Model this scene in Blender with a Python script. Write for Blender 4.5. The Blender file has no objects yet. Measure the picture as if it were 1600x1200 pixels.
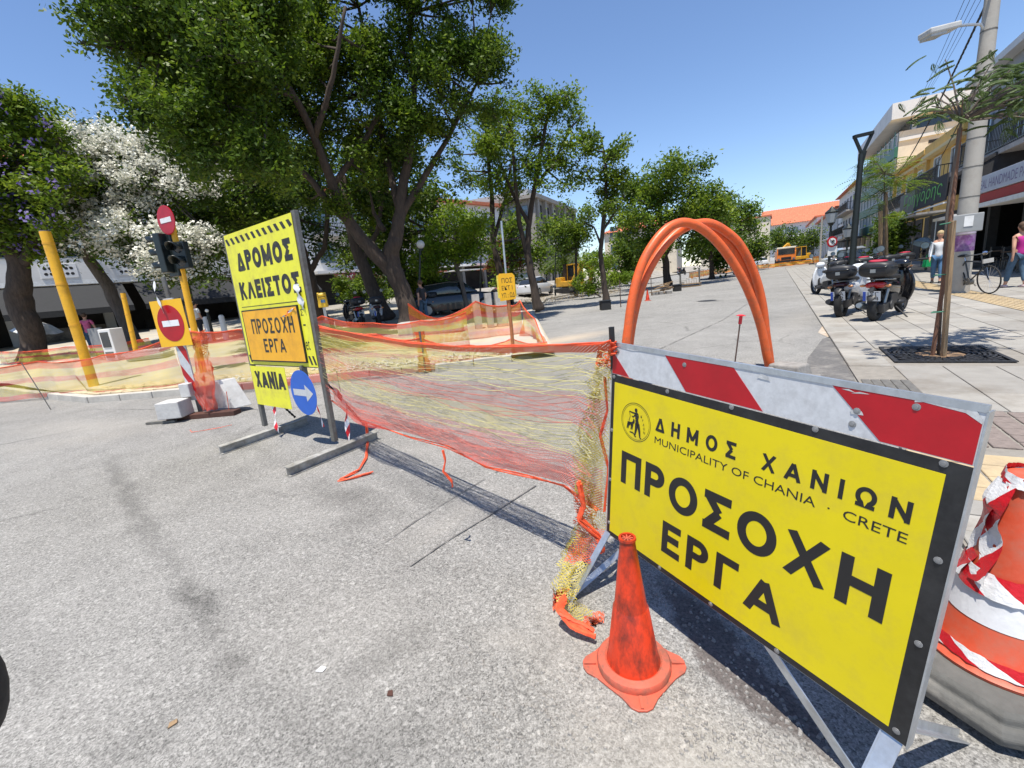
import bpy, math, random
import numpy as np
from mathutils import Vector, Matrix
random.seed(7); rng = np.random.default_rng(11)
R_ = math.radians
SC = bpy.context.scene
COL = SC.collection
# ------------------------------------------------------------------ camera
F = 692.0; CH = 1.45
ROLL = math.atan(.105); PIT = math.atan(155.5 / F)
fwd = Vector((0, math.cos(PIT), -math.sin(PIT))); _r0 = Vector((1, 0, 0)); _u0 = _r0.cross(fwd)
RT = math.cos(ROLL) * _r0 - math.sin(ROLL) * _u0; UP = RT.cross(fwd)
CAMP = Vector((0, 0, CH))
cd = bpy.data.cameras.new('camera'); cam = bpy.data.objects.new('camera', cd); COL.objects.link(cam)
cam.matrix_world = Matrix(((RT.x, UP.x, -fwd.x, 0), (RT.y, UP.y, -fwd.y, 0), (RT.z, UP.z, -fwd.z, CH), (0, 0, 0, 1)))
cd.sensor_width = 36; cd.lens = 36 * F / 1600; cd.clip_start = .05; cd.clip_end = 3000
SC.camera = cam
# ------------------------------------------------------------------ world, sun, exposure
SUN_EL = 74.4; SX, SY = -.33, -.944          # horizontal direction towards the sun
w = bpy.data.worlds.new('World'); SC.world = w; w.use_nodes = True
nt = w.node_tree; bg = nt.nodes['Background']
sky = nt.nodes.new('ShaderNodeTexSky'); sky.sky_type = 'NISHITA'; sky.sun_disc = False
sky.sun_elevation = R_(SUN_EL); sky.sun_rotation = math.atan2(SX, SY)
sky.air_density = 1.0; sky.dust_density = .0; sky.ozone_density = 2.0; sky.altitude = 0
tint = nt.nodes.new('ShaderNodeMix'); tint.data_type = 'RGBA'; tint.blend_type = 'MULTIPLY'; tint.inputs[0].default_value = 1; tint.inputs[7].default_value = (.94, 1.0, 1.12, 1)
nt.links.new(sky.outputs[0], tint.inputs[6]); nt.links.new(tint.outputs[2], bg.inputs[0]); bg.inputs[1].default_value = .118
sl = bpy.data.lights.new('sun', 'SUN'); sl.energy = 5.0; sl.angle = R_(.5); sl.color = (1, .945, .85)
so = bpy.data.objects.new('sun', sl); COL.objects.link(so)
ce = math.cos(R_(SUN_EL)); so.rotation_euler = Vector((SX * ce, SY * ce, math.sin(R_(SUN_EL)))).to_track_quat('Z', 'Y').to_euler()
SC.view_settings.view_transform = 'Standard'; SC.view_settings.look = 'None'
SC.view_settings.exposure = .48; SC.view_settings.gamma = 1.0; SC.view_settings.use_curve_mapping = False
SC.render.engine = 'CYCLES'
SC.cycles.transparent_max_bounces = 24; SC.cycles.max_bounces = 6; SC.cycles.diffuse_bounces = 3
# ------------------------------------------------------------------ survey helpers: photograph pixel -> place
def ray(px, py): return fwd * F + RT * (px - 800) - UP * (py - 600)
def G(px, py, z=0.0):
    d = ray(px, py); t = (z - CH) / d.z; return CAMP + d * t
def D(px, py, Y):
    d = ray(px, py); return CAMP + d * (Y / d.y)
def sm(a, b, x):
    t = min(1, max(0, (x - a) / (b - a))); return t * t * (3 - 2 * t)
EDGE = [(-60, .0), (8.6, .9), (20, 1.3), (34, 3.2), (60, 17), (95, 40), (140, 66)]
def xedge(y):
    for (y0, x0), (y1, x1) in zip(EDGE, EDGE[1:]):
        if y <= y1: return x0 + (x1 - x0) * (y - y0) / (y1 - y0)
    return EDGE[-1][1]
def park_z(x, y): return .12 + .033 * min(36, max(0, y - 8.8)) * sm(0, 7, xedge(y) - x)
def GP(px, py):
    d = ray(px, py); prev = None
    for i in range(1, 1500):
        t = i * .08 / d.y
        p = CAMP + d * t
        if p.z <= park_z(p.x, p.y) or p.y > 100: return Vector((p.x, p.y, park_z(p.x, p.y)))
    return p
SU = Vector((.5216, .8532, 0)); SN = Vector((.8532, -.5216, 0)); SA = math.atan2(SU.y, SU.x)
def ST(s, off, z=0): return SU * s + SN * off + Vector((0, 0, z))
# ------------------------------------------------------------------ materials
MATS = {}
def mat(name, col, rough=.7, metal=0, var=.15, scale=6, bump=0, bscale=40, dirt=None, dirt_amt=.5, dscale=3, coat=0, stretch=None, spec=.5, world=False, dlo=.48):
    if name in MATS: return MATS[name]
    m = bpy.data.materials.new(name); m.use_nodes = True; t = m.node_tree; N = t.nodes; L = t.links
    b = N['Principled BSDF']; b.inputs['Roughness'].default_value = rough; b.inputs['Metallic'].default_value = metal
    b.inputs['Coat Weight'].default_value = coat; b.inputs['Specular IOR Level'].default_value = spec
    tc = N.new('ShaderNodeTexCoord'); vec = tc.outputs['Object']
    if world: vec = N.new('ShaderNodeNewGeometry').outputs['Position']
    if stretch:
        mp = N.new('ShaderNodeMapping'); mp.inputs['Scale'].default_value = stretch; L.new(vec, mp.inputs[0]); vec = mp.outputs[0]
    n1 = N.new('ShaderNodeTexNoise'); n1.inputs['Scale'].default_value = scale; n1.inputs['Detail'].default_value = 8; n1.inputs['Roughness'].default_value = .65
    L.new(vec, n1.inputs['Vector'])
    r = N.new('ShaderNodeValToRGB'); r.color_ramp.elements[0].position = .3; r.color_ramp.elements[1].position = .7
    r.color_ramp.elements[0].color = [max(0, c * (1 - var)) for c in col] + [1]; r.color_ramp.elements[1].color = [min(1, c * (1 + var)) for c in col] + [1]
    L.new(n1.outputs[0], r.inputs[0]); out = r.outputs[0]
    if dirt:
        n2 = N.new('ShaderNodeTexNoise'); n2.inputs['Scale'].default_value = dscale; n2.inputs['Detail'].default_value = 10; n2.inputs['Roughness'].default_value = .7
        L.new(vec, n2.inputs['Vector'])
        mr = N.new('ShaderNodeMapRange'); mr.inputs[1].default_value = dlo; mr.inputs[2].default_value = dlo + .2; mr.inputs[4].default_value = dirt_amt
        L.new(n2.outputs[0], mr.inputs[0])
        mx = N.new('ShaderNodeMix'); mx.data_type = 'RGBA'; mx.inputs[7].default_value = list(dirt) + [1]
        L.new(mr.outputs[0], mx.inputs[0]); L.new(out, mx.inputs[6]); out = mx.outputs[2]
    L.new(out, b.inputs['Base Color'])
    if bump:
        n3 = N.new('ShaderNodeTexNoise'); n3.inputs['Scale'].default_value = bscale; n3.inputs['Detail'].default_value = 6; L.new(vec, n3.inputs['Vector'])
        bp = N.new('ShaderNodeBump'); bp.inputs['Strength'].default_value = bump; bp.inputs['Distance'].default_value = .01
        L.new(n3.outputs[0], bp.inputs['Height']); L.new(bp.outputs[0], b.inputs['Normal'])
    MATS[name] = m; return m
def leaf_mat(name, dark, mid, bright, trans=.45):
    m = bpy.data.materials.new(name); m.use_nodes = True; t = m.node_tree; N = t.nodes; L = t.links
    b = N['Principled BSDF']; b.inputs['Roughness'].default_value = .5; b.inputs['Specular IOR Level'].default_value = .3
    g = N.new('ShaderNodeNewGeometry'); r = N.new('ShaderNodeValToRGB'); e = r.color_ramp.elements
    e[0].color = list(dark) + [1]; e[1].color = list(bright) + [1]; x = e.new(.5); x.color = list(mid) + [1]
    n = N.new('ShaderNodeTexNoise'); n.inputs['Scale'].default_value = .9; n.inputs['Detail'].default_value = 4; L.new(g.outputs['Position'], n.inputs['Vector'])
    mr = N.new('ShaderNodeMapRange'); mr.inputs[1].default_value = .35; mr.inputs[2].default_value = .65; L.new(n.outputs[0], mr.inputs[0])
    mm = N.new('ShaderNodeMath'); mm.operation = 'MULTIPLY_ADD'; mm.inputs[1].default_value = .5; L.new(g.outputs['Random Per Island'], mm.inputs[0])
    m2 = N.new('ShaderNodeMath'); m2.operation = 'MULTIPLY'; m2.inputs[1].default_value = .5; L.new(mr.outputs[0], m2.inputs[0]); L.new(m2.outputs[0], mm.inputs[2])
    L.new(mm.outputs[0], r.inputs[0]); L.new(r.outputs[0], b.inputs['Base Color'])
    tr = N.new('ShaderNodeBsdfTranslucent'); L.new(r.outputs[0], tr.inputs[0]); ms = N.new('ShaderNodeMixShader'); ms.inputs[0].default_value = trans
    L.new(b.outputs[0], ms.inputs[1]); L.new(tr.outputs[0], ms.inputs[2]); L.new(ms.outputs[0], N['Material Output'].inputs[0])
    return m
class NT:   # tiny node-building helper
    def __init__(s, name):
        s.m = bpy.data.materials.new(name); s.m.use_nodes = True; s.N = s.m.node_tree.nodes; s.L = s.m.node_tree.links; s.b = s.N['Principled BSDF']
    def inp(s, sock, v):
        if isinstance(v, bpy.types.NodeSocket): s.L.new(v, sock)
        else: sock.default_value = v
    def math(s, op, a, b=0.0, c=0.0, clamp=False):
        n = s.N.new('ShaderNodeMath'); n.operation = op; n.use_clamp = clamp
        for i, v in enumerate((a, b, c)): s.inp(n.inputs[i], v)
        return n.outputs[0]
    def noise(s, vec, scale, detail=6, rough=.6, out=0):
        n = s.N.new('ShaderNodeTexNoise'); n.inputs['Scale'].default_value = scale; n.inputs['Detail'].default_value = detail; n.inputs['Roughness'].default_value = rough
        s.L.new(vec, n.inputs['Vector']); return n.outputs[out]
    def voro(s, vec, scale, feat='F1', out='Color', rnd=1):
        n = s.N.new('ShaderNodeTexVoronoi'); n.feature = feat; n.inputs['Scale'].default_value = scale; n.inputs['Randomness'].default_value = rnd; s.L.new(vec, n.inputs['Vector']); return n.outputs[out]
    def rng(s, v, a, b, c=0., d=1.):
        n = s.N.new('ShaderNodeMapRange'); s.inp(n.inputs[0], v)
        for i, x in enumerate((a, b, c, d)): n.inputs[i + 1].default_value = x
        return n.outputs[0]
    def mix(s, f, a, b, mode='MIX'):
        n = s.N.new('ShaderNodeMix'); n.data_type = 'RGBA'; n.blend_type = mode; s.inp(n.inputs[0], f)
        for i, v in ((6, a), (7, b)):
            if isinstance(v, (tuple, list)): v = list(v) + [1] * (4 - len(v))
            s.inp(n.inputs[i], v)
        return n.outputs[2]
    def pos(s): return s.N.new('ShaderNodeNewGeometry').outputs['Position']
    def uv(s): return s.N.new('ShaderNodeTexCoord').outputs['UV']
    def sep(s, v):
        n = s.N.new('ShaderNodeSeparateXYZ'); s.L.new(v, n.inputs[0]); return n.outputs
    def mapping(s, v, loc=(0, 0, 0), rot=(0, 0, 0), sc=(1, 1, 1), typ='TEXTURE'):
        n = s.N.new('ShaderNodeMapping'); n.vector_type = typ; n.inputs[1].default_value = loc; n.inputs[2].default_value = rot; n.inputs[3].default_value = sc; s.L.new(v, n.inputs[0]); return n.outputs[0]
    def blob(s, v, a, b, wid, soft=.15):   # 1 inside a long blot that runs from a to b
        ax, ay = a; bx, by = b; l = math.hypot(bx - ax, by - ay) / 2 + wid * .5
        q = s.mapping(v, ((ax + bx) / 2, (ay + by) / 2, 0), (0, 0, math.atan2(by - ay, bx - ax)), (l, wid, 100))
        n = s.N.new('ShaderNodeVectorMath'); n.operation = 'LENGTH'; s.L.new(q, n.inputs[0]); return s.rng(n.outputs['Value'], 1, soft, 0, 1)
    def bump(s, h, st, dist=.01):
        n = s.N.new('ShaderNodeBump'); n.inputs['Strength'].default_value = st; n.inputs['Distance'].default_value = dist; s.L.new(h, n.inputs['Height']); s.L.new(n.outputs[0], s.b.inputs['Normal'])
# ------------------------------------------------------------------ mesh helpers
class MB:
    def __init__(s): s.v = []; s.f = []; s.mi = []; s.uv = None
    def face(s, idx, m=0): s.f.append(tuple(idx)); s.mi.append(m)
    def quad(s, a, b, c, d, m=0):
        k = len(s.v); s.v += [tuple(a), tuple(b), tuple(c), tuple(d)]; s.face((k, k + 1, k + 2, k + 3), m)
    def box(s, c, sz, rz=0, m=0, M=None, tap=1.0):
        k = len(s.v); hx, hy, hz = sz[0] / 2, sz[1] / 2, sz[2] / 2
        if M is None: M = Matrix.Rotation(rz, 3, 'Z') if rz else None
        for z in (-hz, hz):
            q = tap if z > 0 else 1
            for x, y in ((-hx, -hy), (hx, -hy), (hx, hy), (-hx, hy)):
                p = Vector((x * q, y * q, z)); p = M @ p if M is not None else p
                s.v.append((p.x + c[0], p.y + c[1], p.z + c[2]))
        for f in ((3, 2, 1, 0), (4, 5, 6, 7), (0, 1, 5, 4), (1, 2, 6, 5), (2, 3, 7, 6), (3, 0, 4, 7)): s.face([k + i for i in f], m)
        return s
    def bar(s, a, b, wd, th=None, m=0, upv=(0, 0, 1)):
        a = Vector(a); b = Vector(b); d = b - a; l = d.length; d = d / l; th = th or wd
        u = Vector(upv)
        if abs(d.dot(u)) > .98: u = Vector((0, 1, 0))
        x = d.cross(u).normalized(); y = x.cross(d)
        M = Matrix((x, y, d)).transposed(); c = (a + b) / 2
        return s.box(c, (wd, th, l), M=M, m=m)
    def tube(s, pts, r, n=10, m=0, cap=True, jit=0, ell=None):
        P = [Vector(p) for p in pts]; rr = r if isinstance(r, (list, tuple)) else [r] * len(P); k = len(s.v)
        t = (P[1] - P[0]).normalized(); u = t.orthogonal().normalized()
        for i, p in enumerate(P):
            t = (P[min(i + 1, len(P) - 1)] - P[max(i - 1, 0)]).normalized()
            u = (u - t * u.dot(t)); u = u.normalized() if u.length > 1e-6 else t.orthogonal().normalized(); v = t.cross(u)
            for j in range(n):
                a = 2 * math.pi * j / n; q = rr[i] * (1 + (random.uniform(-jit, jit) if jit else 0))
                s.v.append(tuple(p + u * math.cos(a) * q + v * math.sin(a) * q))
        for i in range(len(P) - 1):
            for j in range(n):
                a = k + i * n + j; b = k + i * n + (j + 1) % n; s.face((a, b, b + n, a + n), m)
        if cap:
            s.face([k + j for j in range(n)][::-1], m); s.face([k + (len(P) - 1) * n + j for j in range(n)], m)
        return s
    def lathe(s, prof, n=24, c=(0, 0, 0), m=0, M=None, cap=True, sq=None):
        k = len(s.v)
        for r, z in prof:
            for j in range(n):
                a = 2 * math.pi * j / n; p = Vector((r * math.cos(a), r * math.sin(a), z)); p = M @ p if M is not None else p
                s.v.append((p.x + c[0], p.y + c[1], p.z + c[2]))
        for i in range(len(prof) - 1):
            for j in range(n):
                a = k + i * n + j; b = k + i * n + (j + 1) % n; s.face((a, b, b + n, a + n), m)
        if cap:
            s.face([k + j for j in range(n)][::-1], m); s.face([k + (len(prof) - 1) * n + j for j in range(n)], m)
        return s
    def prism(s, poly, h0, h1, M=None, c=(0, 0, 0), m=0):
        k = len(s.v); n = len(poly)
        for h in (h0, h1):
            for x, y in poly:
                p = Vector((x, y, h)); p = M @ p if M is not None else p; s.v.append((p.x + c[0], p.y + c[1], p.z + c[2]))
        s.face([k + j for j in range(n)][::-1], m); s.face([k + n + j for j in range(n)], m)
        for j in range(n): s.face((k + j, k + (j + 1) % n, k + n + (j + 1) % n, k + n + j), m)
        return s
    def ball(s, c, r, n=10, m=0, sc=(1, 1, 1)):
        prof = []
        k = len(s.v); h = n // 2
        for i in range(h + 1):
            a = math.pi * i / h; prof.append((max(.0005, r * math.sin(a)), -r * math.cos(a)))
        return s.lathe(prof, n, c, m, Matrix.Diagonal(sc), cap=False)
    def build(s, name, mats, parent=None, smooth=False, bevel=0, uv=None):
        me = bpy.data.meshes.new(name); me.from_pydata(s.v, [], s.f)
        mats = mats if isinstance(mats, (list, tuple)) else [mats]
        for q in mats: me.materials.append(q)
        if len(mats) > 1: me.polygons.foreach_set('material_index', s.mi)
        if smooth:
            me.polygons.foreach_set('use_smooth', [True] * len(me.polygons))
            if smooth != 'all': me.set_sharp_from_angle(angle=R_(40))
        if s.uv:
            ul = me.uv_layers.new(name='UVMap'); arr = []
            for l in me.loops: arr += s.uv[l.vertex_index]
            ul.data.foreach_set('uv', arr)
        o = bpy.data.objects.new(name, me); COL.objects.link(o); o.parent = parent
        if bevel:
            bv = o.modifiers.new('b', 'BEVEL'); bv.width = bevel; bv.segments = 2; bv.limit_method = 'ANGLE'; bv.angle_limit = R_(40)
        return o
CM = {}
def tag(o, label=None, cat=None, group=None, kind=None):
    if label: o['label'] = label
    if cat: o['category'] = cat
    if group: o['group'] = group
    if kind: o['kind'] = kind
    return o
def thing(name, label, cat, loc=(0, 0, 0), rz=0, group=None):
    o = bpy.data.objects.new(name, None); COL.objects.link(o); o.location = loc; o.rotation_euler = (0, 0, rz); o.empty_display_size = .1
    return tag(o, label, cat, group)
def struct(name, mb, m, **k): return tag(mb.build(name, m, **k), kind='structure')
def copy_tree(o, loc=None, rz=None, label=None, parent=None, scale=None):
    c = o.copy(); COL.objects.link(c); c.parent = parent
    if loc is not None: c.location = loc
    if rz is not None: c.rotation_euler = (0, 0, rz)
    if label: c['label'] = label
    if scale: c.scale = (scale,) * 3
    for ch in list(o.children): copy_tree(ch, parent=c)
    return c
def text(body, box, m, parent, M=None, bold=0, name='lettering', depth=.0006, sx=None):
    """lettering fitted into box (x0, z0, x1, z1) of the parent's front plane; M maps (x, y-out, z)"""
    c = bpy.data.curves.new('t', 'FONT'); c.body = body; c.offset = bold; c.extrude = 0; c.resolution_u = 3
    o = bpy.data.objects.new('t', c); COL.objects.link(o); bpy.context.view_layer.update()
    me = bpy.data.meshes.new_from_object(o.evaluated_get(bpy.context.evaluated_depsgraph_get()))
    bpy.data.objects.remove(o)
    v = np.empty(len(me.vertices) * 3); me.vertices.foreach_get('co', v); v = v.reshape(-1, 3)
    mn = v.min(0); mx = v.max(0); x0, z0, x1, z1 = box
    q = np.zeros_like(v); q[:, 0] = x0 + (v[:, 0] - mn[0]) / max(1e-6, mx[0] - mn[0]) * (x1 - x0); q[:, 2] = z0 + (v[:, 1] - mn[1]) / max(1e-6, mx[1] - mn[1]) * (z1 - z0); q[:, 1] = -depth
    if M is not None:
        A = np.array(M); q = q @ A[:3, :3].T + A[:3, 3]
    me.vertices.foreach_set('co', q.ravel()); me.materials.clear(); me.materials.append(m)
    o = bpy.data.objects.new(name, me); COL.objects.link(o); o.parent = parent; return o
def skin(name, m, parent, chains, sub=2, root=0):
    """one continuous skinned body: chains of (point, radius) that share points by equality"""
    vs = []; rs = []; es = []; ix = {}
    for ch in chains:
        pr = None
        for p, r in ch:
            k = tuple(round(a, 4) for a in p)
            if k not in ix: ix[k] = len(vs); vs.append(p); rs.append(r)
            if pr is not None and pr != ix[k]: es.append((pr, ix[k]))
            pr = ix[k]
    me = bpy.data.meshes.new(name); me.from_pydata(vs, es, []); me.materials.append(m)
    o = bpy.data.objects.new(name, me); COL.objects.link(o); o.parent = parent
    sk = o.modifiers.new('s', 'SKIN'); sk.use_smooth_shade = True
    for i, r in enumerate(rs):
        d = me.skin_vertices[0].data[i]; d.radius = r if isinstance(r, (tuple, list)) else (r, r); d.use_root = (i == root)
    if sub:
        s = o.modifiers.new('u', 'SUBSURF'); s.levels = s.render_levels = sub
    return o

ARC = lambda cx, cy, rx, ry, a0, a1, n=18: [(cx + rx * math.cos(R_(a0 + (a1 - a0) * k / n)), cy + ry * math.sin(R_(a0 + (a1 - a0) * k / n))) for k in range(n + 1)]
# stencil-free block capitals as strokes in a unit cell (width, list of strokes); h = half stroke width in cell units
def glyphs(h):
    L = h; T = 1 - h
    return {'Δ': (.86, [[(L * .9, 0), (.43, T + .03)], [(.43, T + .03), (.86 - L * .9, 0)], [(L, L), (.86 - L, L)]]), 'Α': (.84, [[(L * .7, 0), (.42, T + .03)], [(.42, T + .03), (.84 - L * .7, 0)], [(.2, .30), (.64, .30)]]),
            'Λ': (.84, [[(L * .7, 0), (.42, T + .03)], [(.42, T + .03), (.84 - L * .7, 0)]]), 'Η': (.74, [[(L, 0), (L, 1)], [(.74 - L, 0), (.74 - L, 1)], [(L, .52), (.74 - L, .52)]]),
            'Μ': (.92, [[(L, 0), (L, 1)], [(.92 - L, 0), (.92 - L, 1)], [(L, T), (.46, .22)], [(.46, .22), (.92 - L, T)]]), 'Ν': (.78, [[(L, 0), (L, 1)], [(.78 - L, 0), (.78 - L, 1)], [(L, T), (.78 - L, L)]]),
            'Ο': (.86, [ARC(.43, .5, .43 - L, .5 - L, 0, 360, 36)]), 'Σ': (.72, [[(.02, T), (.70, T)], [(L, T), (.42, .52)], [(.42, .52), (L, L)], [(.02, L), (.72, L)]]),
            'Χ': (.80, [[(L, 0), (.80 - L, 1)], [(L, 1), (.80 - L, 0)]]), 'Ι': (2 * h, [[(L, 0), (L, 1)]]), 'Π': (.76, [[(L, 0), (L, 1)], [(.76 - L, 0), (.76 - L, 1)], [(L, T), (.76 - L, T)]]),
            'Ρ': (.66, [[(L, 0), (L, 1)], [(L, T)] + ARC(.36, .70 - h * .1, .30 - L, .30 - h * .9, 90, -90) + [(L, .40 + h * .8)]]), 'Ε': (.62, [[(L, 0), (L, 1)], [(L, T), (.62, T)], [(L, L), (.62, L)], [(L, .52), (.57, .52)]]),
            'Γ': (.60, [[(L, 0), (L, 1)], [(L, T), (.60, T)]]), 'Κ': (.74, [[(L, 0), (L, 1)], [(L, .42), (.72 - L, 1)], [(.30, .55), (.76 - L, 0)]]), 'Τ': (.66, [[(.33, 0), (.33, T)], [(0, T), (.66, T)]]),
            'Ω': (.86, [[(.04, L), (.30, L)] + ARC(.43, .54, .43 - L, .46 - L, 236, -56, 30) + [(.56, L), (.82, L)]]), ' ': (.5, [])}
def letters(body, box, m, parent, M, h=.11, gap=.16, depth=.0016, asp=None):
    gl = glyphs(h); x0, z0, x1, z1 = box; tot = sum(gl[c][0] for c in body) + gap * (len(body) - 1); sx = (x1 - x0) / tot; sz = z1 - z0; x = x0
    hw = h * min(sz, sx * 1.15)
    for c in body:
        wdt, strokes = gl[c]; q = MB(); dd = depth
        for st in strokes:
            dd += .00004; P = [Vector((x + a * sx, z0 + b * sz)) for a, b in st]; closed = (P[0] - P[-1]).length < 1e-5; k = len(q.v); n = len(P)
            for i, p in enumerate(P):
                a = (p - P[i - 1]).normalized() if i else ((p - P[-2]).normalized() if closed else (P[1] - P[0]).normalized())
                b = (P[i + 1] - p).normalized() if i < n - 1 else ((P[1] - p).normalized() if closed else a)
                tt = (a + b).normalized(); nn = Vector((-tt.y, tt.x)); w_ = hw / max(.5, nn.dot(Vector((-a.y, a.x))))
                for sg in (-1, 1):
                    r = p + nn * w_ * sg; v = Vector((r.x, -dd, min(z1, max(z0, r.y)))); q.v.append(tuple(M @ v if M is not None else v))
            for i in range(n - 1): q.face((k + 2 * i, k + 2 * i + 2, k + 2 * i + 3, k + 2 * i + 1))
        if strokes: q.build('letter', m, parent)
        x += (wdt + gap) * sx
# ================================================================== common materials
white = mat('white_paint', (.78, .78, .76), .5, var=.06, dirt=(.35, .32, .28), dirt_amt=.35, dscale=5)
black = mat('black_paint', (.012, .012, .013), .45, var=.3, scale=20)
rubber = mat('black_rubber', (.02, .02, .02), .8, var=.3, scale=30, bump=.2)
boltm = mat('zinc_bolt', (.28, .28, .28), .45, .5, var=.2)
steel = mat('galvanised_steel', (.5, .53, .56), .38, .75, var=.15, scale=25, dirt=(.3, .28, .25), dirt_amt=.4, dscale=8)
dsteel = mat('dull_steel', (.17, .165, .15), .6, .4, var=.25, scale=20, dirt=(.1, .06, .03), dirt_amt=.5, dscale=6, bump=.2)
chrome = mat('chrome', (.7, .7, .72), .15, 1, var=.05)
concrete = mat('concrete', (.42, .40, .37), .9, var=.18, scale=9, bump=.6, bscale=60, dirt=(.2, .18, .16), dirt_amt=.5, dscale=2.5)
concrete_d = mat('old_concrete', (.27, .255, .235), .9, var=.22, scale=12, bump=.6, bscale=50, dirt=(.1, .09, .08), dirt_amt=.5, dscale=4)
wood = mat('weathered_wood', (.33, .22, .12), .8, var=.35, scale=5, bump=.5, bscale=30, stretch=(8, 8, .8), dirt=(.12, .08, .05), dirt_amt=.5)
brownwood = mat('brown_plank', (.075, .03, .02), .8, var=.3, scale=8, bump=.3)
sign_y = mat('sign_yellow', (.72, .58, .0), .42, var=.05, scale=3, dirt=(.5, .38, .05), dirt_amt=.35, dscale=9)
sign_y2 = mat('sign_lemon', (.80, .76, .035), .45, var=.06, scale=4, dirt=(.50, .42, .08), dirt_amt=.55, dscale=5)
sign_o = mat('sign_orange', (.86, .42, .012), .45, var=.06, scale=4, dirt=(.5, .2, .02), dirt_amt=.5, dscale=5)
red_r = mat('reflective_red', (.42, .004, .012), .35, var=.12, scale=10, dirt=(.25, .004, .008), dirt_amt=.4)
white_r = mat('reflective_white', (.55, .56, .57), .4, var=.1, scale=60, dirt=(.36, .36, .36), dirt_amt=.5, dscale=20)
blue_r = mat('sign_blue', (.008, .11, .52), .35, var=.1)
ink = mat('black_print', (.012, .012, .012), .5, var=.2)
inkworn = mat('worn_black_print', (.02, .02, .022), .6, var=.3, dirt=(.25, .22, .03), dirt_amt=.25, dscale=14)
orange_p = mat('orange_conduit', (.74, .12, .025), .42, var=.12, scale=8, dirt=(.36, .11, .05), dirt_amt=.7, dscale=9, bump=.15, bscale=25)
ypaint = mat('yellow_pole_paint', (.80, .42, .015), .45, var=.1, scale=6, dirt=(.4, .2, .02), dirt_amt=.5, dscale=4)
glass_d = mat('dark_glass', (.02, .025, .03), .08, var=.2, spec=.8)
glass_b = mat('pale_window_glass', (.10, .15, .19), .1, var=.3, spec=.9)
wallw = mat('white_render', (.68, .67, .65), .85, var=.07, scale=2, dirt=(.45, .43, .4), dirt_amt=.5, dscale=1)
wallg = mat('grey_render', (.36, .37, .38), .85, var=.08, scale=2, dirt=(.25, .25, .25), dirt_amt=.5, dscale=1)
wallc = mat('cream_render', (.68, .60, .47), .85, var=.08, scale=1.5, dirt=(.4, .34, .27), dirt_amt=.5, dscale=.8)
wally = mat('ochre_render', (.72, .46, .13), .85, var=.08, scale=1.5, dirt=(.45, .3, .12), dirt_amt=.5, dscale=.8)
tiles = mat('terracotta_tiles', (.50, .15, .075), .8, var=.3, scale=3, bump=.5, bscale=8)
greenp = mat('green_panel', (.03, .13, .085), .5, var=.2)
awn_d = mat('dark_awning_cloth', (.035, .035, .038), .8, var=.2)
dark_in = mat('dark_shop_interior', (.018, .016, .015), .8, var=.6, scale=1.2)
ink2 = mat('pale_lettering', (.6, .6, .6), .6, var=.1)
soil = mat('brown_soil', (.22, .14, .08), 1, var=.4, scale=30, bump=1, bscale=80)
iron = mat('cast_iron', (.05, .05, .052), .55, .5, var=.3, scale=30, bump=.3)
slabm = [mat('grey_slab_%s' % k, c, .85, var=.10, scale=5, bump=.25, bscale=90, dirt=(.17, .145, .115), dirt_amt=.7, dscale=1.3, world=True) for k, c in (('a', (.30, .285, .255)), ('b', (.335, .315, .28)), ('c', (.27, .255, .23)))]
tanm = mat('tan_tactile', (.45, .35, .21), .85, var=.15, scale=8, bump=.3, dirt=(.27, .21, .15), dirt_amt=.6, world=True)
darkpave = mat('dark_paver', (.13, .125, .115), .85, var=.25, scale=10, bump=.4)
cobm = mat('reddish_cobble', (.21, .17, .15), .9, var=.2, scale=20, bump=.6, bscale=60)
grout = mat('pale_grout', (.24, .22, .19), .95, var=.15, scale=12, bump=.4)
pavem = mat('sand_paver', (.52, .42, .27), .9, var=.14, scale=9, bump=.4)
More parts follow.
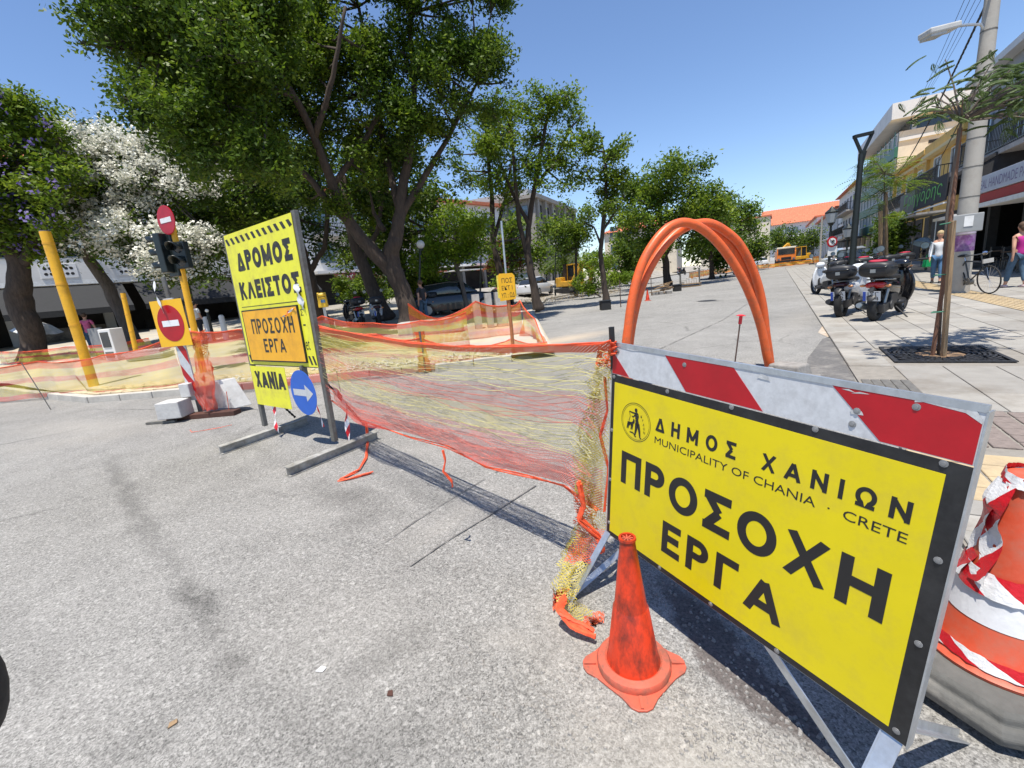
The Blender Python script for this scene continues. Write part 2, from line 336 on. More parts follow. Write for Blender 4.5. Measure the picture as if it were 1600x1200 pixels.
# ================================================================== ground, road
def asphalt():
    t = NT('road_asphalt'); p = t.pos()
    big = t.noise(p, .35, 5, .6); mid = t.noise(p, 2.2, 8, .65); fine = t.noise(p, 38, 8, .75)
    chips = t.sep(t.voro(p, 120))[0]; chips2 = t.sep(t.voro(p, 210))[1]; ch3 = t.sep(t.voro(p, 75))[2]
    v = t.math('MULTIPLY_ADD', t.rng(mid, .3, .7), .06, .198)
    v = t.math('MULTIPLY_ADD', t.rng(big, .35, .65), .05, v)
    sp = t.math('ADD', t.math('MULTIPLY', t.math('SUBTRACT', chips, .5), .13), t.math('MULTIPLY', t.math('SUBTRACT', chips2, .5), .18))
    sp = t.math('ADD', sp, t.math('MULTIPLY', t.math('GREATER_THAN', ch3, .95), .08))
    sp = t.math('SUBTRACT', sp, t.math('MULTIPLY', t.math('GREATER_THAN', chips2, .94), .07))
    sp = t.math('ADD', sp, t.math('MULTIPLY', t.math('SUBTRACT', fine, .5), .20))
    v = t.math('ADD', v, sp)
    # warp for stain outlines
    wv = t.N.new('ShaderNodeVectorMath'); wv.operation = 'MULTIPLY_ADD'; wv.inputs[1].default_value = (.5, .5, 0)
    t.L.new(t.noise(p, 1.7, 6, .7, out=1), wv.inputs[0]); t.L.new(p, wv.inputs[2]); q = wv.outputs[0]
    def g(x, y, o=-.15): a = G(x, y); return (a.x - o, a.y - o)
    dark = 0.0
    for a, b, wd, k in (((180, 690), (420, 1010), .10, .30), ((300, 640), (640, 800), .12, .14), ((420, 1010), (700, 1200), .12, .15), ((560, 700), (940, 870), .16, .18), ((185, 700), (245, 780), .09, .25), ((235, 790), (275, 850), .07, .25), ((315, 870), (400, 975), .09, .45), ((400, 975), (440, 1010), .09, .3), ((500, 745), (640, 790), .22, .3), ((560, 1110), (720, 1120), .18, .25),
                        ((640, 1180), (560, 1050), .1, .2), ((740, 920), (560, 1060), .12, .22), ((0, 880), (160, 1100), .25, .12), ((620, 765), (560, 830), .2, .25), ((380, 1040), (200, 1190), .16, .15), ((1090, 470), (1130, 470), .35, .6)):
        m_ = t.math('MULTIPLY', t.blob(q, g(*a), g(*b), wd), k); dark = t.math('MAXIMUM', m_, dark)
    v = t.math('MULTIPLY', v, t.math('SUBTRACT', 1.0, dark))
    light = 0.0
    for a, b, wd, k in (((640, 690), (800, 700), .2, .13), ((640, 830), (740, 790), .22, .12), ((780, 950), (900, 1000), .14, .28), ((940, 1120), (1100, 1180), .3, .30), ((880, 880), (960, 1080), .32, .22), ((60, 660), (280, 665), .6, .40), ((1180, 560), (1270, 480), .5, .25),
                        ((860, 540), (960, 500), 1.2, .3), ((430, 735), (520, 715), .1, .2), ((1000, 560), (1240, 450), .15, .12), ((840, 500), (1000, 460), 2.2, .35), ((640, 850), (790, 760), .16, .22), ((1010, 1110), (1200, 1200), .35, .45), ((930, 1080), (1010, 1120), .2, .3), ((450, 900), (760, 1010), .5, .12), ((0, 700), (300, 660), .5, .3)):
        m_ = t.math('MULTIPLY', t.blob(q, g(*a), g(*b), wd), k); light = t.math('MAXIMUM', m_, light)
    cw = t.N.new('ShaderNodeVectorMath'); cw.operation = 'MULTIPLY_ADD'; cw.inputs[1].default_value = (.35, .35, 0); t.L.new(t.noise(p, 2.2, 8, .7, out=1), cw.inputs[0]); t.L.new(p, cw.inputs[2])
    ck = t.voro(cw.outputs[0], .45, 'DISTANCE_TO_EDGE', 'Distance'); ckm = t.math('MULTIPLY', t.rng(ck, .012, .002), t.rng(t.noise(p, .6, 3), .5, .6))
    v = t.math('MULTIPLY', v, t.math('SUBTRACT', 1.0, t.math('MULTIPLY', ckm, .35)))
    pits = t.rng(t.voro(p, 26, 'F1', 'Distance'), .13, .06); v = t.math('MULTIPLY', v, t.math('SUBTRACT', 1.0, t.math('MULTIPLY', t.math('MULTIPLY', pits, t.math('GREATER_THAN', t.sep(t.voro(p, 26))[1], .82)), .6)))
    c = t.N.new('ShaderNodeCombineColor'); vr = v; t.L.new(t.math('MULTIPLY', v, 1.0), c.inputs[0]); t.L.new(t.math('MULTIPLY', v, .968), c.inputs[1]); t.L.new(t.math('MULTIPLY', v, .905), c.inputs[2])
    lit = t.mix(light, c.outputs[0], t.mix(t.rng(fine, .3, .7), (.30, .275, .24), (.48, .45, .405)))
    # coarse brown broken surface, its colour darkened to deepen the big board's shadow
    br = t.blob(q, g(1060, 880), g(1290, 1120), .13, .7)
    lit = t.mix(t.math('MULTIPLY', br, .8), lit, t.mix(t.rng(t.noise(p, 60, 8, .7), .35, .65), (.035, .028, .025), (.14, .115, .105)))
    sand = t.blob(q, g(800, 545), g(960, 515), .7); lit = t.mix(t.math('MULTIPLY', sand, .55), lit, (.58, .46, .33))
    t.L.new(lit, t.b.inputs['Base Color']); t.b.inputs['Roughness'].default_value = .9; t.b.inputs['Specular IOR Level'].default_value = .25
    t.bump(t.math('ADD', t.math('MULTIPLY', fine, .7), t.math('MULTIPLY', chips, .5)), .9, .006)
    return t.m
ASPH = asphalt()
earth = mat('pale_earth', (.34, .30, .25), .95, var=.2, scale=1.3, bump=.3)
m_ = MB(); m_.quad((-900, -900, -.03), (900, -900, -.03), (900, 900, -.03), (-900, 900, -.03)); struct('ground', m_, earth)
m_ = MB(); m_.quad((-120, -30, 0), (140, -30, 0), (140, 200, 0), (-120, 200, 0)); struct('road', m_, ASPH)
# painted remains and cracks on the road: thin sheets
# left park ground: one sheet that rises gently
def parkmat():
    t = NT('park_paving'); p = t.pos(); s_ = t.sep(p)
    a = t.mix(t.rng(t.noise(p, 1.1, 7), .35, .65), (.36, .31, .22), (.52, .45, .32)); 
    dr = t.mix(t.rng(t.noise(p, .35, 6, .7), .45, .6), a, (.40, .38, .34))
    far = t.rng(s_[1], 24, 34); dr = t.mix(far, dr, t.mix(t.rng(t.noise(p, .8, 8), .4, .6), (.22, .20, .17), (.36, .33, .28)))
    t.L.new(dr, t.b.inputs['Base Color']); t.b.inputs['Roughness'].default_value = .95; t.bump(t.noise(p, 30, 8, .7), .6); return t.m
KERB = [G(*p).xy for p in ((0, 613), (60, 622), (140, 630), (240, 622), (380, 610), (530, 593), (680, 580), (800, 566))]
def kerb_y(x):
    if x <= KERB[0].x: return KERB[0].y + (KERB[0].x - x) * .35
    for a, b in zip(KERB, KERB[1:]):
        if x <= b.x: return a.y + (b.y - a.y) * (x - a.x) / (b.x - a.x)
    return KERB[-1].y
m_ = MB(); NX, NY = 90, 90
for j in range(NY + 1):
    for i in range(NX + 1):
        tx = (i / NX) ** .7; ty = (j / NY) ** 1.8
        xe = xedge(9 + ty * 110); y0 = None
        x = -100 + (xe + 100) * tx; y0 = kerb_y(min(x, .8)) + .12; y = y0 + ty * (120 - y0)
        xe = xedge(y); x = -100 + (xe + 100) * tx
        m_.v.append((x, y, park_z(x, y) + (random.uniform(-.012, .012) if 0 < ty < .6 and y > y0 + 2.5 else 0)))
for j in range(NY):
    for i in range(NX):
        a = j * (NX + 1) + i; m_.face((a, a + 1, a + NX + 2, a + NX + 1))
park = struct('park_ground', m_, parkmat(), smooth='all')
kerbm = mat('kerb_stone', (.46, .43, .38), .9, var=.15, scale=6, bump=.5)
def stones_along(pts, name, parent, m, L0=.6, wd=.14, h=.155, z=-.02, gap=.012, zf=None, maxn=120):
    cnt = 0
    for a, b in zip(pts, pts[1:]):
        d = Vector(b) - Vector(a); l = d.length; n = max(1, round(l / L0)); ang = math.atan2(d.y, d.x)
        for i in range(n):
            if cnt >= maxn: return
            c = Vector(a) + d * ((i + .5) / n); zz = zf(c.x, c.y) if zf else 0
            q = MB().box((0, 0, 0), (l / n - gap, wd, h)); o = q.build(name, m, parent, bevel=.012)
            o.location = (c.x, c.y, z + zz + h / 2 + random.uniform(-.006, .006)); o.rotation_euler = (random.uniform(-.01, .01), 0, ang + random.uniform(-.012, .012)); cnt += 1
stones_along([Vector((k.x, k.y + .06)) for k in KERB], 'kerb_stone', park, kerbm, .75)
stones_along([(.8, 9.2), (1.2, 20), (3.2, 34), (17, 60)], 'kerb_stone', park, kerbm, 1.1, zf=lambda x, y: max(0, park_z(x, y) - .12), maxn=60)
# sand pavers (individually laid, near the kerb)
pm = [MB().box((0, 0, 0), (.235 - k, .115, .05)).build('paver', pavem, park, bevel=.005) for k in (0, .004)]
cnt = 0; X = -10.6
us = [o.data for o in pm]
for o in pm: bpy.data.objects.remove(o)
while X < -3.6:
    for r in range(9):
        y = kerb_y(X) + .22 + r * .125; xx = X + (r % 2) * .12
        if cnt < 285 and random.random() < .97:
            o = bpy.data.objects.new('paver', us[r % 2]); COL.objects.link(o); o.parent = park
            bv = o.modifiers.new('b', 'BEVEL'); bv.width = .004; bv.segments = 1
            sl_ = (kerb_y(X + .1) - kerb_y(X)) / .1
            o.location = (xx, y, .128 + random.uniform(-.006, .01)); o.rotation_euler = (random.uniform(-.03, .03), random.uniform(-.03, .03), math.atan(sl_) + random.uniform(-.03, .03)); cnt += 1
    X += .243
# rubble strip between pavers and kerb (white broken stones)
rub = mat('white_rubble', (.6, .58, .54), .95, var=.2, scale=20, bump=.5)
m_ = MB()
for i in range(420):
    x = random.uniform(-6.5, .6); y = kerb_y(x) + abs(random.gauss(0, .5)) + .15; r = random.uniform(.01, .05)
    M = Matrix.Rotation(random.random() * 6, 3, Vector((random.random(), random.random(), random.random() + .1)).normalized())
    m_.box((x, y, .13 + r * .3), (r * 2, r * 1.5, r), M=M, tap=.7)
tag(m_.build('rubble', rub), 'loose white broken stones scattered along the left kerb', 'rubble', kind='stuff')
# right-hand pavement
PZ = .035
m_ = MB()
def strip(m_, s0, s1, o0, o1, z, n=1):
    m_.quad(ST(s0, o0, z), ST(s0, o1, z), ST(s1, o1, z), ST(s1, o0, z))
for s0, s1, o0, o1 in ((-8, 140, .80, 14),): strip(m_, s0, s1, o0, o1, PZ - .012)
m_.quad(ST(-8, .8, -.02), ST(-8, .8, PZ - .012), ST(140, .8, PZ - .012), ST(140, .8, -.02))
pave = struct('pavement', m_, grout)
slabmesh = {}
def slab(s, off, ds, do, mt, name='paving_slab', z=PZ, th=.03, rz=0, stuff=None, bev=.004):
    key = (round(ds, 3), round(do, 3), mt.name, round(th, 3))
    if key not in slabmesh:
        q = MB().box((0, 0, -th / 2), (ds, do, th)); me = bpy.data.meshes.new(name); me.from_pydata(q.v, [], q.f); me.materials.append(mt); slabmesh[key] = me
    o = bpy.data.objects.new(name, slabmesh[key]); COL.objects.link(o); o.parent = pave
    if bev: b = o.modifiers.new('b', 'BEVEL'); b.width = bev; b.segments = 1
    p = ST(s, off, z + random.uniform(-.002, .002)); o.location = p; o.rotation_euler = (random.uniform(-.002, .002), random.uniform(-.002, .002), SA + rz); return o
GRC = ST(7.25, 1.0).xy  # grate centre is set below
gc = (G(1377, 545) + G(1540, 547) + G(1585, 570) + G(1393, 570)) / 4; gs, go = gc.dot(SU), gc.dot(SN)
SL, SWd, g_ = .60, .60, .006
far_m = MB(); cnt = 0
cols = [(.8, .42)] + [(1.225 + k * .435, .43) for k in range(6)]   # first strip is the long border slabs
i = 0; s = 4.96
TACT0, TACT1 = 3.85, 4.45
while s < 60:
    for j, (o0, wdt) in enumerate(cols + [(4.47 + k * .53, .525) for k in range(10)]):
        o1 = o0 + wdt
        sc_, oc_ = s + SL / 2, (o0 + o1) / 2
        if abs(sc_ - gs) < .72 and abs(oc_ - go) < .66: continue
        if s < 6.3 and j == 0: continue
        if s > 15 or (j > 10) :
            far_m.mi; c = ST(sc_, oc_, PZ - .01); far_m.box(c, (SL - g_, wdt - g_, .02), SA)
        elif cnt < 290: slab(sc_, oc_, SL - g_, wdt - g_, slabm[(i * 7 + j * 3 + int(random.random() * 2)) % 3]); cnt += 1
        else: c = ST(sc_, oc_, PZ - .01); far_m.box(c, (SL - g_, wdt - g_, .02), SA)
    s += SL; i += 1
tag(far_m.build('distant_slabs', slabm[0], pave), kind='stuff')
for ds_, do_, a_, b_ in ((-.5, 0, 0, 0),): pass
tf = MB(); s = 5.0
while s < 40:          # tactile strip: ribbed tan tiles, running with the street
    if s < 9: slab(s + .15, (TACT0 + TACT1) / 2 , .29, .57, tanm, 'tactile_slab')
    else: tf.box(ST(s + .15, (TACT0 + TACT1) / 2, PZ - .012), (.29, .57, .024), SA)
    for k in range(6): tf.box(ST(s + .15, TACT0 + .08 + k * .088, PZ + .004), (.27, .03, .008), SA)
    s += .30
tag(tf.build('tactile_ribs', tanm, pave), kind='stuff')
# dark pavers where the border strip begins, cobbles and tan blocks near the wrapped cone
for a in range(4):
    for b in range(5): slab(5.2 + a * .24, .865 + b * .084 , .23, .078, darkpave, 'dark_paver', PZ - .002)
for a in range(6):
    for b in range(12):
        slab(4.13 + a * .148, .88 + b * .165, .135, .145, cobm, 'cobble', PZ + random.uniform(-.003, .004), rz=random.uniform(-.03, .03))
tcount = 0
for a in range(22):
    for b in range(7):
        slab(-.1 + a * .186, .96 + b * .31, .176, .295, tanm if a > 17 else slabm[(a + b) % 3], 'tan_block' if a > 17 else 'paving_slab', PZ)
# worn kerb edge patch of dark asphalt and dusty strip along the slab edge
def sheet(name, poly, z, m): 
    q = MB(); k = [(p[0], p[1], z) for p in poly]; q.v += k; q.face(range(len(k))); return struct(name, q, m)
seam = mat('tar_seam', (.10, .096, .09), .9, var=.4, scale=60, dirt=(.22, .21, .195), dirt_amt=1, dscale=9, dlo=.42, world=True)
for pl_, w_ in ((((641, 886), (700, 846), (775, 800), (856, 748)), .006), (((603, 848), (650, 815), (700, 784), (790, 730)), .004), (((150, 640), (420, 640), (700, 618)), .006), (((860, 600), (1000, 560), (1130, 500), (1190, 460)), .010)):
    q = MB()
    for a_, b_ in zip(pl_, pl_[1:]):
        A_, B_ = G(*a_), G(*b_); n_s = max(2, int((B_ - A_).length / .12))
        for k in range(n_s):
            p0, p1 = A_.lerp(B_, k / n_s), A_.lerp(B_, (k + 1) / n_s); d_ = (p1 - p0).normalized(); s_ = Vector((-d_.y, d_.x, 0)); u0, u1 = [w_ * (.4 + .9 * random.random()) for _ in (0, 1)]
            if random.random() < .8: q.quad(p0 - s_ * u0 + Vector((0, 0, .008)), p1 - s_ * u1 + Vector((0, 0, .008)), p1 + s_ * u1 + Vector((0, 0, .008)), p0 + s_ * u0 + Vector((0, 0, .008)))
    struct('road_seam', q, seam)
patch = mat('dark_asphalt_patch', (.13, .125, .12), .95, var=.25, scale=25, bump=.8, bscale=90, dirt=(.32, .3, .27), dirt_amt=.6, dscale=3)
sheet('asphalt_patch', [G(*p) for p in ((1255, 600), (1262, 560), (1285, 530), (1312, 520), (1322, 545), (1337, 600), (1345, 625), (1250, 625))], .004, patch)
dusty = mat('dusty_dirt', (.42, .33, .24), 1, var=.25, scale=8, bump=.8, dirt=(.5, .47, .42), dirt_amt=.8, dscale=2)
sheet('dirt_strip', [G(*p) for p in ((1278, 520), (1288, 505), (1300, 490), (1284, 470), (1270, 452), (1276, 450), (1292, 466), (1318, 500), (1320, 519), (1300, 530))], .004, dusty)
# tree grate
t = thing('tree_grate', 'square cast iron tree grate with rings around the staked young tree', 'tree grate', ST(gs, go, PZ), SA)
q = MB(); hs = .53
fr = q
for sx in (-1, 1): fr.box((sx * (hs - .02), 0, .006), (.04, 2 * hs, .012)); fr.box((0, sx * (hs - .02), .006), (2 * hs - .08, .04, .012))
fr.build('frame', iron, t)
q = MB()
for k in range(9):
    r = .26 + k * .045
    n = 40
    for j in range(n):
        if (j + k) % 5 == 4: continue
        a0 = 2 * math.pi * j / n; a1 = 2 * math.pi * (j + .9) / n
        p0 = (math.cos(a0) * r, math.sin(a0) * r); p1 = (math.cos(a1) * r, math.sin(a1) * r)
        if max(abs(p0[0]), abs(p0[1]), abs(p1[0]), abs(p1[1])) > hs - .05: continue
        q.bar((p0[0], p0[1], .006), (p1[0], p1[1], .006), .024, .012)
for k in range(12):
    a = 2 * math.pi * k / 12 + .1; R1 = (hs - .04) / max(abs(math.cos(a)), abs(math.sin(a)))
    q.bar((math.cos(a) * .24, math.sin(a) * .24, .004), (math.cos(a) * R1, math.sin(a) * R1, .004), .02, .008)
q.build('ring', iron, t)
q = MB(); q.box((0, 0, -.012), (2 * hs - .02, 2 * hs - .02, .004)); q.build('tray', black, t)
q = MB(); q.lathe([(.24, -.008), (.2, .004), (.05, .012)], 24); q.build('soil', soil, t)
# ================================================================== big works board in front
BO = Vector((.361, 1.821, .3)); e_ = Vector((.46711, -.88255, -.05397)); v_ = Vector((.08172, -.01769, .9965)); n_ = v_.cross(e_) * -1
n_ = e_.cross(v_)       # towards the camera side
if n_.dot(CAMP - BO) < 0: n_ = -n_
t = thing('works_sign', 'large yellow and black roadworks board with red and white stripe along its top, front right', 'sign', (BO.x, BO.y, 0))
# local map: (x along, y away from the viewer, z up the board)
BM = Matrix(((e_.x, -n_.x, v_.x, 0), (e_.y, -n_.y, v_.y, 0), (e_.z, -n_.z, v_.z, .3), (0, 0, 0, 1)))
B3 = BM.to_3x3(); BT = BM.translation
def bp(x, y, z): return BM @ Vector((x, y, z))
def bbox(q, x0, x1, y0, y1, z0, z1, m=0): q.box(bp((x0 + x1) / 2, (y0 + y1) / 2, (z0 + z1) / 2), (x1 - x0, y1 - y0, z1 - z0), M=B3, m=m)
q = MB(); bbox(q, 0, 1.1, 0, .003, 0, .743)
blackb = mat('board_black_border', (.010, .010, .011), .5, var=.4, scale=40, dirt=(.05, .05, .05), dirt_amt=.4, dscale=8)
q.build('border_panel', blackb, t)
q = MB(); q.prism([(.018, .022), (1.061, .022), (1.061, .713), (.018, .713)], 0, .001, M=B3 @ Matrix(((1, 0, 0), (0, 0, -1), (0, 1, 0))), c=BT); q.build('yellow_face', sign_y, t)
for i, (a, b, c, d) in enumerate(((0, -.03, .098, 0), (.098, .273 - .008, .374, 1), (.273, .542, .648, 2))): pass
q = MB(); bbox(q, 0, 1.1, .0, .004, .747, .865); q.build('stripe_panel', white_r, t)
def bprism(q, poly, h0, h1, m=0):
    k = len(q.v); n = len(poly)
    for h in (h0, h1):
        for x, z in poly: q.v.append(tuple(bp(x, -h, z)))
    q.face([k + j for j in range(n)], m); q.face([k + n + j for j in range(n)], m)
    for j in range(n): q.face((k + j, k + (j + 1) % n, k + n + (j + 1) % n, k + n + j), m)
for poly in ([(.002, .749), (.098, .749), (.002, .838)], [(.374, .749), (.648, .749), (.542, .863), (.273, .863)], [(.936, .749), (1.097, .749), (1.097, .84), (1.08, .863), (.818, .863)]):
    q = MB(); bprism(q, poly, .0003, .0012); q.build('red_stripe', red_r, t)
q = MB()   # rolled top edge and frame behind
q.bar(bp(-.002, .004, .871), bp(1.102, .004, .871), .012, .016, upv=tuple(v_)); q.build('top_rail', steel, t)
q = MB(); bbox(q, 1.1, 1.104, -.002, .03, -.005, .865); bbox(q, -.004, 0, -.001, .03, 0, .865); bbox(q, 0, 1.1, .0035, .028, -.004, 0); bbox(q, .01, 1.09, .006, .03, .4, .43); q.build('edge_frame', steel, t)
q = MB()
for k in range(16):
    M2 = B3 @ Matrix.Rotation(R_(90), 3, 'X')
for (bx, bz) in ((.012, .735), (.294, .733), (.549, .737), (.794, .737), (1.054, .736), (1.08, .513), (1.08, .289), (1.077, .025), (.779, .012), (.545, .012), (.312, .013), (.010, .5), (.010, .27), (.012, .06), (.03, .845), (.36, .842), (.875, .775), (.88, .81), (.99, .848)):
    q = MB(); q.lathe([(.0085, 0), (.0082, .001), (.0045, .0013), (.0045, .003), (.002, .0032)], 10, c=bp(bx, -.001, bz), M=B3 @ Matrix.Rotation(R_(90), 3, 'X')); o = q.build('bolt', boltm, t, smooth=True)
letters('ΔΗΜΟΣ', (.25, .570, .58, .626), ink, t, BM, .10, .62)
letters('ΧΑΝΙΩΝ', (.663, .571, 1.02, .626), ink, t, BM, .10, .50)
text('MUNICIPALITY OF CHANIA  ·  CRETE', (.249, .520, 1.022, .547), ink, t, BM, depth=.0016)
letters('ΠΡΟΣΟΧΗ', (.076, .288, 1.009, .431), ink, t, BM, .105, .15)
letters('ΕΡΓΑ', (.313, .092, .777, .225), ink, t, BM, .105, .20)
# round emblem: archer and dog in a ring
q = MB(); ex, ez, eR = .146, .573, .0815
def ring(q, r0, r1, n=48, s=1.0):
    for j in range(n):
        a0 = 2 * math.pi * j / n; a1 = 2 * math.pi * (j + 1) / n
        q.quad(*[bp(ex + math.cos(a) * r * s, -.0016, ez + math.sin(a) * r) for a, r in ((a0, r0), (a1, r0), (a1, r1), (a0, r1))])
ring(q, .0775, .0795); ring(q, .0715, .0728)
def bpoly(q, pts, off=-.0017):
    k = len(q.v)
    for x, z in pts: q.v.append(tuple(bp(ex + x, off, ez + z)))
    q.face(range(k, k + len(pts)))
def limb(q, pts, ws):
    for (a, b), (w0, w1) in zip(zip(pts, pts[1:]), zip(ws, ws[1:])):
        d = Vector((b[0] - a[0], b[1] - a[1])); n = Vector((-d.y, d.x)).normalized()
        bpoly(q, [(a[0] - n.x * w0, a[1] - n.y * w0), (b[0] - n.x * w1, b[1] - n.y * w1), (b[0] + n.x * w1, b[1] + n.y * w1), (a[0] + n.x * w0, a[1] + n.y * w0)])
bpoly(q, [(.0 + .0075 * math.cos(a), .05 + .0085 * math.sin(a)) for a in [k * .628 for k in range(10)]])
limb(q, [(.003, .042), (.006, .03), (.006, .012), (.01, -.006)], [.005, .011, .008, .010])
limb(q, [(.006, -.004), (.004, -.03), (-.002, -.058), (.006, -.06)], [.008, .006, .003, .002])
limb(q, [(.014, -.004), (.022, -.03), (.027, -.058), (.034, -.059)], [.008, .006, .003, .002])
limb(q, [(.0, .036), (-.018, .036), (-.036, .038)], [.004, .003, .002])
limb(q, [(-.004, .03), (-.014, .018), (-.022, .022)], [.003, .0025, .002])
limb(q, [(-.036, .038), (-.03, .018), (-.036, .0), (-.032, -.012)], [.0012] * 4)
limb(q, [(-.044, -.012), (-.028, -.014), (-.014, -.008)], [.006, .008, .006])
limb(q, [(-.014, -.008), (-.008, .004), (-.012, .012)], [.006, .005, .002])
for dx in (-.042, -.036, -.02, -.014): limb(q, [(dx, -.014), (dx - .004, -.036)], [.003, .002])
limb(q, [(-.03, -.048), (-.012, -.047), (.0, -.056)], [.002, .003, .001])
q.build('emblem', ink, t)
for ch, (x, z) in zip('ΚΥΔΩΝ', ((.03, .032), (.037, .018), (.043, .002), (.046, -.014), (.048, -.03))): text(ch, (ex + x - .004, ez + z - .005, ex + x + .004, ez + z + .005), ink, t, BM, depth=.0017, name='emblem_letter')
scr = mat('scratched_metal', (.62, .62, .62), .4, .5, var=.3, scale=50)
for poly in ([(.985, .858), (1.0, .862), (1.07, .855), (1.097, .838), (1.097, .845), (1.085, .864), (.985, .864)], [(.84, .858), (.87, .855), (.855, .861)], [(.862, .852), (.9, .857), (.88, .859)], [(.868, .80), (.895, .803), (.89, .812), (.866, .81)], [(.62, .845), (.66, .843), (.65, .856), (.63, .86)], [(.03, .862), (.11, .857), (.16, .863), (.03, .865)]): q = MB(); bprism(q, poly, .0013, .0016); q.build('chipped_paint', scr, t)
# angle-iron legs: two each side, spread fore and aft, with a cross tie
def wl(p): return Vector(p) - Vector((BO.x, BO.y, 0))
def leg(a, b, w=.03, nm='leg'):
    q = MB(); a = Vector(a); b = Vector(b); q.bar(a, b, w, .004, upv=tuple(n_)); 
    d = (b - a).normalized(); s_ = d.cross(n_).normalized() * (w / 2)
    q.bar(a + s_ - n_ * w * .5, b + s_ - n_ * w * .5, .004, w, upv=tuple(n_)); q.build(nm, steel, t)
L0 = wl(G(891, 939)); leg(bp(.012, .02, .04), L0); leg(bp(.012, .03, .02), wl(Vector((.62, 2.13, 0))))
L1 = bp(1.07, .012, .0); foot1 = wl(G(1310, 1330)); leg(L1, foot1, .045); leg(bp(1.08, .03, .02), wl(Vector((1.22, 1.02, 0))), .03)
leg(bp(.745, .01, .0), wl(G(1345, 1225)), .028, 'brace'); leg(L0 + Vector((0, 0, .03)), wl(Vector((.6, 2.12, .09))), .028, 'brace')
leg(bp(1.07, .02, -.04), bp(1.0, .34, -.17), .028, 'brace')
BOARD = t
# ================================================================== small dirty cone
conem = mat('dirty_orange_rubber', (.66, .045, .010), .42, var=.15, scale=5, dirt=(.10, .018, .010), dirt_amt=.85, dscale=14, bump=.2, bscale=60, stretch=(1, 1, .5), dlo=.43)
conep = mat('faded_orange_rubber', (.56, .10, .055), .6, var=.2, scale=8, dirt=(.20, .09, .06), dirt_amt=.8, dscale=14, bump=.2, dlo=.42)
c0 = G(990, 1040); t = thing('traffic_cone', 'small scuffed orange traffic cone on the asphalt in front of the big board', 'traffic cone', (c0.x, c0.y, 0), R_(38))
Hc = .545
q = MB(); q.lathe([(.100, .03), (.096, .045), (.092, .06), (.064, .26), (.060, .265), (.0585, .27), (.028, Hc - .03), (.0275, Hc - .012), (.031, Hc - .008), (.030, Hc), (.022, Hc), (.019, Hc - .03), (.002, Hc - .031)], 36, cap=False); q.build('cone_body', conem, t, smooth=True)
q = MB(); q.lathe([(.134, .004), (.136, .026), (.130, .035), (.105, .041), (.098, .036)], 40, cap=False); q.build('base_ring', conep, t, smooth=True)
poly = []
for k in range(4):
    a = k * math.pi / 2 + math.pi / 4
    for da, r in ((-.42, .153), (-.2, .182), (-.08, .190), (.08, .190), (.2, .182), (.42, .153)): poly.append((math.cos(a + da) * r, math.sin(a + da) * r))
q = MB(); q.prism(poly, 0, .009)
q.build('base_flange', conep, t, bevel=.003)
for k in range(4):
    q = MB(); a = k * math.pi / 2 + math.pi / 4; q.bar((math.cos(a) * .14, math.sin(a) * .14, .012), (math.cos(a) * .185, math.sin(a) * .185, .010), .010, .012); q.build('rib', conep, t)
q = MB()
for k in range(8):
    a = k * math.pi / 4; q.bar((math.cos(a) * .004, math.sin(a) * .004, Hc - .006), (math.cos(a) * .02, math.sin(a) * .02, Hc - .006), .004, .006)
q.lathe([(.009, Hc - .009), (.009, Hc - .003), (.005, Hc - .003)], 12); q.build('top_grille', conep, t)
# ================================================================== tall cone wrapped in barrier tape
c1 = Vector((1.52, 1.20, .025)); t = thing('wrapped_traffic_cone', 'tall orange cone wrapped in red and white tape on a grey rubber foot, right edge', 'traffic cone', (c1.x, c1.y, PZ), R_(20))
conew = mat('orange_cone_plastic', (.60, .085, .035), .5, var=.12, scale=6, dirt=(.40, .14, .09), dirt_amt=.6, dscale=12, bump=.1, dlo=.44)
footm = mat('grey_rubber_foot', (.11, .108, .10), .85, var=.2, scale=12, bump=.4, dirt=(.3, .28, .25), dirt_amt=.6, dscale=4)
HC = .70
q = MB(); oct_ = [(.34, 0), (.345, .03), (.33, .05), (.315, .052), (.31, .075), (.295, .085), (.18, .09)]
q.lathe(oct_, 8, M=Matrix.Rotation(R_(22.5), 3, 'Z')); q.build('foot', footm, t, bevel=.006)
def cr(z): return .205 + (.036 - .205) * (z - .09) / (HC - .09) if z > .20 else .30 - (.30 - .177) * min(1, (z - .09) / .11) ** .6
cw = [(.21, .09), (.212, .10), (.186, .12), (.168, .17), (.156, .20)]
q = MB(); q.lathe(cw + [(cr2, z) for z, cr2 in ((.30, .130), (.5, .086), (HC - .03, .048), (HC - .028, .054), (HC, .053), (HC + .002, .04))], 48); q.build('cone_body', conew, t, smooth=True)
def crad(z):
    zs = [.09, .12, .17, .20, .30, .5, HC - .03, HC]; rs = [.21, .186, .168, .156, .130, .086, .048, .048]
    return float(np.interp(z, zs, rs))
q = MB(); q.lathe([(crad(z) + .002, z) for z in (.235, .26, .29, .32, .345)], 48, cap=False); q.build('reflective_collar', mat('reflective_collar', (.72, .73, .75), .35, var=.08, scale=60, bump=.15, dirt=(.5, .5, .52), dirt_amt=.5, dscale=15), t, smooth='all')
def tapemat():
    t_ = NT('red_white_tape'); s_ = t_.sep(t_.uv()); k = t_.math('ADD', s_[0], t_.math('MULTIPLY', s_[1], .09)); fr = t_.math('FRACT', t_.math('MULTIPLY', k, 5.2))
    f = t_.math('GREATER_THAN', fr, .5); c = t_.mix(f, (.80, .80, .80), (.60, .012, .022)); t_.L.new(c, t_.b.inputs['Base Color']); t_.b.inputs['Roughness'].default_value = .3
    t_.bump(t_.noise(t_.pos(), 60, 6, .6), .8, .004); return t_.m
TAPE = tapemat()
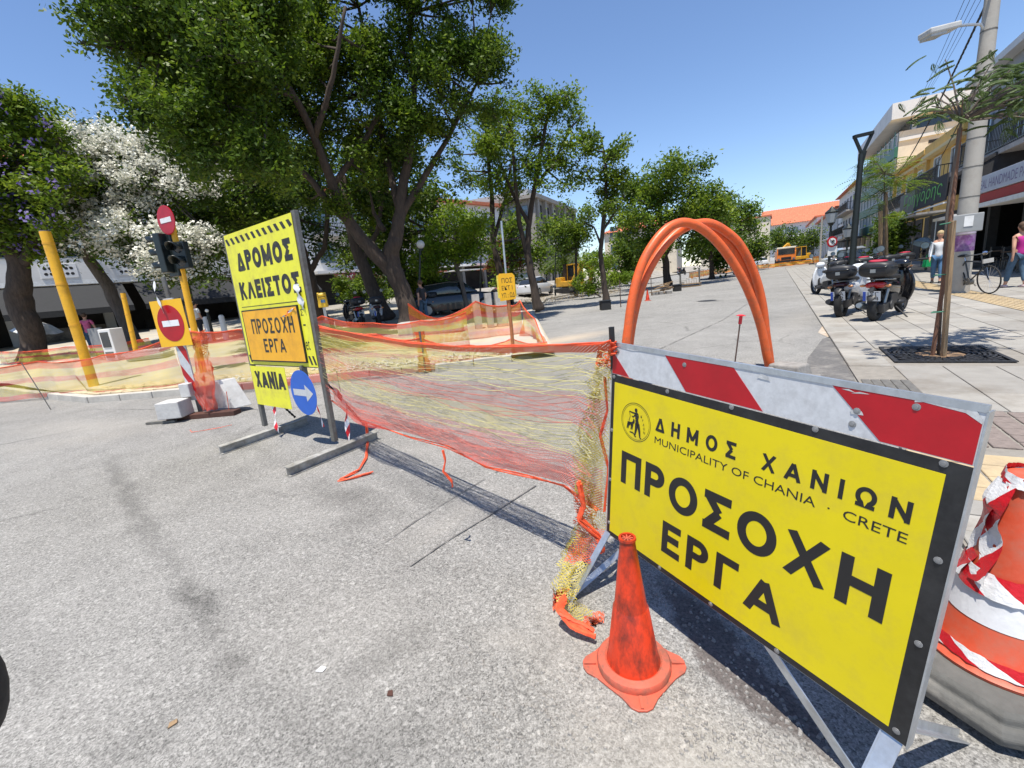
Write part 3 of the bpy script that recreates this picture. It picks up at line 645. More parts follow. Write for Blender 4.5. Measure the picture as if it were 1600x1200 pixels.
def ribbon(q, pts, wdt, upf, n_div=1):
    if q.uv is None: q.uv = []
    P = [Vector(p) for p in pts]; k = len(q.v); L = 0
    for i, p in enumerate(P):
        u = upf(i, p) * (wdt / 2); 
        if i: L += (P[i] - P[i - 1]).length
        q.v += [tuple(p - u), tuple(p + u)]; q.uv += [(L, 0), (L, 1)]
        if i: a = k + 2 * i; q.face((a - 2, a, a + 1, a - 1))
q = MB()
def wrap(z0, z1, a0, turns, wd, n=60, lift=.006, jit=.006):
    pts = []; 
    for i in range(n + 1):
        f = i / n; z = z0 + (z1 - z0) * f + .01 * math.sin(f * 9); a = a0 + turns * 2 * math.pi * f; r = crad(z) + lift + jit * random.random()
        pts.append(Vector((math.cos(a) * r, math.sin(a) * r, z)))
    ribbon(q, pts, wd, lambda i, p: Vector((-.25 * p.x / (math.hypot(p.x, p.y) + 1e-6), -.25 * p.y / (math.hypot(p.x, p.y) + 1e-6), 1)).normalized())
wrap(.36, .38, 0, 1.05, .075); wrap(.14, .15, .3, 1.0, .04, lift=.012); wrap(HC - .01, HC + .0, 0, 1.1, .035)
def drop(a, z0, z1, wd, lift, tw=.0):
    pts = [Vector((math.cos(a + tw * f) * (crad(z0 + (z1 - z0) * f) + lift + .012 * math.sin(f * 7)), math.sin(a + tw * f) * (crad(z0 + (z1 - z0) * f) + lift + .012 * math.sin(f * 7)), z0 + (z1 - z0) * f)) for f in [k / 14 for k in range(15)]]
    ribbon(q, pts, wd, lambda i, p: Vector((-math.sin(a + .3 * math.sin(i * .9)), math.cos(a + .3 * math.sin(i * .9)), .2 * math.sin(i))).normalized())
for a, z1, l, tw in ((R_(150), .36, .012, .25), (R_(135), .34, .010, -.1), (R_(262), .2, .02, .1), (R_(280), .3, .03, .1), (R_(20), .3, .03, 0)): drop(a, HC - .02, z1, .06, l, tw)
q.build('barrier_tape', TAPE, t, smooth='all')
# ================================================================== yellow ROAD CLOSED sign
PL = Vector((-3.062, 5.202, 0)); PR = Vector((-1.872, 4.299, 0)); W2 = (PR - PL).length; ang2 = math.atan2((PR - PL).y, (PR - PL).x)
t = thing('road_closed_sign', 'tall yellow road closed sign with orange panel and blue arrow disc on two posts', 'sign', tuple(PL), ang2)
LEAN = .024
SM = Matrix.Shear('XY', 4, (0, LEAN)) if False else Matrix(((1, 0, .0, 0), (0, 1, LEAN, 0), (0, 0, 1, 0), (0, 0, 0, 1)))
def sbox(q, x0, x1, y0, y1, z0, z1, m=0):
    k = len(q.v); q.box(((x0 + x1) / 2, (y0 + y1) / 2, (z0 + z1) / 2), (x1 - x0, y1 - y0, z1 - z0), m=m)
    for i in range(k, len(q.v)): q.v[i] = tuple(SM @ Vector(q.v[i]))
X0, X1 = .01, 1.475
def wonk(x, z): return x + .012 * (z - 1.4)
q = MB(); sbox(q, .02, 1.475, -.004, .0, .842, 2.292); q.build('main_panel', sign_y2, t)
for x in (.0, 1.49):
    q = MB(); sbox(q, x - .03, x + .03, .004, .05, .08, 2.31); q.build('post', dsteel, t, bevel=.004)
q = MB(); sbox(q, 0, 1.49, .012, .035, .845, .875); q.build('crossbar', dsteel, t)
q = MB(); sbox(q, .0, .80, -.005, -.001, .362, .828); q.build('destination_panel', sign_y2, t)
letters('ΧΑΝΙΑ', (.085, .575, .755, .775), inkworn, t, SM, .13, .12, .0062)
q = MB(); sbox(q, .13, 1.30, -.022, -.017, .905, 1.452); q.build('orange_panel', sign_o, t)
q = MB()
for (a, b, c, d) in ((.115, 1.315, .89, .903), (.115, 1.315, 1.454, 1.467), (.115, .128, .903, 1.454), (1.302, 1.315, .903, 1.454)): sbox(q, a, b, -.0225, -.004, c, d)
q.build('panel_frame', ink, t)
letters('ΠΡΟΣΟΧΗ', (.30, 1.20, 1.20, 1.365), inkworn, t, SM, .085, .2, .0232)
letters('ΕΡΓΑ', (.50, .995, .96, 1.145), inkworn, t, SM, .085, .22, .0232)
letters('ΔΡΟΜΟΣ', (.21, 1.885, 1.38, 2.09), inkworn, t, SM, .135, .13, .0052)
letters('ΚΛΕΙΣΤΟΣ', (.15, 1.58, 1.43, 1.775), inkworn, t, SM, .13, .12, .0052)
text('Σ', (1.335, 1.36, 1.385, 1.42), inkworn, t, SM, depth=.0052); text('–', (1.345, 1.26, 1.39, 1.275), inkworn, t, SM, depth=.0052); text('et', (1.325, 1.02, 1.40, 1.12), inkworn, t, SM, depth=.0052)
q = MB()
def spoly(q, pts, y=-.0052):
    k = len(q.v)
    for x, z in pts: q.v.append(tuple(SM @ Vector((x, y, z))))
    q.face(range(k, k + len(pts)))
for k in range(12):
    x = .035 + k * .121; spoly(q, [(x, 2.245), (x + .055, 2.245), (x + .105, 2.175), (x + .05, 2.175)] if k < 11 else [(x, 2.245), (x + .055, 2.245), (x + .10, 2.19), (x + .05, 2.175)])
for z in (1.50,): spoly(q, [(.11, z), (1.40, z - .005), (1.40, z + .004), (.11, z + .006)])
spoly(q, [(.02, .842), (1.47, .842), (1.47, .85), (.02, .85)])
for x in (.035, 1.33, 1.40): spoly(q, [(x, .96), (x + .035, .96), (x + .07, .87), (x + .035, .87)])
q.build('stripe_print', inkworn, t)
q = MB(); cx, cz, rr = 1.185, .585, .238
q.prism([(cx + rr * math.cos(2 * math.pi * k / 40), cz + rr * math.sin(2 * math.pi * k / 40)) for k in range(40)], 0, .003, M=Matrix(((1, 0, 0), (0, 0, -1), (0, 1, 0))), c=(0, -.03, 0)); o = q.build('arrow_disc', blue_r, t)
q = MB(); k0 = [(-.19, .035), (.05, .035), (.05, .09), (.19, 0), (.05, -.09), (.05, -.035), (-.19, -.035)]; k = len(q.v)
for x, z in k0: q.v.append((cx + x, -.0345, cz + z))
q.face(range(7)); q.build('arrow', white_r, o)
q = MB(); sbox(q, cx - .02, cx + .02, -.029, .03, .70, .86); q.build('disc_bracket', dsteel, t)
# I-beam feet
bm_ = mat('worn_beam', (.30, .29, .26), .6, .3, var=.3, scale=15, dirt=(.6, .6, .58), dirt_amt=.7, dscale=4, bump=.3)
Rz = Matrix.Rotation(-ang2, 3, 'Z')
for a, b in ((G(450, 745), G(590, 686)), (G(345, 710), G(481, 662))):
    la = Rz @ (a - PL); lb = Rz @ (b - PL); d = (lb - la).normalized(); s_ = Vector((-d.y, d.x, 0))
    q = MB(); q.bar(la + Vector((0, 0, .086)), lb + Vector((0, 0, .086)), .085, .008); q.bar(la + Vector((0, 0, .046)), lb + Vector((0, 0, .046)), .012, .072); q.bar(la + Vector((0, 0, .006)), lb + Vector((0, 0, .006)), .085, .008); q.build('beam_foot', bm_, t)
ropem = mat('dark_rope', (.03, .028, .025), .9, var=.5, scale=60)
def rope(q, a, b, r=.012, n=40):
    a = Vector(a); b = Vector(b); d = (b - a); l = d.length; u = d.normalized().orthogonal().normalized(); v = d.normalized().cross(u)
    for ph in (0, math.pi):
        q.tube([a + d * (k / n) + (u * math.cos(k * 1.1 + ph) + v * math.sin(k * 1.1 + ph)) * r * .6 for k in range(n + 1)], r * .65, 5)
for (px_, py_), (qx, qy), x_, h_ in (((0, 0), (575, 681), 1.49, .70), ((0, 0), (464, 664), .0, .62)):
    q = MB(); e = Rz @ (G(qx, qy) - PL); rope(q, (x_, .05, h_), (e.x, e.y, .10)); q.build('stay_rope', ropem, t)
# tape scraps tied to the sign
def tapestrip(name, label, pts, wd=.05, group=None, m=None, sway=.4):
    q = MB(); P = [Vector(p) for p in pts]; fine = []
    for a, b in zip(P, P[1:]):
        for k in range(5): fine.append(a.lerp(b, k / 5))
    fine.append(P[-1])
    ribbon(q, fine, wd, lambda i, p: Vector((math.cos(ang2 + sway * math.sin(i * .8)), math.sin(ang2 + sway * math.sin(i * .8)), .12 * math.sin(i * 1.3))).normalized())
    o = q.build(name, m or TAPE, None, smooth='all'); return tag(o, label, 'tape', group)
def SP(x, y, z): return PL + Matrix.Rotation(ang2, 3, 'Z') @ (SM @ Vector((x, y, z)))
tapestrip('barrier_tape_strip', 'red and white tape hanging below the left half of the yellow sign', [SP(.33, .03, .40), SP(.36, .0, .25), SP(.40, -.03, .12), SP(.44, -.02, .02)], .055)
tapestrip('barrier_tape_strip', 'red and white tape hanging behind the right post of the yellow sign', [SP(1.53, .10, .62), SP(1.58, .16, .40), SP(1.60, .12, .2), SP(1.62, .10, .02)], .06)
tapestrip('barrier_tape_strip', 'thin red and white tape under the blue arrow disc', [SP(1.10, .1, .42), SP(1.13, .12, .3), SP(1.15, .12, .16)], .03)
tapestrip('barrier_tape_strip', 'crumpled white and red tape scrap on the orange panel corner', [SP(1.03, -.03, 1.36), SP(1.12, -.04, 1.38), SP(1.2, -.03, 1.42), SP(1.28, -.03, 1.44)], .05)
tapestrip('torn_paper', 'torn white paper stuck near the upper right of the yellow sign', [SP(1.36, -.012, 1.66), SP(1.38, -.02, 1.58), SP(1.40, -.015, 1.5), SP(1.41, -.012, 1.42)], .08, m=white)
# ================================================================== safety nets
def netmat(name, bands, cell=.03, strand=.34, dens=None):
    """bands: list of (v0, colour, strand share) along the net's height"""
    t_ = NT(name); uv = t_.uv(); s_ = t_.sep(uv); nz = t_.noise(uv, 3, 4, .6)
    u = t_.math('MULTIPLY_ADD', nz, .3, t_.math('MULTIPLY', s_[0], 1 / cell)); v = t_.math('MULTIPLY', s_[1], 1 / cell)
    vr = s_[2]
    at = t_.N.new('ShaderNodeAttribute'); at.attribute_name = 'vfrac'; vf = at.outputs['Fac']
    vf = t_.math('ADD', vf, t_.math('MULTIPLY', t_.math('SUBTRACT', t_.noise(uv, 1.2, 3, .5), .5), .05))
    r = t_.N.new('ShaderNodeValToRGB'); r.color_ramp.interpolation = 'CONSTANT'; r2 = t_.N.new('ShaderNodeValToRGB'); r2.color_ramp.interpolation = 'CONSTANT'
    for ramp, fn in ((r, lambda b: list(b[1]) + [1]), (r2, lambda b: [b[2]] * 3 + [1])):
        el = ramp.color_ramp.elements; el[0].position = bands[0][0]; el[0].color = fn(bands[0]); el[1].position = bands[1][0]; el[1].color = fn(bands[1])
        for b in bands[2:]: x = el.new(b[0]); x.color = fn(b)
        t_.L.new(vf, ramp.inputs[0])
    d1 = t_.math('ADD', u, v); d2 = t_.math('SUBTRACT', u, v)
    w_ = t_.math('ADD', r2.outputs[0], t_.math('MULTIPLY', t_.math('SUBTRACT', t_.noise(uv, 5, 5, .7), .5), .35))
    a = t_.math('LESS_THAN', t_.math('FRACT', d1), w_); b = t_.math('LESS_THAN', t_.math('FRACT', d2), w_); m = t_.math('MAXIMUM', a, b)
    t_.L.new(r.outputs[0], t_.b.inputs['Base Color']); t_.b.inputs['Roughness'].default_value = .5
    tr = t_.N.new('ShaderNodeBsdfTranslucent'); t_.L.new(r.outputs[0], tr.inputs[0]); ms = t_.N.new('ShaderNodeMixShader'); ms.inputs[0].default_value = .4
    t_.L.new(t_.b.outputs[0], ms.inputs[1]); t_.L.new(tr.outputs[0], ms.inputs[2])
    tp = t_.N.new('ShaderNodeBsdfTransparent'); m2 = t_.N.new('ShaderNodeMixShader'); t_.L.new(m, m2.inputs[0]); t_.L.new(tp.outputs[0], m2.inputs[1]); t_.L.new(ms.outputs[0], m2.inputs[2])
    t_.L.new(m2.outputs[0], t_.N['Material Output'].inputs[0]); return t_.m
NO = (.80, .14, .055); NYl = (.68, .56, .09); NR = (.60, .09, .06); NOr = (.85, .30, .03); NP = (.82, .12, .09)
net_far = netmat('safety_net_far', [(0, NP, .30), (.14, NYl, .25), (.46, NR, .28), (.60, NYl, .25), (.82, NO, .36), (.97, NO, .8)], .03)
net_front = netmat('safety_net_front', [(0, NP, .36), (.13, NP, .17), (.27, NYl, .16), (.48, NR, .15), (.68, NYl, .10), (.95, NO, .6)], .014)
net_or = netmat('safety_net_orange', [(0, NO, .30), (.3, NOr, .28), (.45, NYl, .26), (.65, NO, .32), (.8, NOr, .38), (.96, NO, .8)], .03)
net_tail = netmat('safety_net_tail', [(0, NO, .4), (.12, NYl, .20), (.38, NO, .26), (.5, NYl, .18), (.75, NYl, .18), (.93, NO, .4)], .012)
def netmesh(name, top, bot, m, parent=None, nu=120, nv=16, wr=.03, seed=1, bulge=.0):
    """sheet between two polylines with folds"""
    rg = np.random.default_rng(seed)
    def res(pl, n):
        P = np.array([tuple(p) for p in pl]); d = np.r_[0, np.cumsum(np.linalg.norm(np.diff(P, axis=0), axis=1))]; t = np.linspace(0, d[-1], n + 1)
        return np.stack([np.interp(t, d, P[:, k]) for k in range(3)], 1), t
    A, tu = res(top, nu); B, _ = res(bot, nu)
    ph = rg.random(12) * 6.28; fr = rg.uniform(1.2, 9, 12); fv = rg.uniform(-5, 5, 12)
    V = []; UV = []; vf = []
    for i in range(nu + 1):
        d = A[min(i + 1, nu)] - A[max(i - 1, 0)]; nn = np.array([-d[1], d[0], 0]); nn /= np.linalg.norm(nn) + 1e-9
        hgt = np.linalg.norm(A[i] - B[i])
        for j in range(nv + 1):
            f = j / nv; p = B[i] * (1 - f) + A[i] * f; env = math.sin(math.pi * min(1, (1 - f) * .62 + .03)) if True else 1
            o = sum(math.sin(tu[i] * fr[k] + f * fv[k] + ph[k]) / (1 + fr[k] * .25) for k in range(12)) * wr * env
            p = p + nn * (o + bulge * math.sin(math.pi * f)); p[2] += .3 * wr * math.sin(tu[i] * 5 + ph[0]) * (1 - f)
            p[2] = max(p[2], .006)
            V.append(tuple(p)); UV.append((tu[i], f * hgt)); vf.append(f)
    q = MB(); q.v = V; q.uv = UV
    for i in range(nu):
        for j in range(nv): a = i * (nv + 1) + j; q.face((a, a + nv + 1, a + nv + 2, a + 1))
    o = q.build(name, m, parent, smooth='all'); at = o.data.attributes.new('vfrac', 'FLOAT', 'POINT'); at.data.foreach_set('value', vf); return o
ropeo = mat('orange_net_rope', (.78, .10, .035), .6, var=.25, scale=30, bump=.3)
def bundle(q, pts, r, n=4, seed=0, tw=6):
    rd = random.Random(seed); P = [Vector(p) for p in pts]; fine = []
    for a, b in zip(P, P[1:]):
        for k in range(8): fine.append(a.lerp(b, k / 8))
    fine.append(P[-1])
    for k in range(n):
        ph = rd.random() * 6.28
        q.tube([p + Vector((math.cos(i / tw + ph), math.sin(i / tw + ph), math.sin(i / tw * 1.3 + ph))) * r * .6 for i, p in enumerate(fine)], [r * rd.uniform(.35, .6) for _ in fine], 5)
def DP(px, py, base):   # point on the vertical line over ground point `base` seen nearest pixel row py (by height)
    d = ray(px, py); hor = Vector((d.x, d.y)); s = Vector((base[0], base[1])).length / hor.length
    return CAMP + d * s
# front net: yellow sign -> big board
topL = DP(497, 511, (-1.80, 4.35)); topR = BO + e_ * .0 + v_ * .85 + Vector((0, 0, .03))
def lerp(a, b, f): return a + (b - a) * f
def fnet(f): return lerp(Vector((-1.80, 4.35, 0)), Vector((.35, 1.86, 0)), f)
tops = []; bots = []
for (px, py) in ((497, 511), (560, 523), (640, 535), (720, 541), (800, 541), (880, 540), (940, 536), (955, 532)):
    d = ray(px, py); # intersect with vertical plane through the two posts
    a = fnet(0); b = fnet(1); nx, ny = (b.y - a.y), -(b.x - a.x); s = ((a.x) * nx + (a.y) * ny) / (d.x * nx + d.y * ny); tops.append(CAMP + d * s)
for (px, py) in ((518, 625), (560, 656), (640, 683), (700, 699), (760, 728), (820, 745), (880, 757), (935, 800)):
    d = ray(px, py); s = ((a.x) * nx + (a.y) * ny) / (d.x * nx + d.y * ny); bots.append(CAMP + d * s)
t = thing('safety_net', 'see-through orange and yellow plastic net stretched between the yellow sign and the big board', 'safety net', tuple(fnet(.5)))
def rel(pts, t): return [Vector(p) - t.location for p in pts]
netmesh('net_sheet', rel(tops, t), rel(bots, t), net_front, t, 200, 26, .035, 3, bulge=.04)
rs = random.Random(8)
for lo, hi, m_s in ((.03, .27, 'pink_strand'), (.27, .48, 'yellow_strand'), (.48, .68, 'red_strand'), (.68, .95, 'yellow_strand')):  # extra fine strands, added so the net casts a darker shadow
    q = MB(); n_s = int((hi - lo) * 56)
    for k in range(n_s):
        f = lo + (hi - lo) * (k + .5) / n_s; pts = []; ph = rs.random() * 6; ph2 = rs.random() * 6
        A_ = rel(tops, t); B_ = rel(bots, t)
        for i in range(len(A_) - 1):
            for g in range(6):
                u = i + g / 6; a_ = A_[i].lerp(A_[i + 1], g / 6); b_ = B_[i].lerp(B_[i + 1], g / 6); p = b_.lerp(a_, f); o_ = .04 * math.sin(math.pi * f) + .03 * math.sin(u * 2.1 + ph) * (1 - f) + .012 * math.sin(u * 5 + ph2); pts.append(p + Vector((-.76, -.65, 0)) * o_ + Vector((0, 0, .012 * math.sin(u * 3.3 + ph))))
        q.tube(pts, .0015, 3, cap=False)
    tag(q.build('shadow_strands', mat(m_s, {'p': (.70, .20, .15), 'y': (.58, .52, .22), 'r': (.56, .16, .12)}[m_s[0]], .6), t, smooth='all'), kind='stuff')
q = MB(); bundle(q, rel(tops, t), .008, 3, 1); q.build('top_cord', ropeo, t, smooth=True)
q = MB(); bundle(q, rel([b + Vector((0, 0, .01 * math.sin(i * 3))) for i, b in enumerate(bots)], t), .009, 2, 2); q.build('hem_cord', ropeo, t, smooth=True)
# tail gathered at the board's left edge
def onp(px, py, Y): return D(px, py, Y)
tl = [onp(935, 536, 1.93), onp(957, 536, 1.84)]
q = None
colA = [(948, 540), (932, 590), (918, 650), (905, 705), (905, 770), (905, 820), (885, 870), (874, 920), (870, 950), (900, 985), (930, 985)]
colB = [(960, 538), (957, 600), (955, 650), (952, 720), (950, 780), (948, 832), (930, 870), (905, 915), (900, 935), (930, 960), (945, 960)]
def yy(py): return 1.86 if py < 850 else 1.86 - (py - 850) / 135 * .28
def vstrip(name, A, B, m, parent, nv=6, wr=.012, seed=4):
    rg = random.Random(seed); V = []; UV = []; vf = []; L = 0; N = (len(A) - 1) * 6; pa = None
    for i in range(N + 1):
        f = i / 6; k = min(int(f), len(A) - 2); g = f - k
        a = A[k].lerp(A[k + 1], g); b = B[k].lerp(B[k + 1], g)
        if pa is not None: L += (a - pa).length
        pa = a
        for j in range(nv + 1):
            h = j / nv; p = a.lerp(b, h) + Vector((rg.uniform(-wr, wr), wr * 1.5 * math.sin(j * 2.2 + i * .35), rg.uniform(-wr, wr) * .3)); p.z = max(p.z, .008)
            V.append(tuple(p)); UV.append((L, h * (b - a).length + .1)); vf.append(1 - i / N)
    q = MB(); q.v = V; q.uv = UV
    for i in range(N):
        for j in range(nv): a = i * (nv + 1) + j; q.face((a, a + nv + 1, a + nv + 2, a + 1))
    o = q.build(name, m, parent, smooth='all'); at = o.data.attributes.new('vfrac', 'FLOAT', 'POINT'); at.data.foreach_set('value', vf); return o
vstrip('net_tail', rel([onp(x, y, yy(y) + .03) for x, y in colA], t), rel([onp(x, y, yy(y)) for x, y in colB], t), net_tail, t)
vstrip('net_tail', rel([onp(x - 8, y, yy(y) + .07) for x, y in colA[:9]], t), rel([onp(x - 18, y + 6, yy(y) + .03) for x, y in colB[:9]], t), net_tail, t, seed=9, wr=.02)
q = MB(); bundle(q, rel([onp(x, y, 1.86) for x, y in ((905, 755), (912, 790), (905, 810), (935, 840), (942, 862))], t), .013, 5, 5); q.build('gathered_hem', ropeo, t, smooth=True)
q = MB(); bundle(q, rel([onp(x, y, 1.86) for x, y in ((945, 590), (950, 640), (938, 680), (950, 730), (944, 800))], t), .007, 3, 7); q.build('gathered_hem', ropeo, t, smooth=True); q = MB()
bundle(q, rel([onp(880, 935, 1.66), onp(872, 955, 1.6), onp(895, 975, 1.56), onp(930, 990, 1.52)], t), .017, 9, 6); q.build('gathered_hem', ropeo, t, smooth=True); q = MB(); bundle(q, rel([onp(x, y, 2.25) for x, y in ((692, 705), (697, 720), (693, 735), (705, 752), (706, 762))], t), .008, 3, 8)
q.build('gathered_hem', ropeo, t, smooth=True)
q = MB(); 
for k in range(4): bundle(q, rel([topR + Vector((-.012, 0, -.05 + .012 * k)), topR + Vector((.0, -.03, -.04 + .013 * k)), topR + Vector((.02, .01, -.045 + .012 * k)), topR + Vector((-.012, .0, -.05 + .012 * k))], t), .008, 2, k)
q.build('knot', ropeo, t, smooth=True)
q = MB(); q.tube(rel([topR + Vector((.0, .01, -.16)), topR + Vector((0, .01, .06))], t), .012, 8); q.build('stake', black, t)
q = MB(); bundle(q, [G(x, y, .012) for x, y in ((574, 690), (572, 715), (560, 735), (540, 745), (530, 750), (545, 748), (582, 738))] , .014, 4, 3); bundle(q, [DP(572, 660, G(574, 690)), DP(575, 690, G(574, 690)), G(573, 712, .012)], .014, 4, 2)
tag(q.build('net_cord_tangle', ropeo, smooth=True), 'pink orange net cord trailing on asphalt beside the right beam foot', 'cord')
def stake_(name, label, px, py, h, r, m, group=None, lean=0, z=0, f=G):
    p = f(px, py); q = MB(); q.tube([(0, 0, -.03), (lean * .5, 0, h / 2), (lean, 0, h)], r, 8); o = q.build(name, m, None, smooth=True); o.location = p; return tag(o, label, 'stake', group)
def groundnet(name, label, seq, m, wr=.04, seed=2, f=G, nu=110, zoff=0):
    """seq: (ground px, ground py, top height)"""
    P = [f(a, b) for a, b, h in seq]; c = P[len(P) // 2]
    t = thing(name, label, 'safety net', tuple(c), group='plastic safety nets')
    top = [p + Vector((0, 0, s[2])) - c for p, s in zip(P, seq)]; bot = [p + Vector((0, 0, .05)) - c for p in P]
    # sag between posts
    def sag(pl, k):
        o = []
        for a, b in zip(pl, pl[1:]):
            for i in range(6):
                g = i / 6; o.append(a.lerp(b, g) - Vector((0, 0, k * 4 * g * (1 - g))))
        return o + [pl[-1]]
    T = sag(top, .07); netmesh('net_sheet', T, sag(bot, 0), m, t, nu, 12, wr, seed)
    q = MB(); bundle(q, T, .012, 3, seed); q.build('top_cord', ropeo, t, smooth=True); return t
groundnet('safety_net', 'orange yellow and red striped net running along the left kerb past the yellow pole', [(-120, 640, .85), (78, 624, .86), (180, 622, .9), (292, 612, 1.12)], net_far, .05, 5)
groundnet('safety_net', 'striped net between the striped post and the yellow sign', [(300, 622, 1.3), (395, 612, 1.16), (500, 601, 1.18), (600, 592, .82), (665, 583, .66)], net_far, .05, 6)
groundnet('safety_net', 'striped net hanging behind the main tree side of the yellow sign', [(470, 566, 1.02), (515, 556, .98), (590, 550, .72), (664, 548, .70), (735, 542, .8)], net_far, .03, 8, GP)
groundnet('safety_net', 'orange net pen around the orange post, near side', [(665, 583, .66), (735, 573, .42), (803, 562, .42), (857, 556, .28)], net_or, .04, 9)
groundnet('safety_net', 'orange net pen behind the orange post, far peaked side', [(650, 556, 1.25), (690, 545, .78), (751, 538, 1.12), (800, 530, .92), (818, 528, 1.0)], net_or, .05, 10)
groundnet('safety_net', 'bright orange net closing the pen beside the open road', [(818, 528, 1.0), (840, 540, .62), (857, 556, .12)], net_or, .06, 11, nu=50)
groundnet('safety_net', 'low striped net in the shade behind the thick left tree', [(0, 572, .55), (110, 566, .55), (240, 556, .6)], net_far, .05, 12, GP)
stake_('thin_stake', 'thin dark stake holding the far left net', 80, 640, .95, .008, dsteel, lean=-.25)
stake_('thin_stake', 'small dark stake by the kerb right of the yellow sign', 532, 612, .35, .006, dsteel)
# orange cloth wrapped post of the net pen
q = MB(); q.tube([(0, 0, 0), (.01, 0, .4), (0, 0, .78)], .02, 8); o = q.build('net_post', dsteel, None); o.location = G(665, 583); tag(o, 'thin steel post wrapped with a folded strip of orange net', 'post')
a = G(665, 583); vs_ = vstrip('net_wrap', [Vector((-.10, 0, .78)), Vector((-.07, 0, .55)), Vector((-.10, 0, .3)), Vector((-.12, 0, .03))], [Vector((.08, 0, .78)), Vector((.07, 0, .55)), Vector((.09, 0, .3)), Vector((.12, 0, .03))], netmat('net_wrap_orange', [(0, NOr, .55), (.3, (.85, .42, .03), .6), (.7, NOr, .6), (.9, NO, .7)], .02), o, seed=3)
# ================================================================== left group: striped post with square no-entry sign
base = Vector((-4.76, 6.52, 0)); t = thing('striped_post_with_no_entry', 'orange square no entry sign on a red and white striped post weighted with concrete blocks', 'sign', tuple(base), R_(-13))
sp = Matrix.Rotation(R_(28), 3, 'Z')
q = MB(); q.box((.03, 0, 1.0), (.17, .02, 1.5)); q.build('striped_board', white_r, t)
q = MB(); y_ = -.0115
for z0 in (.30, .78, 1.26):
    k = len(q.v); q.v += [(-.055, y_, z0 + .0), (.115, y_, z0 - .30 + .30), (.115, y_, z0 + .26), (-.055, y_, z0 + .02)][:0]
    pts = [(-.055, z0 + .34), (.115, z0 + .0), (.115, z0 + .22), (-.055, z0 + .5)] if z0 < 1.2 else [(-.055, z0 + .30), (.115, z0 - .04), (.115, z0 + .2), (-.055, z0 + .44)]
    q.v += [(x, y_, z) for x, z in pts]; q.face((k, k + 1, k + 2, k + 3))
q.build('red_stripe', red_r, t)
q = MB(); q.tube([(.0, .06, 0), (-.02, .07, 1.0), (-.05, .08, 2.05)], .03, 10); q.build('pole', dsteel, t, smooth=True)
q = MB(); q.box((0, -.03, 1.40), (.56, .004, .66)); o = q.build('orange_square', mat('no_entry_orange', (.88, .48, .01), .4, var=.05, dirt=(.5, .3, .05), dirt_amt=.3), t)
q = MB(); M_ = Matrix(((1, 0, 0), (0, 0, -1), (0, 1, 0))); q.prism([(.225 * math.cos(k * math.pi / 18), 1.40 + .26 * math.sin(k * math.pi / 18)) for k in range(36)], 0, .002, M=M_, c=(0, -.033, 0)); q.build('red_disc', red_r, o)
q = MB(); q.box((0, -.0365, 1.40), (.29, .002, .085)); q.build('white_bar', white, o)
for k in range(3):
    q = MB(); q.box((-.02, .01, 1.85 - .09 * k), (.09, .1, .012)); 
cb = mat('light_concrete_block', (.50, .49, .47), .9, var=.12, scale=10, bump=.4, dirt=(.3, .28, .26), dirt_amt=.5)
q = MB(); q.box((-.12, -.22, .19), (.34, .30, .24), .25, tap=.96); q.build('weight_block', cb, t, bevel=.012)
q = MB(); q.box((-.02, .0, .42), (.16, .2, .20), .1); q.build('weight_block', cb, t, bevel=.01)
q = MB(); q.prism([(-.34, 0), (.42, 0), (.14, .42), (-.06, .42)], 0, .2, M=Matrix(((.8, 0, .6), (-.1, 0, 1), (0, 1, 0))), c=(.32, .08, .08)); q.build('wedge_block', cb, t, bevel=.01)
q = MB(); q.box((.2, -.08, .035), (1.05, .16, .07), .16); q.build('skid', brownwood, t, bevel=.005)
q = MB(); q.box((-.35, .05, .02), (.5, .06, .04), .2); q.box((-.3, -.32, .02), (.45, .05, .03), .15); q.build('skid', dsteel, t)
vstrip('net_scrap', [Vector((.20, .02, 1.12)), Vector((.20, -.0, .9)), Vector((.23, -.1, .5)), Vector((.30, -.16, .12))], [Vector((.45, .05, 1.28)), Vector((.42, .05, .9)), Vector((.5, 0, .5)), Vector((.42, -.05, .10))], netmat('net_scrap_orange', [(0, NR, .6), (.3, NO, .4), (.6, NOr, .4), (.8, NO, .4)], .022), t, seed=5, wr=.03)
tapestrip('barrier_tape_strip', 'white tape tied over the orange square no entry sign', [base + Vector((-.09, -.02, 2.0)), base + Vector((-.10, -.05, 1.85)), base + Vector((-.07, -.06, 1.7)), base + Vector((-.04, -.07, 1.55))], .05, m=white)
q = MB(); bundle(q, [G(x, y, .01) for x, y in ((297, 672), (300, 675), (320, 672), (345, 668), (362, 664))], .004, 2, 3); bundle(q, [DP(354, 612, (-4.2, 6.4)), DP(358, 640, (-4.2, 6.4)), DP(361, 663, (-4.2, 6.4))], .006, 2, 3); tag(q.build('red_string', ropeo), 'thin red string dangling and trailing right of the striped post', 'string')
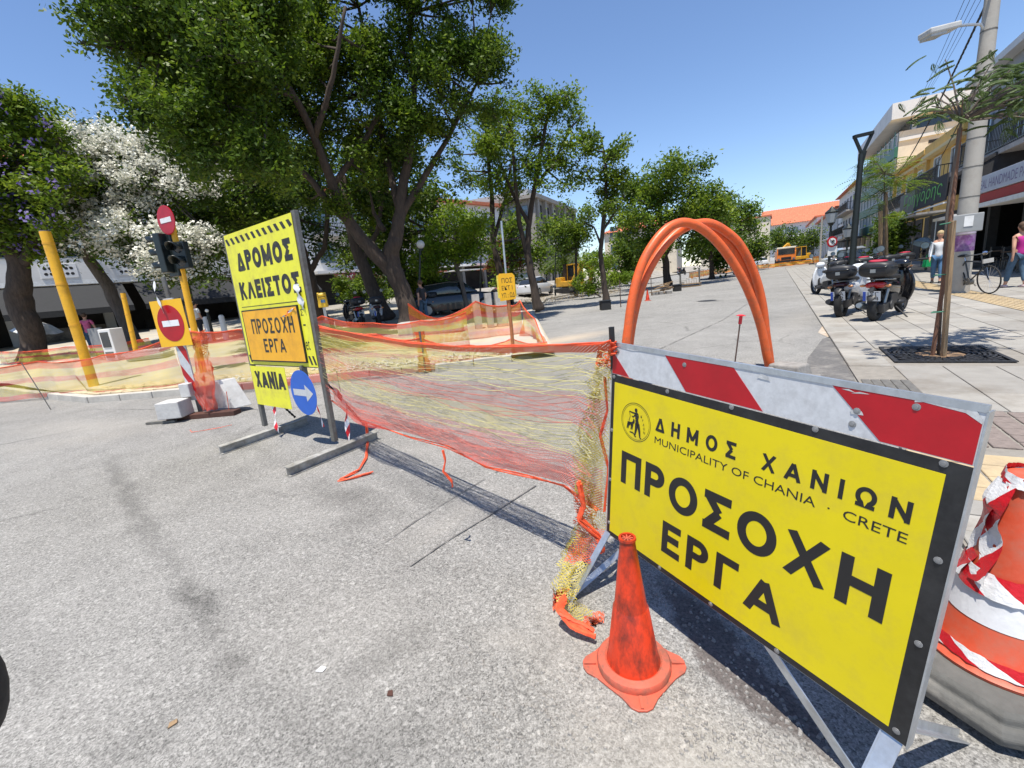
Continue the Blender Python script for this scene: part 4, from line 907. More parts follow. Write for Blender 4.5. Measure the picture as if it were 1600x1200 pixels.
# traffic light on yellow post with round no-entry sign
p0 = GP(318, 582); t = thing('traffic_light', 'black traffic light heads and round no entry sign on a leaning yellow pole', 'traffic light', tuple(p0), R_(-25))
Z = Vector((0, 0, 1)); tp = DP(262, 334, p0); H3 = tp.z - p0.z; lx = -.02
def px2l(px, py, dy=0):   # local point at the pole's distance
    w_ = D(px, py, p0.y + dy); return Matrix.Rotation(R_(25), 3, 'Z') @ (w_ - p0)
q = MB(); a_ = px2l(318, 582); b_ = px2l(268, 350); q.tube([a_, b_], .07, 14); q.build('pole', ypaint, t, smooth=True)
b2 = px2l(260, 344, -.12)
q = MB(); q.lathe([(.30, 0), (.30, .012), (.285, .014)], 40, M=Matrix.Rotation(R_(90), 3, 'X'), c=b2); o = q.build('no_entry_disc', red_r, t)
q = MB(); q.box(b2 + Vector((0, -.018, 0)), (.38, .004, .10)); q.build('white_bar', white, o)
tlm = mat('traffic_light_housing', (.012, .018, .018), .35, var=.3)
def head(cx_, cy_, face, n=3, s=1.0):
    c = px2l(cx_, cy_, -.1); M = Matrix.Rotation(face, 3, 'Z'); q = MB(); hh = .30 * n * s
    q.box(c, (.30 * s, .16, hh), M=M); o = q.build('signal_head', tlm, t, bevel=.02)
    for k in range(n):
        z = (k - (n - 1) / 2) * .30 * s; q = MB(); pr = []
        V0 = len(q.v)
        for i in range(13):
            a = math.pi * (-.08 + 1.16 * i / 12)
            for yy_ in (-.08, -.34):
                q.v.append(tuple(c + M @ Vector((math.cos(a) * .125 * s, yy_ + (.10 * (1 - math.sin(max(0, a))) if yy_ < -.2 else 0), z + math.sin(a) * .125 * s))))
        for i in range(12): a = V0 + 2 * i; q.face((a, a + 1, a + 3, a + 2))
        v = q.build('visor', tlm, o, smooth='all'); so_ = v.modifiers.new('s', 'SOLIDIFY'); so_.thickness = .01
        q = MB(); q.lathe([(.105 * s, 0), (.08 * s, .02), (.001, .028)], 20, M=M @ Matrix.Rotation(R_(90), 3, 'X'), c=c + M @ Vector((0, -.08, z))); q.build('lens', glass_d, o, smooth=True)
head(285, 399, R_(20), 2, .95); head(258, 396, R_(-75), 3, .92)
q = MB(); q.box(px2l(268, 400, 0), (.34, .10, .9)); q.build('mounting', tlm, t, bevel=.02)
# yellow poles
def ypole(label, b, tpx, r=.10):
    base = GP(*b) if b[1] < 600 else G(*b, .12); base.z = max(base.z, .12); tpp = DP(tpx[0], tpx[1], base); tpp = D(tpx[0], tpx[1], base.y)
    t = thing('yellow_pole', label, 'pole', tuple(base), group='leaning yellow poles'); d = tpp - base
    q = MB(); q.tube([(0, 0, -.05), d * .5, d], r, 16); q.build('shaft', ypaint, t, smooth=True)
    for f in (.16, .42, .68, .93):
        q = MB(); u = d.normalized(); q.tube([d * f - u * .02, d * f + u * .02], r * 1.06, 16); q.build('band', mat('yellow_band', (.72, .36, .02), .5, var=.1), t, smooth=True)
    q = MB(); q.tube([d, d + d.normalized() * .02], r * .93, 14); q.build('cap', dsteel, t)
ypole('tall thick yellow pole leaning left behind the striped net, far left', (148, 606), (70, 362), .095)
ypole('short yellow pole beside the leaning grey trunk', (215, 560), (192, 458), .07)
# orange post with yellow notice
p0 = G(803, 562); t = thing('notice_post', 'rusty orange post carrying a small yellow notice with black letters', 'sign', tuple(p0))
q = MB(); q.tube([(0, 0, 0), (.015, 0, .6), (.01, 0, 1.25)], .035, 12); q.build('post', mat('rusty_orange_post', (.42, .15, .05), .7, var=.25, scale=20, dirt=(.2, .1, .06), dirt_amt=.6), t, smooth=True)
q = MB(); q.tube([(.01, .05, .9), (.02, .05, 1.9), (.03, .05, 2.6)], .02, 10); q.build('pipe', steel, t, smooth=True)
M2 = Matrix.Translation((.01, -.05, 1.40))
q = MB(); q.prism([(-.155, -.25), (.145, -.23), (.16, .2), (.12, .25), (-.12, .26), (-.15, .22)], 0, .004, M=M_, c=(.01, -.045, 1.40)); q.build('notice', mat('notice_yellow', (.82, .43, .01), .5, var=.1), t)
q = MB(); q.prism([(-.18, -.18), (-.14, -.2), (-.1, .25), (-.17, .23)], 0, .05, M=M_, c=(.0, .03, 1.40)); q.prism([(.12, -.2), (.18, -.18), (.17, .2), (.1, .24)], 0, .05, M=M_, c=(.0, .03, 1.40)); q.build('plastic_wrap', mat('yellow_plastic', (.75, .62, .08), .3, var=.2, scale=20, bump=.6), t)
text('ΠΟΣ', (-.09, .08, .11, .17), ink, t, M2, name='lettering'); text('ΕΚΤ Ι', (-.10, -.05, .10, .03), ink, t, M2); text('ΥΠ. : ΩΔ', (-.12, -.19, .13, -.10), ink, t, M2)
q = MB()
for k in range(7): q.box((random.uniform(-.3, .35), random.uniform(-.12, .12), .02 + .02 * (k % 2)), (.22, .12, .03), random.random() * 3)
tag(q.build('rubble_pile', concrete_d), 'flat broken stones piled at the foot of the rusty orange post', 'stones').location = p0
# ================================================================== concrete blocks, rebar with red cap, conduit arch behind the board
p0 = G(690, 580, .0); q = MB(); q.box((0, 0, .07), (.22, .18, .16), .4, tap=.9); o = q.build('stone_block', concrete, None, bevel=.012); o.location = (p0.x, p0.y, .0); tag(o, 'small square grey stone beside the net post on the kerb', 'stone')
# arch: two loops of thick conduit
pa = G(982, 640); pb = G(1222, 612)
t = thing('conduit_arch', 'thick bright orange conduits bent into a tall arch rising behind the big board', 'conduit', tuple((pa + pb) / 2)); c = (pa + pb) / 2
def arch(pxs, ya, yb, r, nm='conduit'):
    P = []; n = len(pxs)
    xa, xb = pxs[0][0], pxs[-1][0]
    for x, y in pxs:
        f = (x - xa) / (xb - xa); P.append(D(x, y, ya + (yb - ya) * f) - c)
    # smooth (Catmull-Rom)
    out = []
    for i in range(n - 1):
        p0_, p1, p2, p3 = P[max(i - 1, 0)], P[i], P[i + 1], P[min(i + 2, n - 1)]
        for k in range(6):
            u = k / 6; out.append(.5 * ((2 * p1) + (p2 - p0_) * u + (2 * p0_ - 5 * p1 + 4 * p2 - p3) * u * u + (3 * p1 - p0_ - 3 * p2 + p3) * u ** 3))
    out.append(P[-1]); q = MB(); q.tube(out, r, 18); q.build(nm, orange_p, t, smooth=True)
YA, YB = 5.25, 5.75
def c5(l): return [(940 + a / 4, 320 + b / 4) for a, b in l]
A1 = [(158, 1150), (155, 1000), (155, 880), (165, 780), (190, 600), (235, 420), (300, 280), (390, 165), (480, 115), (560, 118), (640, 158), (720, 228), (800, 330), (880, 460), (950, 620), (1000, 780), (1030, 930), (1050, 1020), (1062, 1100)]
A2 = [(170, 1150), (168, 1000), (172, 880), (195, 720), (240, 540), (310, 380), (400, 245), (500, 155), (600, 118), (690, 120), (780, 170), (860, 245), (930, 370), (980, 510), (1010, 650), (1027, 800), (1046, 930), (1057, 1020), (1066, 1100)]
A3 = [(150, 1150), (146, 1000), (150, 870), (168, 740), (205, 560), (262, 395), (338, 255), (430, 155), (530, 118), (640, 128), (740, 185), (820, 265), (900, 400), (962, 560), (1005, 720), (1030, 860), (1046, 960), (1054, 1020), (1064, 1100)]
arch(c5(A1), YA - .09, YB - .10, .052); arch(c5(A2), YA + .06, YB + .06, .052); arch(c5(A3), YA + .18, YB + .16, .048)
t2 = thing('kerb_rubble', 'broken dark concrete slabs lying under the right end of the orange arch', 'slab', tuple(G(1200, 600)))
for px, py, sx, sy, sz, rz in ((1232, 585, .30, .42, .14, .5), (1180, 592, .5, .35, .12, -.4), (1260, 600, .3, .3, .10, .9), (1150, 588, .45, .3, .16, .2)):
    g = G(px, py) - t2.location; q = MB(); q.box((g.x, g.y, sz / 2), (sx, sy, sz), rz, tap=.85); q.build('slab', concrete_d, t2, bevel=.02)
p0 = G(1145, 592); t = thing('capped_rebar', 'steel rod topped by a round red safety cap in front of the arch', 'rod', tuple(p0))
top = D(1158, 492, p0.y) - p0
q = MB(); q.tube([Vector((0, 0, 0)), top * .95], .008, 8)
for k in range(40): f = .02 + k / 43; q.tube([top * f, top * (f + .006)], .0105, 8)
q.build('rod', mat('rusty_rebar', (.10, .06, .045), .8, var=.3), t)
q = MB(); u = top.normalized(); q.tube([top * .86, top * .98], .02, 10); q.tube([top * .985, top * .99, top * 1.005], [.055, .055, .025], 18); q.build('cap', mat('red_plastic', (.72, .02, .03), .35, var=.05), t, smooth=True)
# small litter
for i, (px, py, s, mm, lb) in enumerate(((502, 1047, .02, white, 'white chip of paper lying on the asphalt, lower centre left'), (270, 1132, .018, wood, 'small tan dry leaf on the asphalt near the lower left'), (610, 1085, .016, brownwood, 'small brown dry leaf on the asphalt, lower centre'))):
    q = MB(); q.prism([(-s, -s * .4), (s * .6, -s * .7), (s, s * .3), (-.2 * s, s * .8)], .003, .006); o = q.build('litter_scrap', mm, None); o.location = G(px, py); o.rotation_euler = (0, 0, i); tag(o, lb, 'litter')
q = MB()
for i in range(900):
    r = random.uniform(.002, .008); a, b = random.choice((((1020, 900), (1230, 1120)), ((1020, 900), (1230, 1120)), ((700, 1000), (1000, 1180)), ((560, 720), (900, 900)), ((1060, 1120), (1300, 1190))))
    p = G(random.uniform(a[0], b[0]), random.uniform(a[1], b[1])); q.box((p.x, p.y, r * .4), (r * 2, r * 1.6, r), random.random() * 3, tap=.6)
tag(q.build('grit', concrete_d), 'loose grit and small stones on the asphalt by the board', 'grit', kind='stuff')
# ================================================================== trees
bark = mat('rough_bark', (.062, .045, .034), .95, var=.4, scale=5, bump=1, bscale=16, stretch=(3, 3, .7), dirt=(.028, .022, .019), dirt_amt=.7, dscale=4)
bark_l = mat('pale_bark', (.13, .105, .085), .95, var=.35, scale=5, bump=1, bscale=16, stretch=(3, 3, .7), dirt=(.08, .06, .05), dirt_amt=.6, dscale=4)
lf_dark = leaf_mat('leaves_dark', (.024, .050, .006), (.060, .112, .010), (.16, .22, .018), .4)
lf_mid = leaf_mat('leaves_mid', (.045, .095, .008), (.125, .20, .014), (.26, .33, .025), .45)
lf_lite = leaf_mat('leaves_light', (.08, .16, .012), (.17, .27, .02), (.30, .40, .03), .5)
lf_grey = leaf_mat('leaves_feathery', (.05, .085, .03), (.09, .14, .045), (.15, .20, .07), .45)
lf_palm = leaf_mat('leaves_palm', (.04, .07, .025), (.09, .12, .045), (.20, .22, .10), .3)
lf_red = leaf_mat('leaves_red', (.10, .03, .012), (.2, .06, .02), (.3, .12, .04), .4)
fl_white = leaf_mat('white_blossom', (.60, .60, .50), (.76, .75, .66), (.85, .84, .78), .25)
fl_viol = leaf_mat('violet_blossom', (.10, .08, .28), (.18, .14, .38), (.28, .22, .5), .4)
def leafquads(C, n, size, spread, asp=.5, up=.45, rg=None):
    """n leaves round each twig point of C -> vertex array (4 per leaf)"""
    K = len(C); N = K * n
    P = np.repeat(C, n, 0) + rg.normal(0, 1, (N, 3)) * spread
    nrm = rg.normal(0, 1, (N, 3)); nrm[:, 2] = np.abs(nrm[:, 2]) + up; nrm /= np.linalg.norm(nrm, axis=1)[:, None]
    a = rg.normal(0, 1, (N, 3)); a -= nrm * (a * nrm).sum(1)[:, None]; a /= np.linalg.norm(a, axis=1)[:, None]; b = np.cross(nrm, a)
    s = size * rg.uniform(.6, 1.35, N)[:, None]
    V = np.stack([P - a * s, P - b * s * asp + a * s * .1, P + a * s, P + b * s * asp - a * s * .1], 1); return V.reshape(-1, 3)
def leafmesh(name, V, m, parent):
    n = len(V) // 4; me = bpy.data.meshes.new(name); me.vertices.add(len(V)); me.vertices.foreach_set('co', V.astype(np.float32).ravel())
    me.loops.add(n * 4); me.loops.foreach_set('vertex_index', np.arange(n * 4, dtype=np.int32)); me.polygons.add(n)
    me.polygons.foreach_set('loop_start', np.arange(0, n * 4, 4, dtype=np.int32)); me.polygons.foreach_set('loop_total', np.full(n, 4, dtype=np.int32)); me.update(); me.validate()
    me.materials.append(m); o = bpy.data.objects.new(name, me); COL.objects.link(o); o.parent = parent; return o
def tree(label, base, limbs, clumps, lm, name='leafy_tree', cat='tree', tw=60, ln=16, size=.09, spread=.16, seed=1, bk=None, asp=.5, group=None, extra=None, shell=.55, twigr=.03, wob=.06, sub=5, parts=True):
    """limbs: lists of (px, py, depth offset, radius) starting at the base; clumps: (px, py, depth offset, rx, rz[, weight])"""
    rg = np.random.default_rng(seed); rd = random.Random(seed); B = base; t = thing(name, label, cat, tuple(B), group=group); bk = bk or bark
    ends = []; first = True; limbs = [[(x, y, dd, r * (.70 if r > .13 else .85)) for x, y, dd, r in L] for L in limbs]
    for li, L in enumerate(limbs):
        P = []; Rr = []
        for k, (x, y, dd, r) in enumerate(L):
            p = Vector((0, 0, -.1)) if (x, y) == (0, 0) else D(x, y, B.y + dd) - B
            P.append(p); Rr.append(r)
        out = []; ro = []
        for i in range(len(P) - 1):
            for k in range(5):
                u = k / 5; j = rd.uniform(-1, 1) * wob * Rr[i] * 3; q_ = P[i].lerp(P[i + 1], u) + (Vector((j, rd.uniform(-1, 1) * wob * Rr[i] * 3, 0)) if k or i else Vector()); out.append(q_); ro.append(Rr[i] * (1 - u) + Rr[i + 1] * u)
        out.append(P[-1]); ro.append(Rr[-1])
        if li == 0: ro[0] *= 1.55; ro[1] *= 1.2
        q = MB(); q.tube(out, ro, 16 if Rr[0] > .15 else 9, jit=.10 if Rr[0] > .15 else .04); o = q.build('trunk' if li == 0 else 'branch', bk, t, smooth='all')
        if li == 0 or Rr[0] > .15:
            sb = o.modifiers.new('s', 'SUBSURF'); sb.levels = sb.render_levels = 1
        ends += out[2:]
    E = np.array([tuple(p) for p in ends])
    Cs = []; br = MB(); tot = sum(c[3] * c[4] * (c[5] if len(c) > 5 else 1) for c in clumps)
    for c in clumps:
        x, y, dd, rx, rz = c[:5]; cc = np.array(tuple(D(x, y, B.y + dd) - B)); n = max(3, int(tw * len(clumps) * rx * rz * (c[5] if len(c) > 5 else 1) / tot))
        k = np.argmin(np.linalg.norm(E - cc, axis=1)); a0 = Vector(E[k]); tip = Vector(cc); mid = a0.lerp(tip, .5) + Vector((rd.uniform(-.2, .2), rd.uniform(-.2, .2), -.15)) * rx * .5
        br.tube([a0, mid, tip], [twigr * 1.6, twigr * 1.1, twigr * .5], 6, cap=False)
        sc = rg.normal(0, 1, (sub, 3)); sc /= np.linalg.norm(sc, axis=1)[:, None]; sc *= rg.uniform(.35, .8, (sub, 1)); 
        d = rg.normal(0, 1, (n, 3)); d /= np.linalg.norm(d, axis=1)[:, None]; d *= (rg.uniform(0, 1, (n, 1)) ** .6) * .55; d += sc[rg.integers(0, sub, n)]
        pts = cc + d * np.array([rx, rx, rz]); Cs.append(pts)
        for s_ in sc:
            tp_ = Vector(cc + s_ * np.array([rx, rx, rz])); br.tube([tip.lerp(mid, .3), tip.lerp(tp_, .5) + Vector((0, 0, .05)), tp_], [twigr * .6, twigr * .4, twigr * .2], 5, cap=False)
        for p in pts[::max(1, n // 14)]: k_ = np.argmin(np.linalg.norm(cc + sc * np.array([rx, rx, rz]) - p, axis=1)); br.tube([Vector(cc + sc[k_] * np.array([rx, rx, rz])), Vector(p)], [twigr * .25, twigr * .1], 4, cap=False)
    tag(br.build('twigs', bk, t, smooth='all'), kind='stuff')
    Cs = np.concatenate(Cs); V = leafquads(Cs, ln, size, spread, asp, rg=rg)
    if isinstance(lm, (list, tuple)):
        n = len(V) // 4; pick = rg.random(n) < .25; idx = np.arange(n)
        V4 = V.reshape(n, 4, 3); tag(leafmesh('foliage', V4[~pick].reshape(-1, 3), lm[0], t), kind='stuff'); tag(leafmesh('foliage', V4[pick].reshape(-1, 3), lm[1], t), kind='stuff')
    else: tag(leafmesh('foliage', V, lm, t), kind='stuff')
    if extra:
        m, frac, n2, s2, sp2, rule = extra; keep = np.array([rule(p) for p in Cs]) & (rg.random(len(Cs)) < frac); tag(leafmesh('blossom', leafquads(Cs[keep] + [.05, -.42, .22], n2, s2, sp2, .8, rg=rg), m, t), kind='stuff')
    return t
def grid(x0, x1, y0, y1, n, dd, r, seed, rule=None, w_=1):
    rd = random.Random(seed); o = []
    while len(o) < n:
        x = rd.uniform(x0, x1); y = rd.uniform(y0, y1)
        if rule and not rule(x, y): continue
        o.append((x, y, rd.uniform(-dd, dd), r * rd.uniform(.75, 1.25), r * rd.uniform(.55, .95), w_))
    return o
ell = lambda cx, cy, a, b: (lambda x, y: ((x - cx) / a) ** 2 + ((y - cy) / b) ** 2 < 1)
# the great tree in the middle left
B = GP(640, 512)
lmb = [[(0, 0, 0, .50), (628, 450, 0, .44), (610, 410, 0, .44), (618, 372, 0, .36), (624, 330, .1, .28), (640, 240, .3, .2), (648, 140, .5, .14), (640, 20, .6, .08)],
       [(612, 425, 0, .38), (585, 395, -.2, .34), (548, 352, -.4, .28), (520, 290, -.8, .22), (492, 215, -1.2, .16), (460, 150, -1.8, .12), (400, 60, -2.2, .07)],
       [(548, 352, -.4, .2), (470, 265, -1, .10), (400, 235, -1.6, .07), (300, 215, -2.4, .05)], [(622, 345, .1, .2), (655, 290, .2, .13), (700, 215, .4, .09), (745, 130, .5, .05)],
       [(624, 330, .1, .18), (600, 230, .8, .12), (585, 120, 1.2, .09), (560, 10, 1.4, .06)], [(520, 290, -.8, .14), (565, 230, -.4, .1), (600, 160, -.2, .07)], [(600, 360, .3, .12), (585, 335, .5, .08), (578, 300, .5, .03)],
       [(492, 215, -1.2, .12), (520, 120, -1.6, .08), (540, 10, -1.8, .05)], [(460, 150, -1.8, .1), (330, 110, -2.8, .07), (230, 80, -3.4, .04)]]
cl = (grid(165, 400, -60, 200, 30, 1.0, 1.0, 1, lambda x, y: y < 60 + (x - 165) * 1.25 + 50) + [(c[0], c[1], c[2] - 2.2, c[3], c[4], c[5]) for c in grid(180, 420, -40, 270, 26, 1.2, .95, 2, lambda x, y: y < 40 + (x - 160) * 1.1 + 60)]
      + grid(400, 780, -120, 110, 42, 1.6, .85, 3) + grid(440, 700, 100, 210, 16, 1.4, .85, 4, lambda x, y: x < 520 or x > 560) + grid(420, 600, 40, 240, 14, 1.6, .9, 7) + grid(470, 690, 170, 320, 20, 1.2, .55, 8) + grid(600, 775, 60, 185, 15, 1.0, .58, 5, None, .8) + grid(250, 480, 200, 285, 12, 1.6, .6, 6, lambda x, y: x > 215 + (y - 200) * .4) + [(690, 250, .3, .5, .3, .6), (655, 300, .2, .4, .25, .5), (785, 130, .3, .35, .2, .4), (760, 175, .2, .35, .2, .4), (180, 70, -2.5, .5, .35, .7), (205, 150, -2.5, .5, .4, .7), (222, 190, -2.5, .6, .4, .7), (128, 68, -2.6, .16, .1, .15)])
cl = [(c[0], c[1], c[2] - (1.8 if c[0] < 430 else 0)) + tuple(c[3:]) for c in cl]
tree('great spreading tree with forked rough trunk and dense dark crown over the left half', B, lmb, cl, (lf_dark, lf_mid), 'spreading_tree', tw=58, ln=20, size=.062, spread=.13, seed=5, twigr=.028, sub=7)
# the tree right behind the yellow sign and the darker trunk behind the great one
tree('dark forked tree standing just right of the yellow sign', GP(505, 503), [[(0, 0, 0, .42), (492, 460, 0, .36), (482, 425, 0, .36), (474, 395, 0, .2)], [(480, 428, 0, .22), (455, 385, .2, .16), (420, 330, .6, .12), (395, 270, 1, .08)], [(484, 425, 0, .2), (508, 385, .2, .16), (512, 335, .4, .13), (495, 270, .6, .1), (488, 200, .6, .07)], [(480, 400, 0, .14), (450, 320, .3, .1), (430, 250, .5, .07)]],
     grid(300, 600, 225, 345, 30, 2.0, 1.1, 11) + grid(300, 430, 300, 375, 9, 1.5, .8, 12), (lf_dark, lf_mid), 'forked_tree', tw=45, ln=12, size=.10, spread=.2, seed=6)
tree('leaning bare trunk behind the foot of the great tree', GP(607, 500), [[(0, 0, 0, .5), (585, 455, 0, .42), (565, 410, 0, .36), (545, 350, 0, .28), (535, 270, .3, .2)], [(565, 410, 0, .2), (590, 360, .4, .14), (600, 300, .8, .08)]],
     grid(530, 680, 215, 330, 12, 1.6, 1.0, 13), lf_dark, 'leaning_tree', tw=34, ln=12, size=.11, spread=.22, seed=7)
# jacaranda at the far left
tree('old jacaranda with thick dark trunk and violet flowers at the far left edge', GP(52, 566), [[(0, 0, 0, .56), (52, 520, 0, .52), (30, 470, 0, .58), (30, 420, 0, .46), (5, 350, 0, .36), (-30, 260, 0, .3)], [(30, 420, 0, .3), (85, 330, 0, .16), (95, 250, .2, .12), (88, 210, .2, .07)], [(10, 350, 0, .3), (30, 260, .2, .2), (20, 190, .3, .12)]],
     grid(-120, 85, 175, 375, 34, 1.4, .9, 21) + grid(-40, 100, 240, 390, 12, 1.0, .7, 22) + [(70, 200, 0, .5, .3), (92, 215, 0, .4, .3), (20, 165, 0, .7, .4), (-30, 160, 0, .8, .5)], (lf_mid, lf_dark), 'jacaranda_tree', tw=60, ln=12, size=.085, spread=.17, seed=8, extra=(fl_viol, .10, 9, .07, .11, lambda p: True), up_=None) if False else \
tree('old jacaranda with thick dark trunk and violet flowers at the far left edge', GP(52, 566), [[(0, 0, 0, .56), (52, 520, 0, .52), (30, 470, 0, .58), (30, 420, 0, .46), (5, 350, 0, .36), (-30, 260, 0, .3)], [(30, 420, 0, .3), (85, 330, 0, .16), (95, 250, .2, .12), (88, 210, .2, .07)], [(10, 350, 0, .3), (30, 260, .2, .2), (20, 190, .3, .12)]],
     grid(-120, 85, 175, 375, 34, 1.4, .9, 21) + grid(-40, 100, 240, 390, 12, 1.0, .7, 22) + [(70, 200, 0, .5, .3), (92, 215, 0, .4, .3), (20, 165, 0, .7, .4), (-30, 160, 0, .8, .5)], (lf_mid, lf_dark), 'jacaranda_tree', tw=60, ln=12, size=.085, spread=.17, seed=8, extra=(fl_viol, .06, 12, .06, .12, lambda p: True))
# white flowering tree
tree('white flowering tree with leaning grey trunk left of the traffic light', GP(212, 540), [[(0, 0, 0, .42), (195, 500, 0, .36), (170, 450, 0, .34), (140, 405, 0, .3), (130, 340, 0, .2), (140, 260, .2, .12)], [(140, 405, 0, .2), (200, 330, 0, .13), (240, 280, 0, .08)], [(135, 370, 0, .16), (90, 300, 0, .1), (110, 230, .3, .06)]],
     [(c[0], c[1], c[2] * .5 + 1.0 - 3.6 * max(0, min(1, (c[1] - 215) / 220))) + tuple(c[3:]) for c in grid(95, 345, 215, 440, 52, 1.6, .95, 31, lambda x, y: (((x - 205) / 150) ** 2 + ((y - 325) / 125) ** 2 < 1)) + [(115, 205, 0, .5, .35), (130, 190, 0, .3, .25), (165, 215, 0, .5, .3), (270, 430, 0, .7, .4), (320, 400, 0, .7, .5), (60, 370, 0, .7, .5)]], lf_dark, 'flowering_tree', tw=46, ln=9, size=.09, spread=.2, seed=9, bk=bark_l,
     extra=(fl_white, .60, 26, .058, .12, lambda p: p[1] < 1.2))
tree('dark evergreen rising behind the white flowering tree', GP(300, 512), [[(0, 0, 0, .4), (290, 430, 0, .3), (280, 330, 0, .2)]], grid(150, 400, 200, 330, 22, 1.6, 1.3, 33, lambda x, y: x > 215 or y < 250) + [(160, 195, 0, .5, .6), (100, 215, 0, .6, .6), (72, 230, 0, .5, .5)], lf_dark, 'evergreen_tree', tw=34, ln=12, size=.13, spread=.28, seed=10)
tree('dark dense evergreen filling the gap behind the yellow sign and forked tree', GP(430, 500), [[(0, 0, 0, .4), (425, 450, 0, .34), (420, 380, 0, .26), (430, 320, 0, .16)]], grid(290, 600, 240, 400, 34, 2.0, 1.5, 34) + grid(280, 400, 380, 440, 8, 1, .8, 35), lf_dark, 'evergreen_tree', tw=38, ln=12, size=.13, spread=.28, seed=17)
tree('dark dense evergreen glimpsed right behind the great forked trunk', GP(680, 486), [[(0, 0, 0, .35), (676, 440, 0, .3), (670, 360, 0, .2)]], grid(560, 700, 300, 420, 16, 1.6, 1.3, 36), (lf_dark, lf_mid), 'evergreen_tree', tw=34, ln=12, size=.13, spread=.28, seed=18)
# slim trees in the centre
tree('small bright green tree with pale thin trunk right of the great tree', GP(733, 492), [[(0, 0, 0, .17), (722, 445, 0, .14), (708, 400, 0, .12), (712, 360, 0, .08)], [(712, 410, 0, .08), (690, 370, 0, .05)], [(712, 420, 0, .08), (740, 375, 0, .05)]],
     grid(655, 755, 325, 425, 20, .9, .75, 41, ell(703, 378, 58, 62)) + [(745, 380, 0, .4, .2), (700, 325, 0, .5, .3)], (lf_lite, lf_mid), 'small_tree', tw=42, ln=12, size=.075, spread=.15, seed=11, bk=bark_l)
tree('tall slim multi stemmed tree with airy crown beside the yellow notice', GP(842, 484), [[(0, 0, 0, .33), (832, 440, 0, .26), (824, 400, 0, .24), (826, 350, 0, .17), (838, 280, .1, .13), (850, 210, .2, .09), (860, 160, .2, .04)], [(824, 400, 0, .17), (812, 350, -.1, .13), (805, 280, -.2, .1), (800, 210, -.2, .06)], [(826, 350, 0, .12), (800, 300, 0, .08), (775, 240, .2, .05)], [(832, 300, 0, .1), (870, 245, 0, .07), (890, 200, 0, .04)]],
     grid(712, 912, 140, 300, 40, 1.1, .7, 42, lambda x, y: ((x - 830) / 90) ** 2 + ((y - 225) / 95) ** 2 < 1) + [(740, 385, -.4, .35, .12, .8), (770, 380, -.4, .35, .12, .8), (882, 140, 0, .3, .3), (900, 260, 0, .3, .25), (790, 320, 0, .4, .25)], (lf_mid, lf_lite), 'airy_tree', tw=27, ln=11, size=.075, spread=.15, seed=12, twigr=.03)
tree('darker slim tree half hidden left of the airy multi stemmed one', GP(792, 484), [[(0, 0, 0, .30), (783, 430, 0, .26), (770, 380, 0, .22), (768, 300, 0, .15), (760, 220, 0, .09)], [(770, 380, 0, .12), (790, 310, 0, .09), (800, 250, 0, .06)]],
     grid(705, 800, 175, 300, 20, 1.0, .7, 43), (lf_mid, lf_dark), 'airy_tree', tw=27, ln=11, size=.08, spread=.16, seed=13)
tree('thin tall tree with sparse crown in front of the far round tree', GP(948, 473), [[(0, 0, 0, .22), (942, 430, 0, .19), (938, 395, 0, .15), (945, 330, 0, .11), (948, 270, 0, .08), (940, 215, 0, .03)], [(942, 360, 0, .08), (962, 330, 0, .05), (975, 310, 0, .03)], [(940, 385, 0, .07), (928, 355, 0, .04)]],
     grid(915, 980, 205, 320, 16, .8, .5, 44, ell(945, 258, 34, 66)) + [(918, 350, 0, .3, .3, .6), (972, 300, 0, .4, .3, .6)], (lf_mid, lf_dark), 'sparse_tree', tw=21, ln=11, size=.085, spread=.15, seed=14)
tree('broad round dense tree in the middle distance behind the orange arch', GP(1045, 446), [[(0, 0, 0, .4), (1040, 410, 0, .36), (1035, 370, 0, .3), (1030, 320, 0, .2)], [(1040, 400, 0, .22), (1065, 350, 0, .16)]],
     grid(965, 1130, 245, 395, 44, 2.2, 1.35, 45, lambda x, y: ((x - 1045) / 85) ** 2 + ((y - 325) / 78) ** 2 < 1), (lf_mid, lf_dark), 'round_tree', tw=40, ln=12, size=.13, spread=.27, seed=15)
TB = [(1085, 440, 1080, 1130, 350, 410, 'tree'), ]
tree('pale green thin tree rising above the far dark trees', GP(1150, 428), [[(0, 0, 0, .35), (1152, 400, 0, .25), (1158, 350, 0, .12)]], grid(1130, 1185, 322, 385, 14, 1.5, 1.3, 46), (lf_lite, lf_grey), 'pale_tree', tw=24, ln=11, size=.16, spread=.35, seed=16)
for i, (bx, by, x0, x1, y0, y1, lb) in enumerate(((1112, 436, 1080, 1140, 360, 405, 'far dark tree right behind the crown of the orange arch'), (1165, 424, 1128, 1190, 362, 396, 'far dark tree left of the orange lorry'), (1250, 410, 1212, 1272, 366, 386, 'far dark tree above the orange lorry under the red roof'), (1005, 444, 970, 1010, 375, 420, 'mid distance bushy tree behind the left foot of the arch'))):
    gq = G(bx, by); tree(lb, gq, [[(0, 0, 0, .35), (bx, (y1 + by) / 2, 0, .3), (bx - 2, (y0 + y1) / 2, 0, .2)]], grid(x0, x1, y0, y1, 16, 2.0, 1.3 if i < 2 else 1.9 if i == 2 else 1.0, 50 + i), (lf_dark, lf_mid), 'street_tree', tw=30, ln=11, size=.19, spread=.4, seed=20 + i, group='trees along the far side of the road')
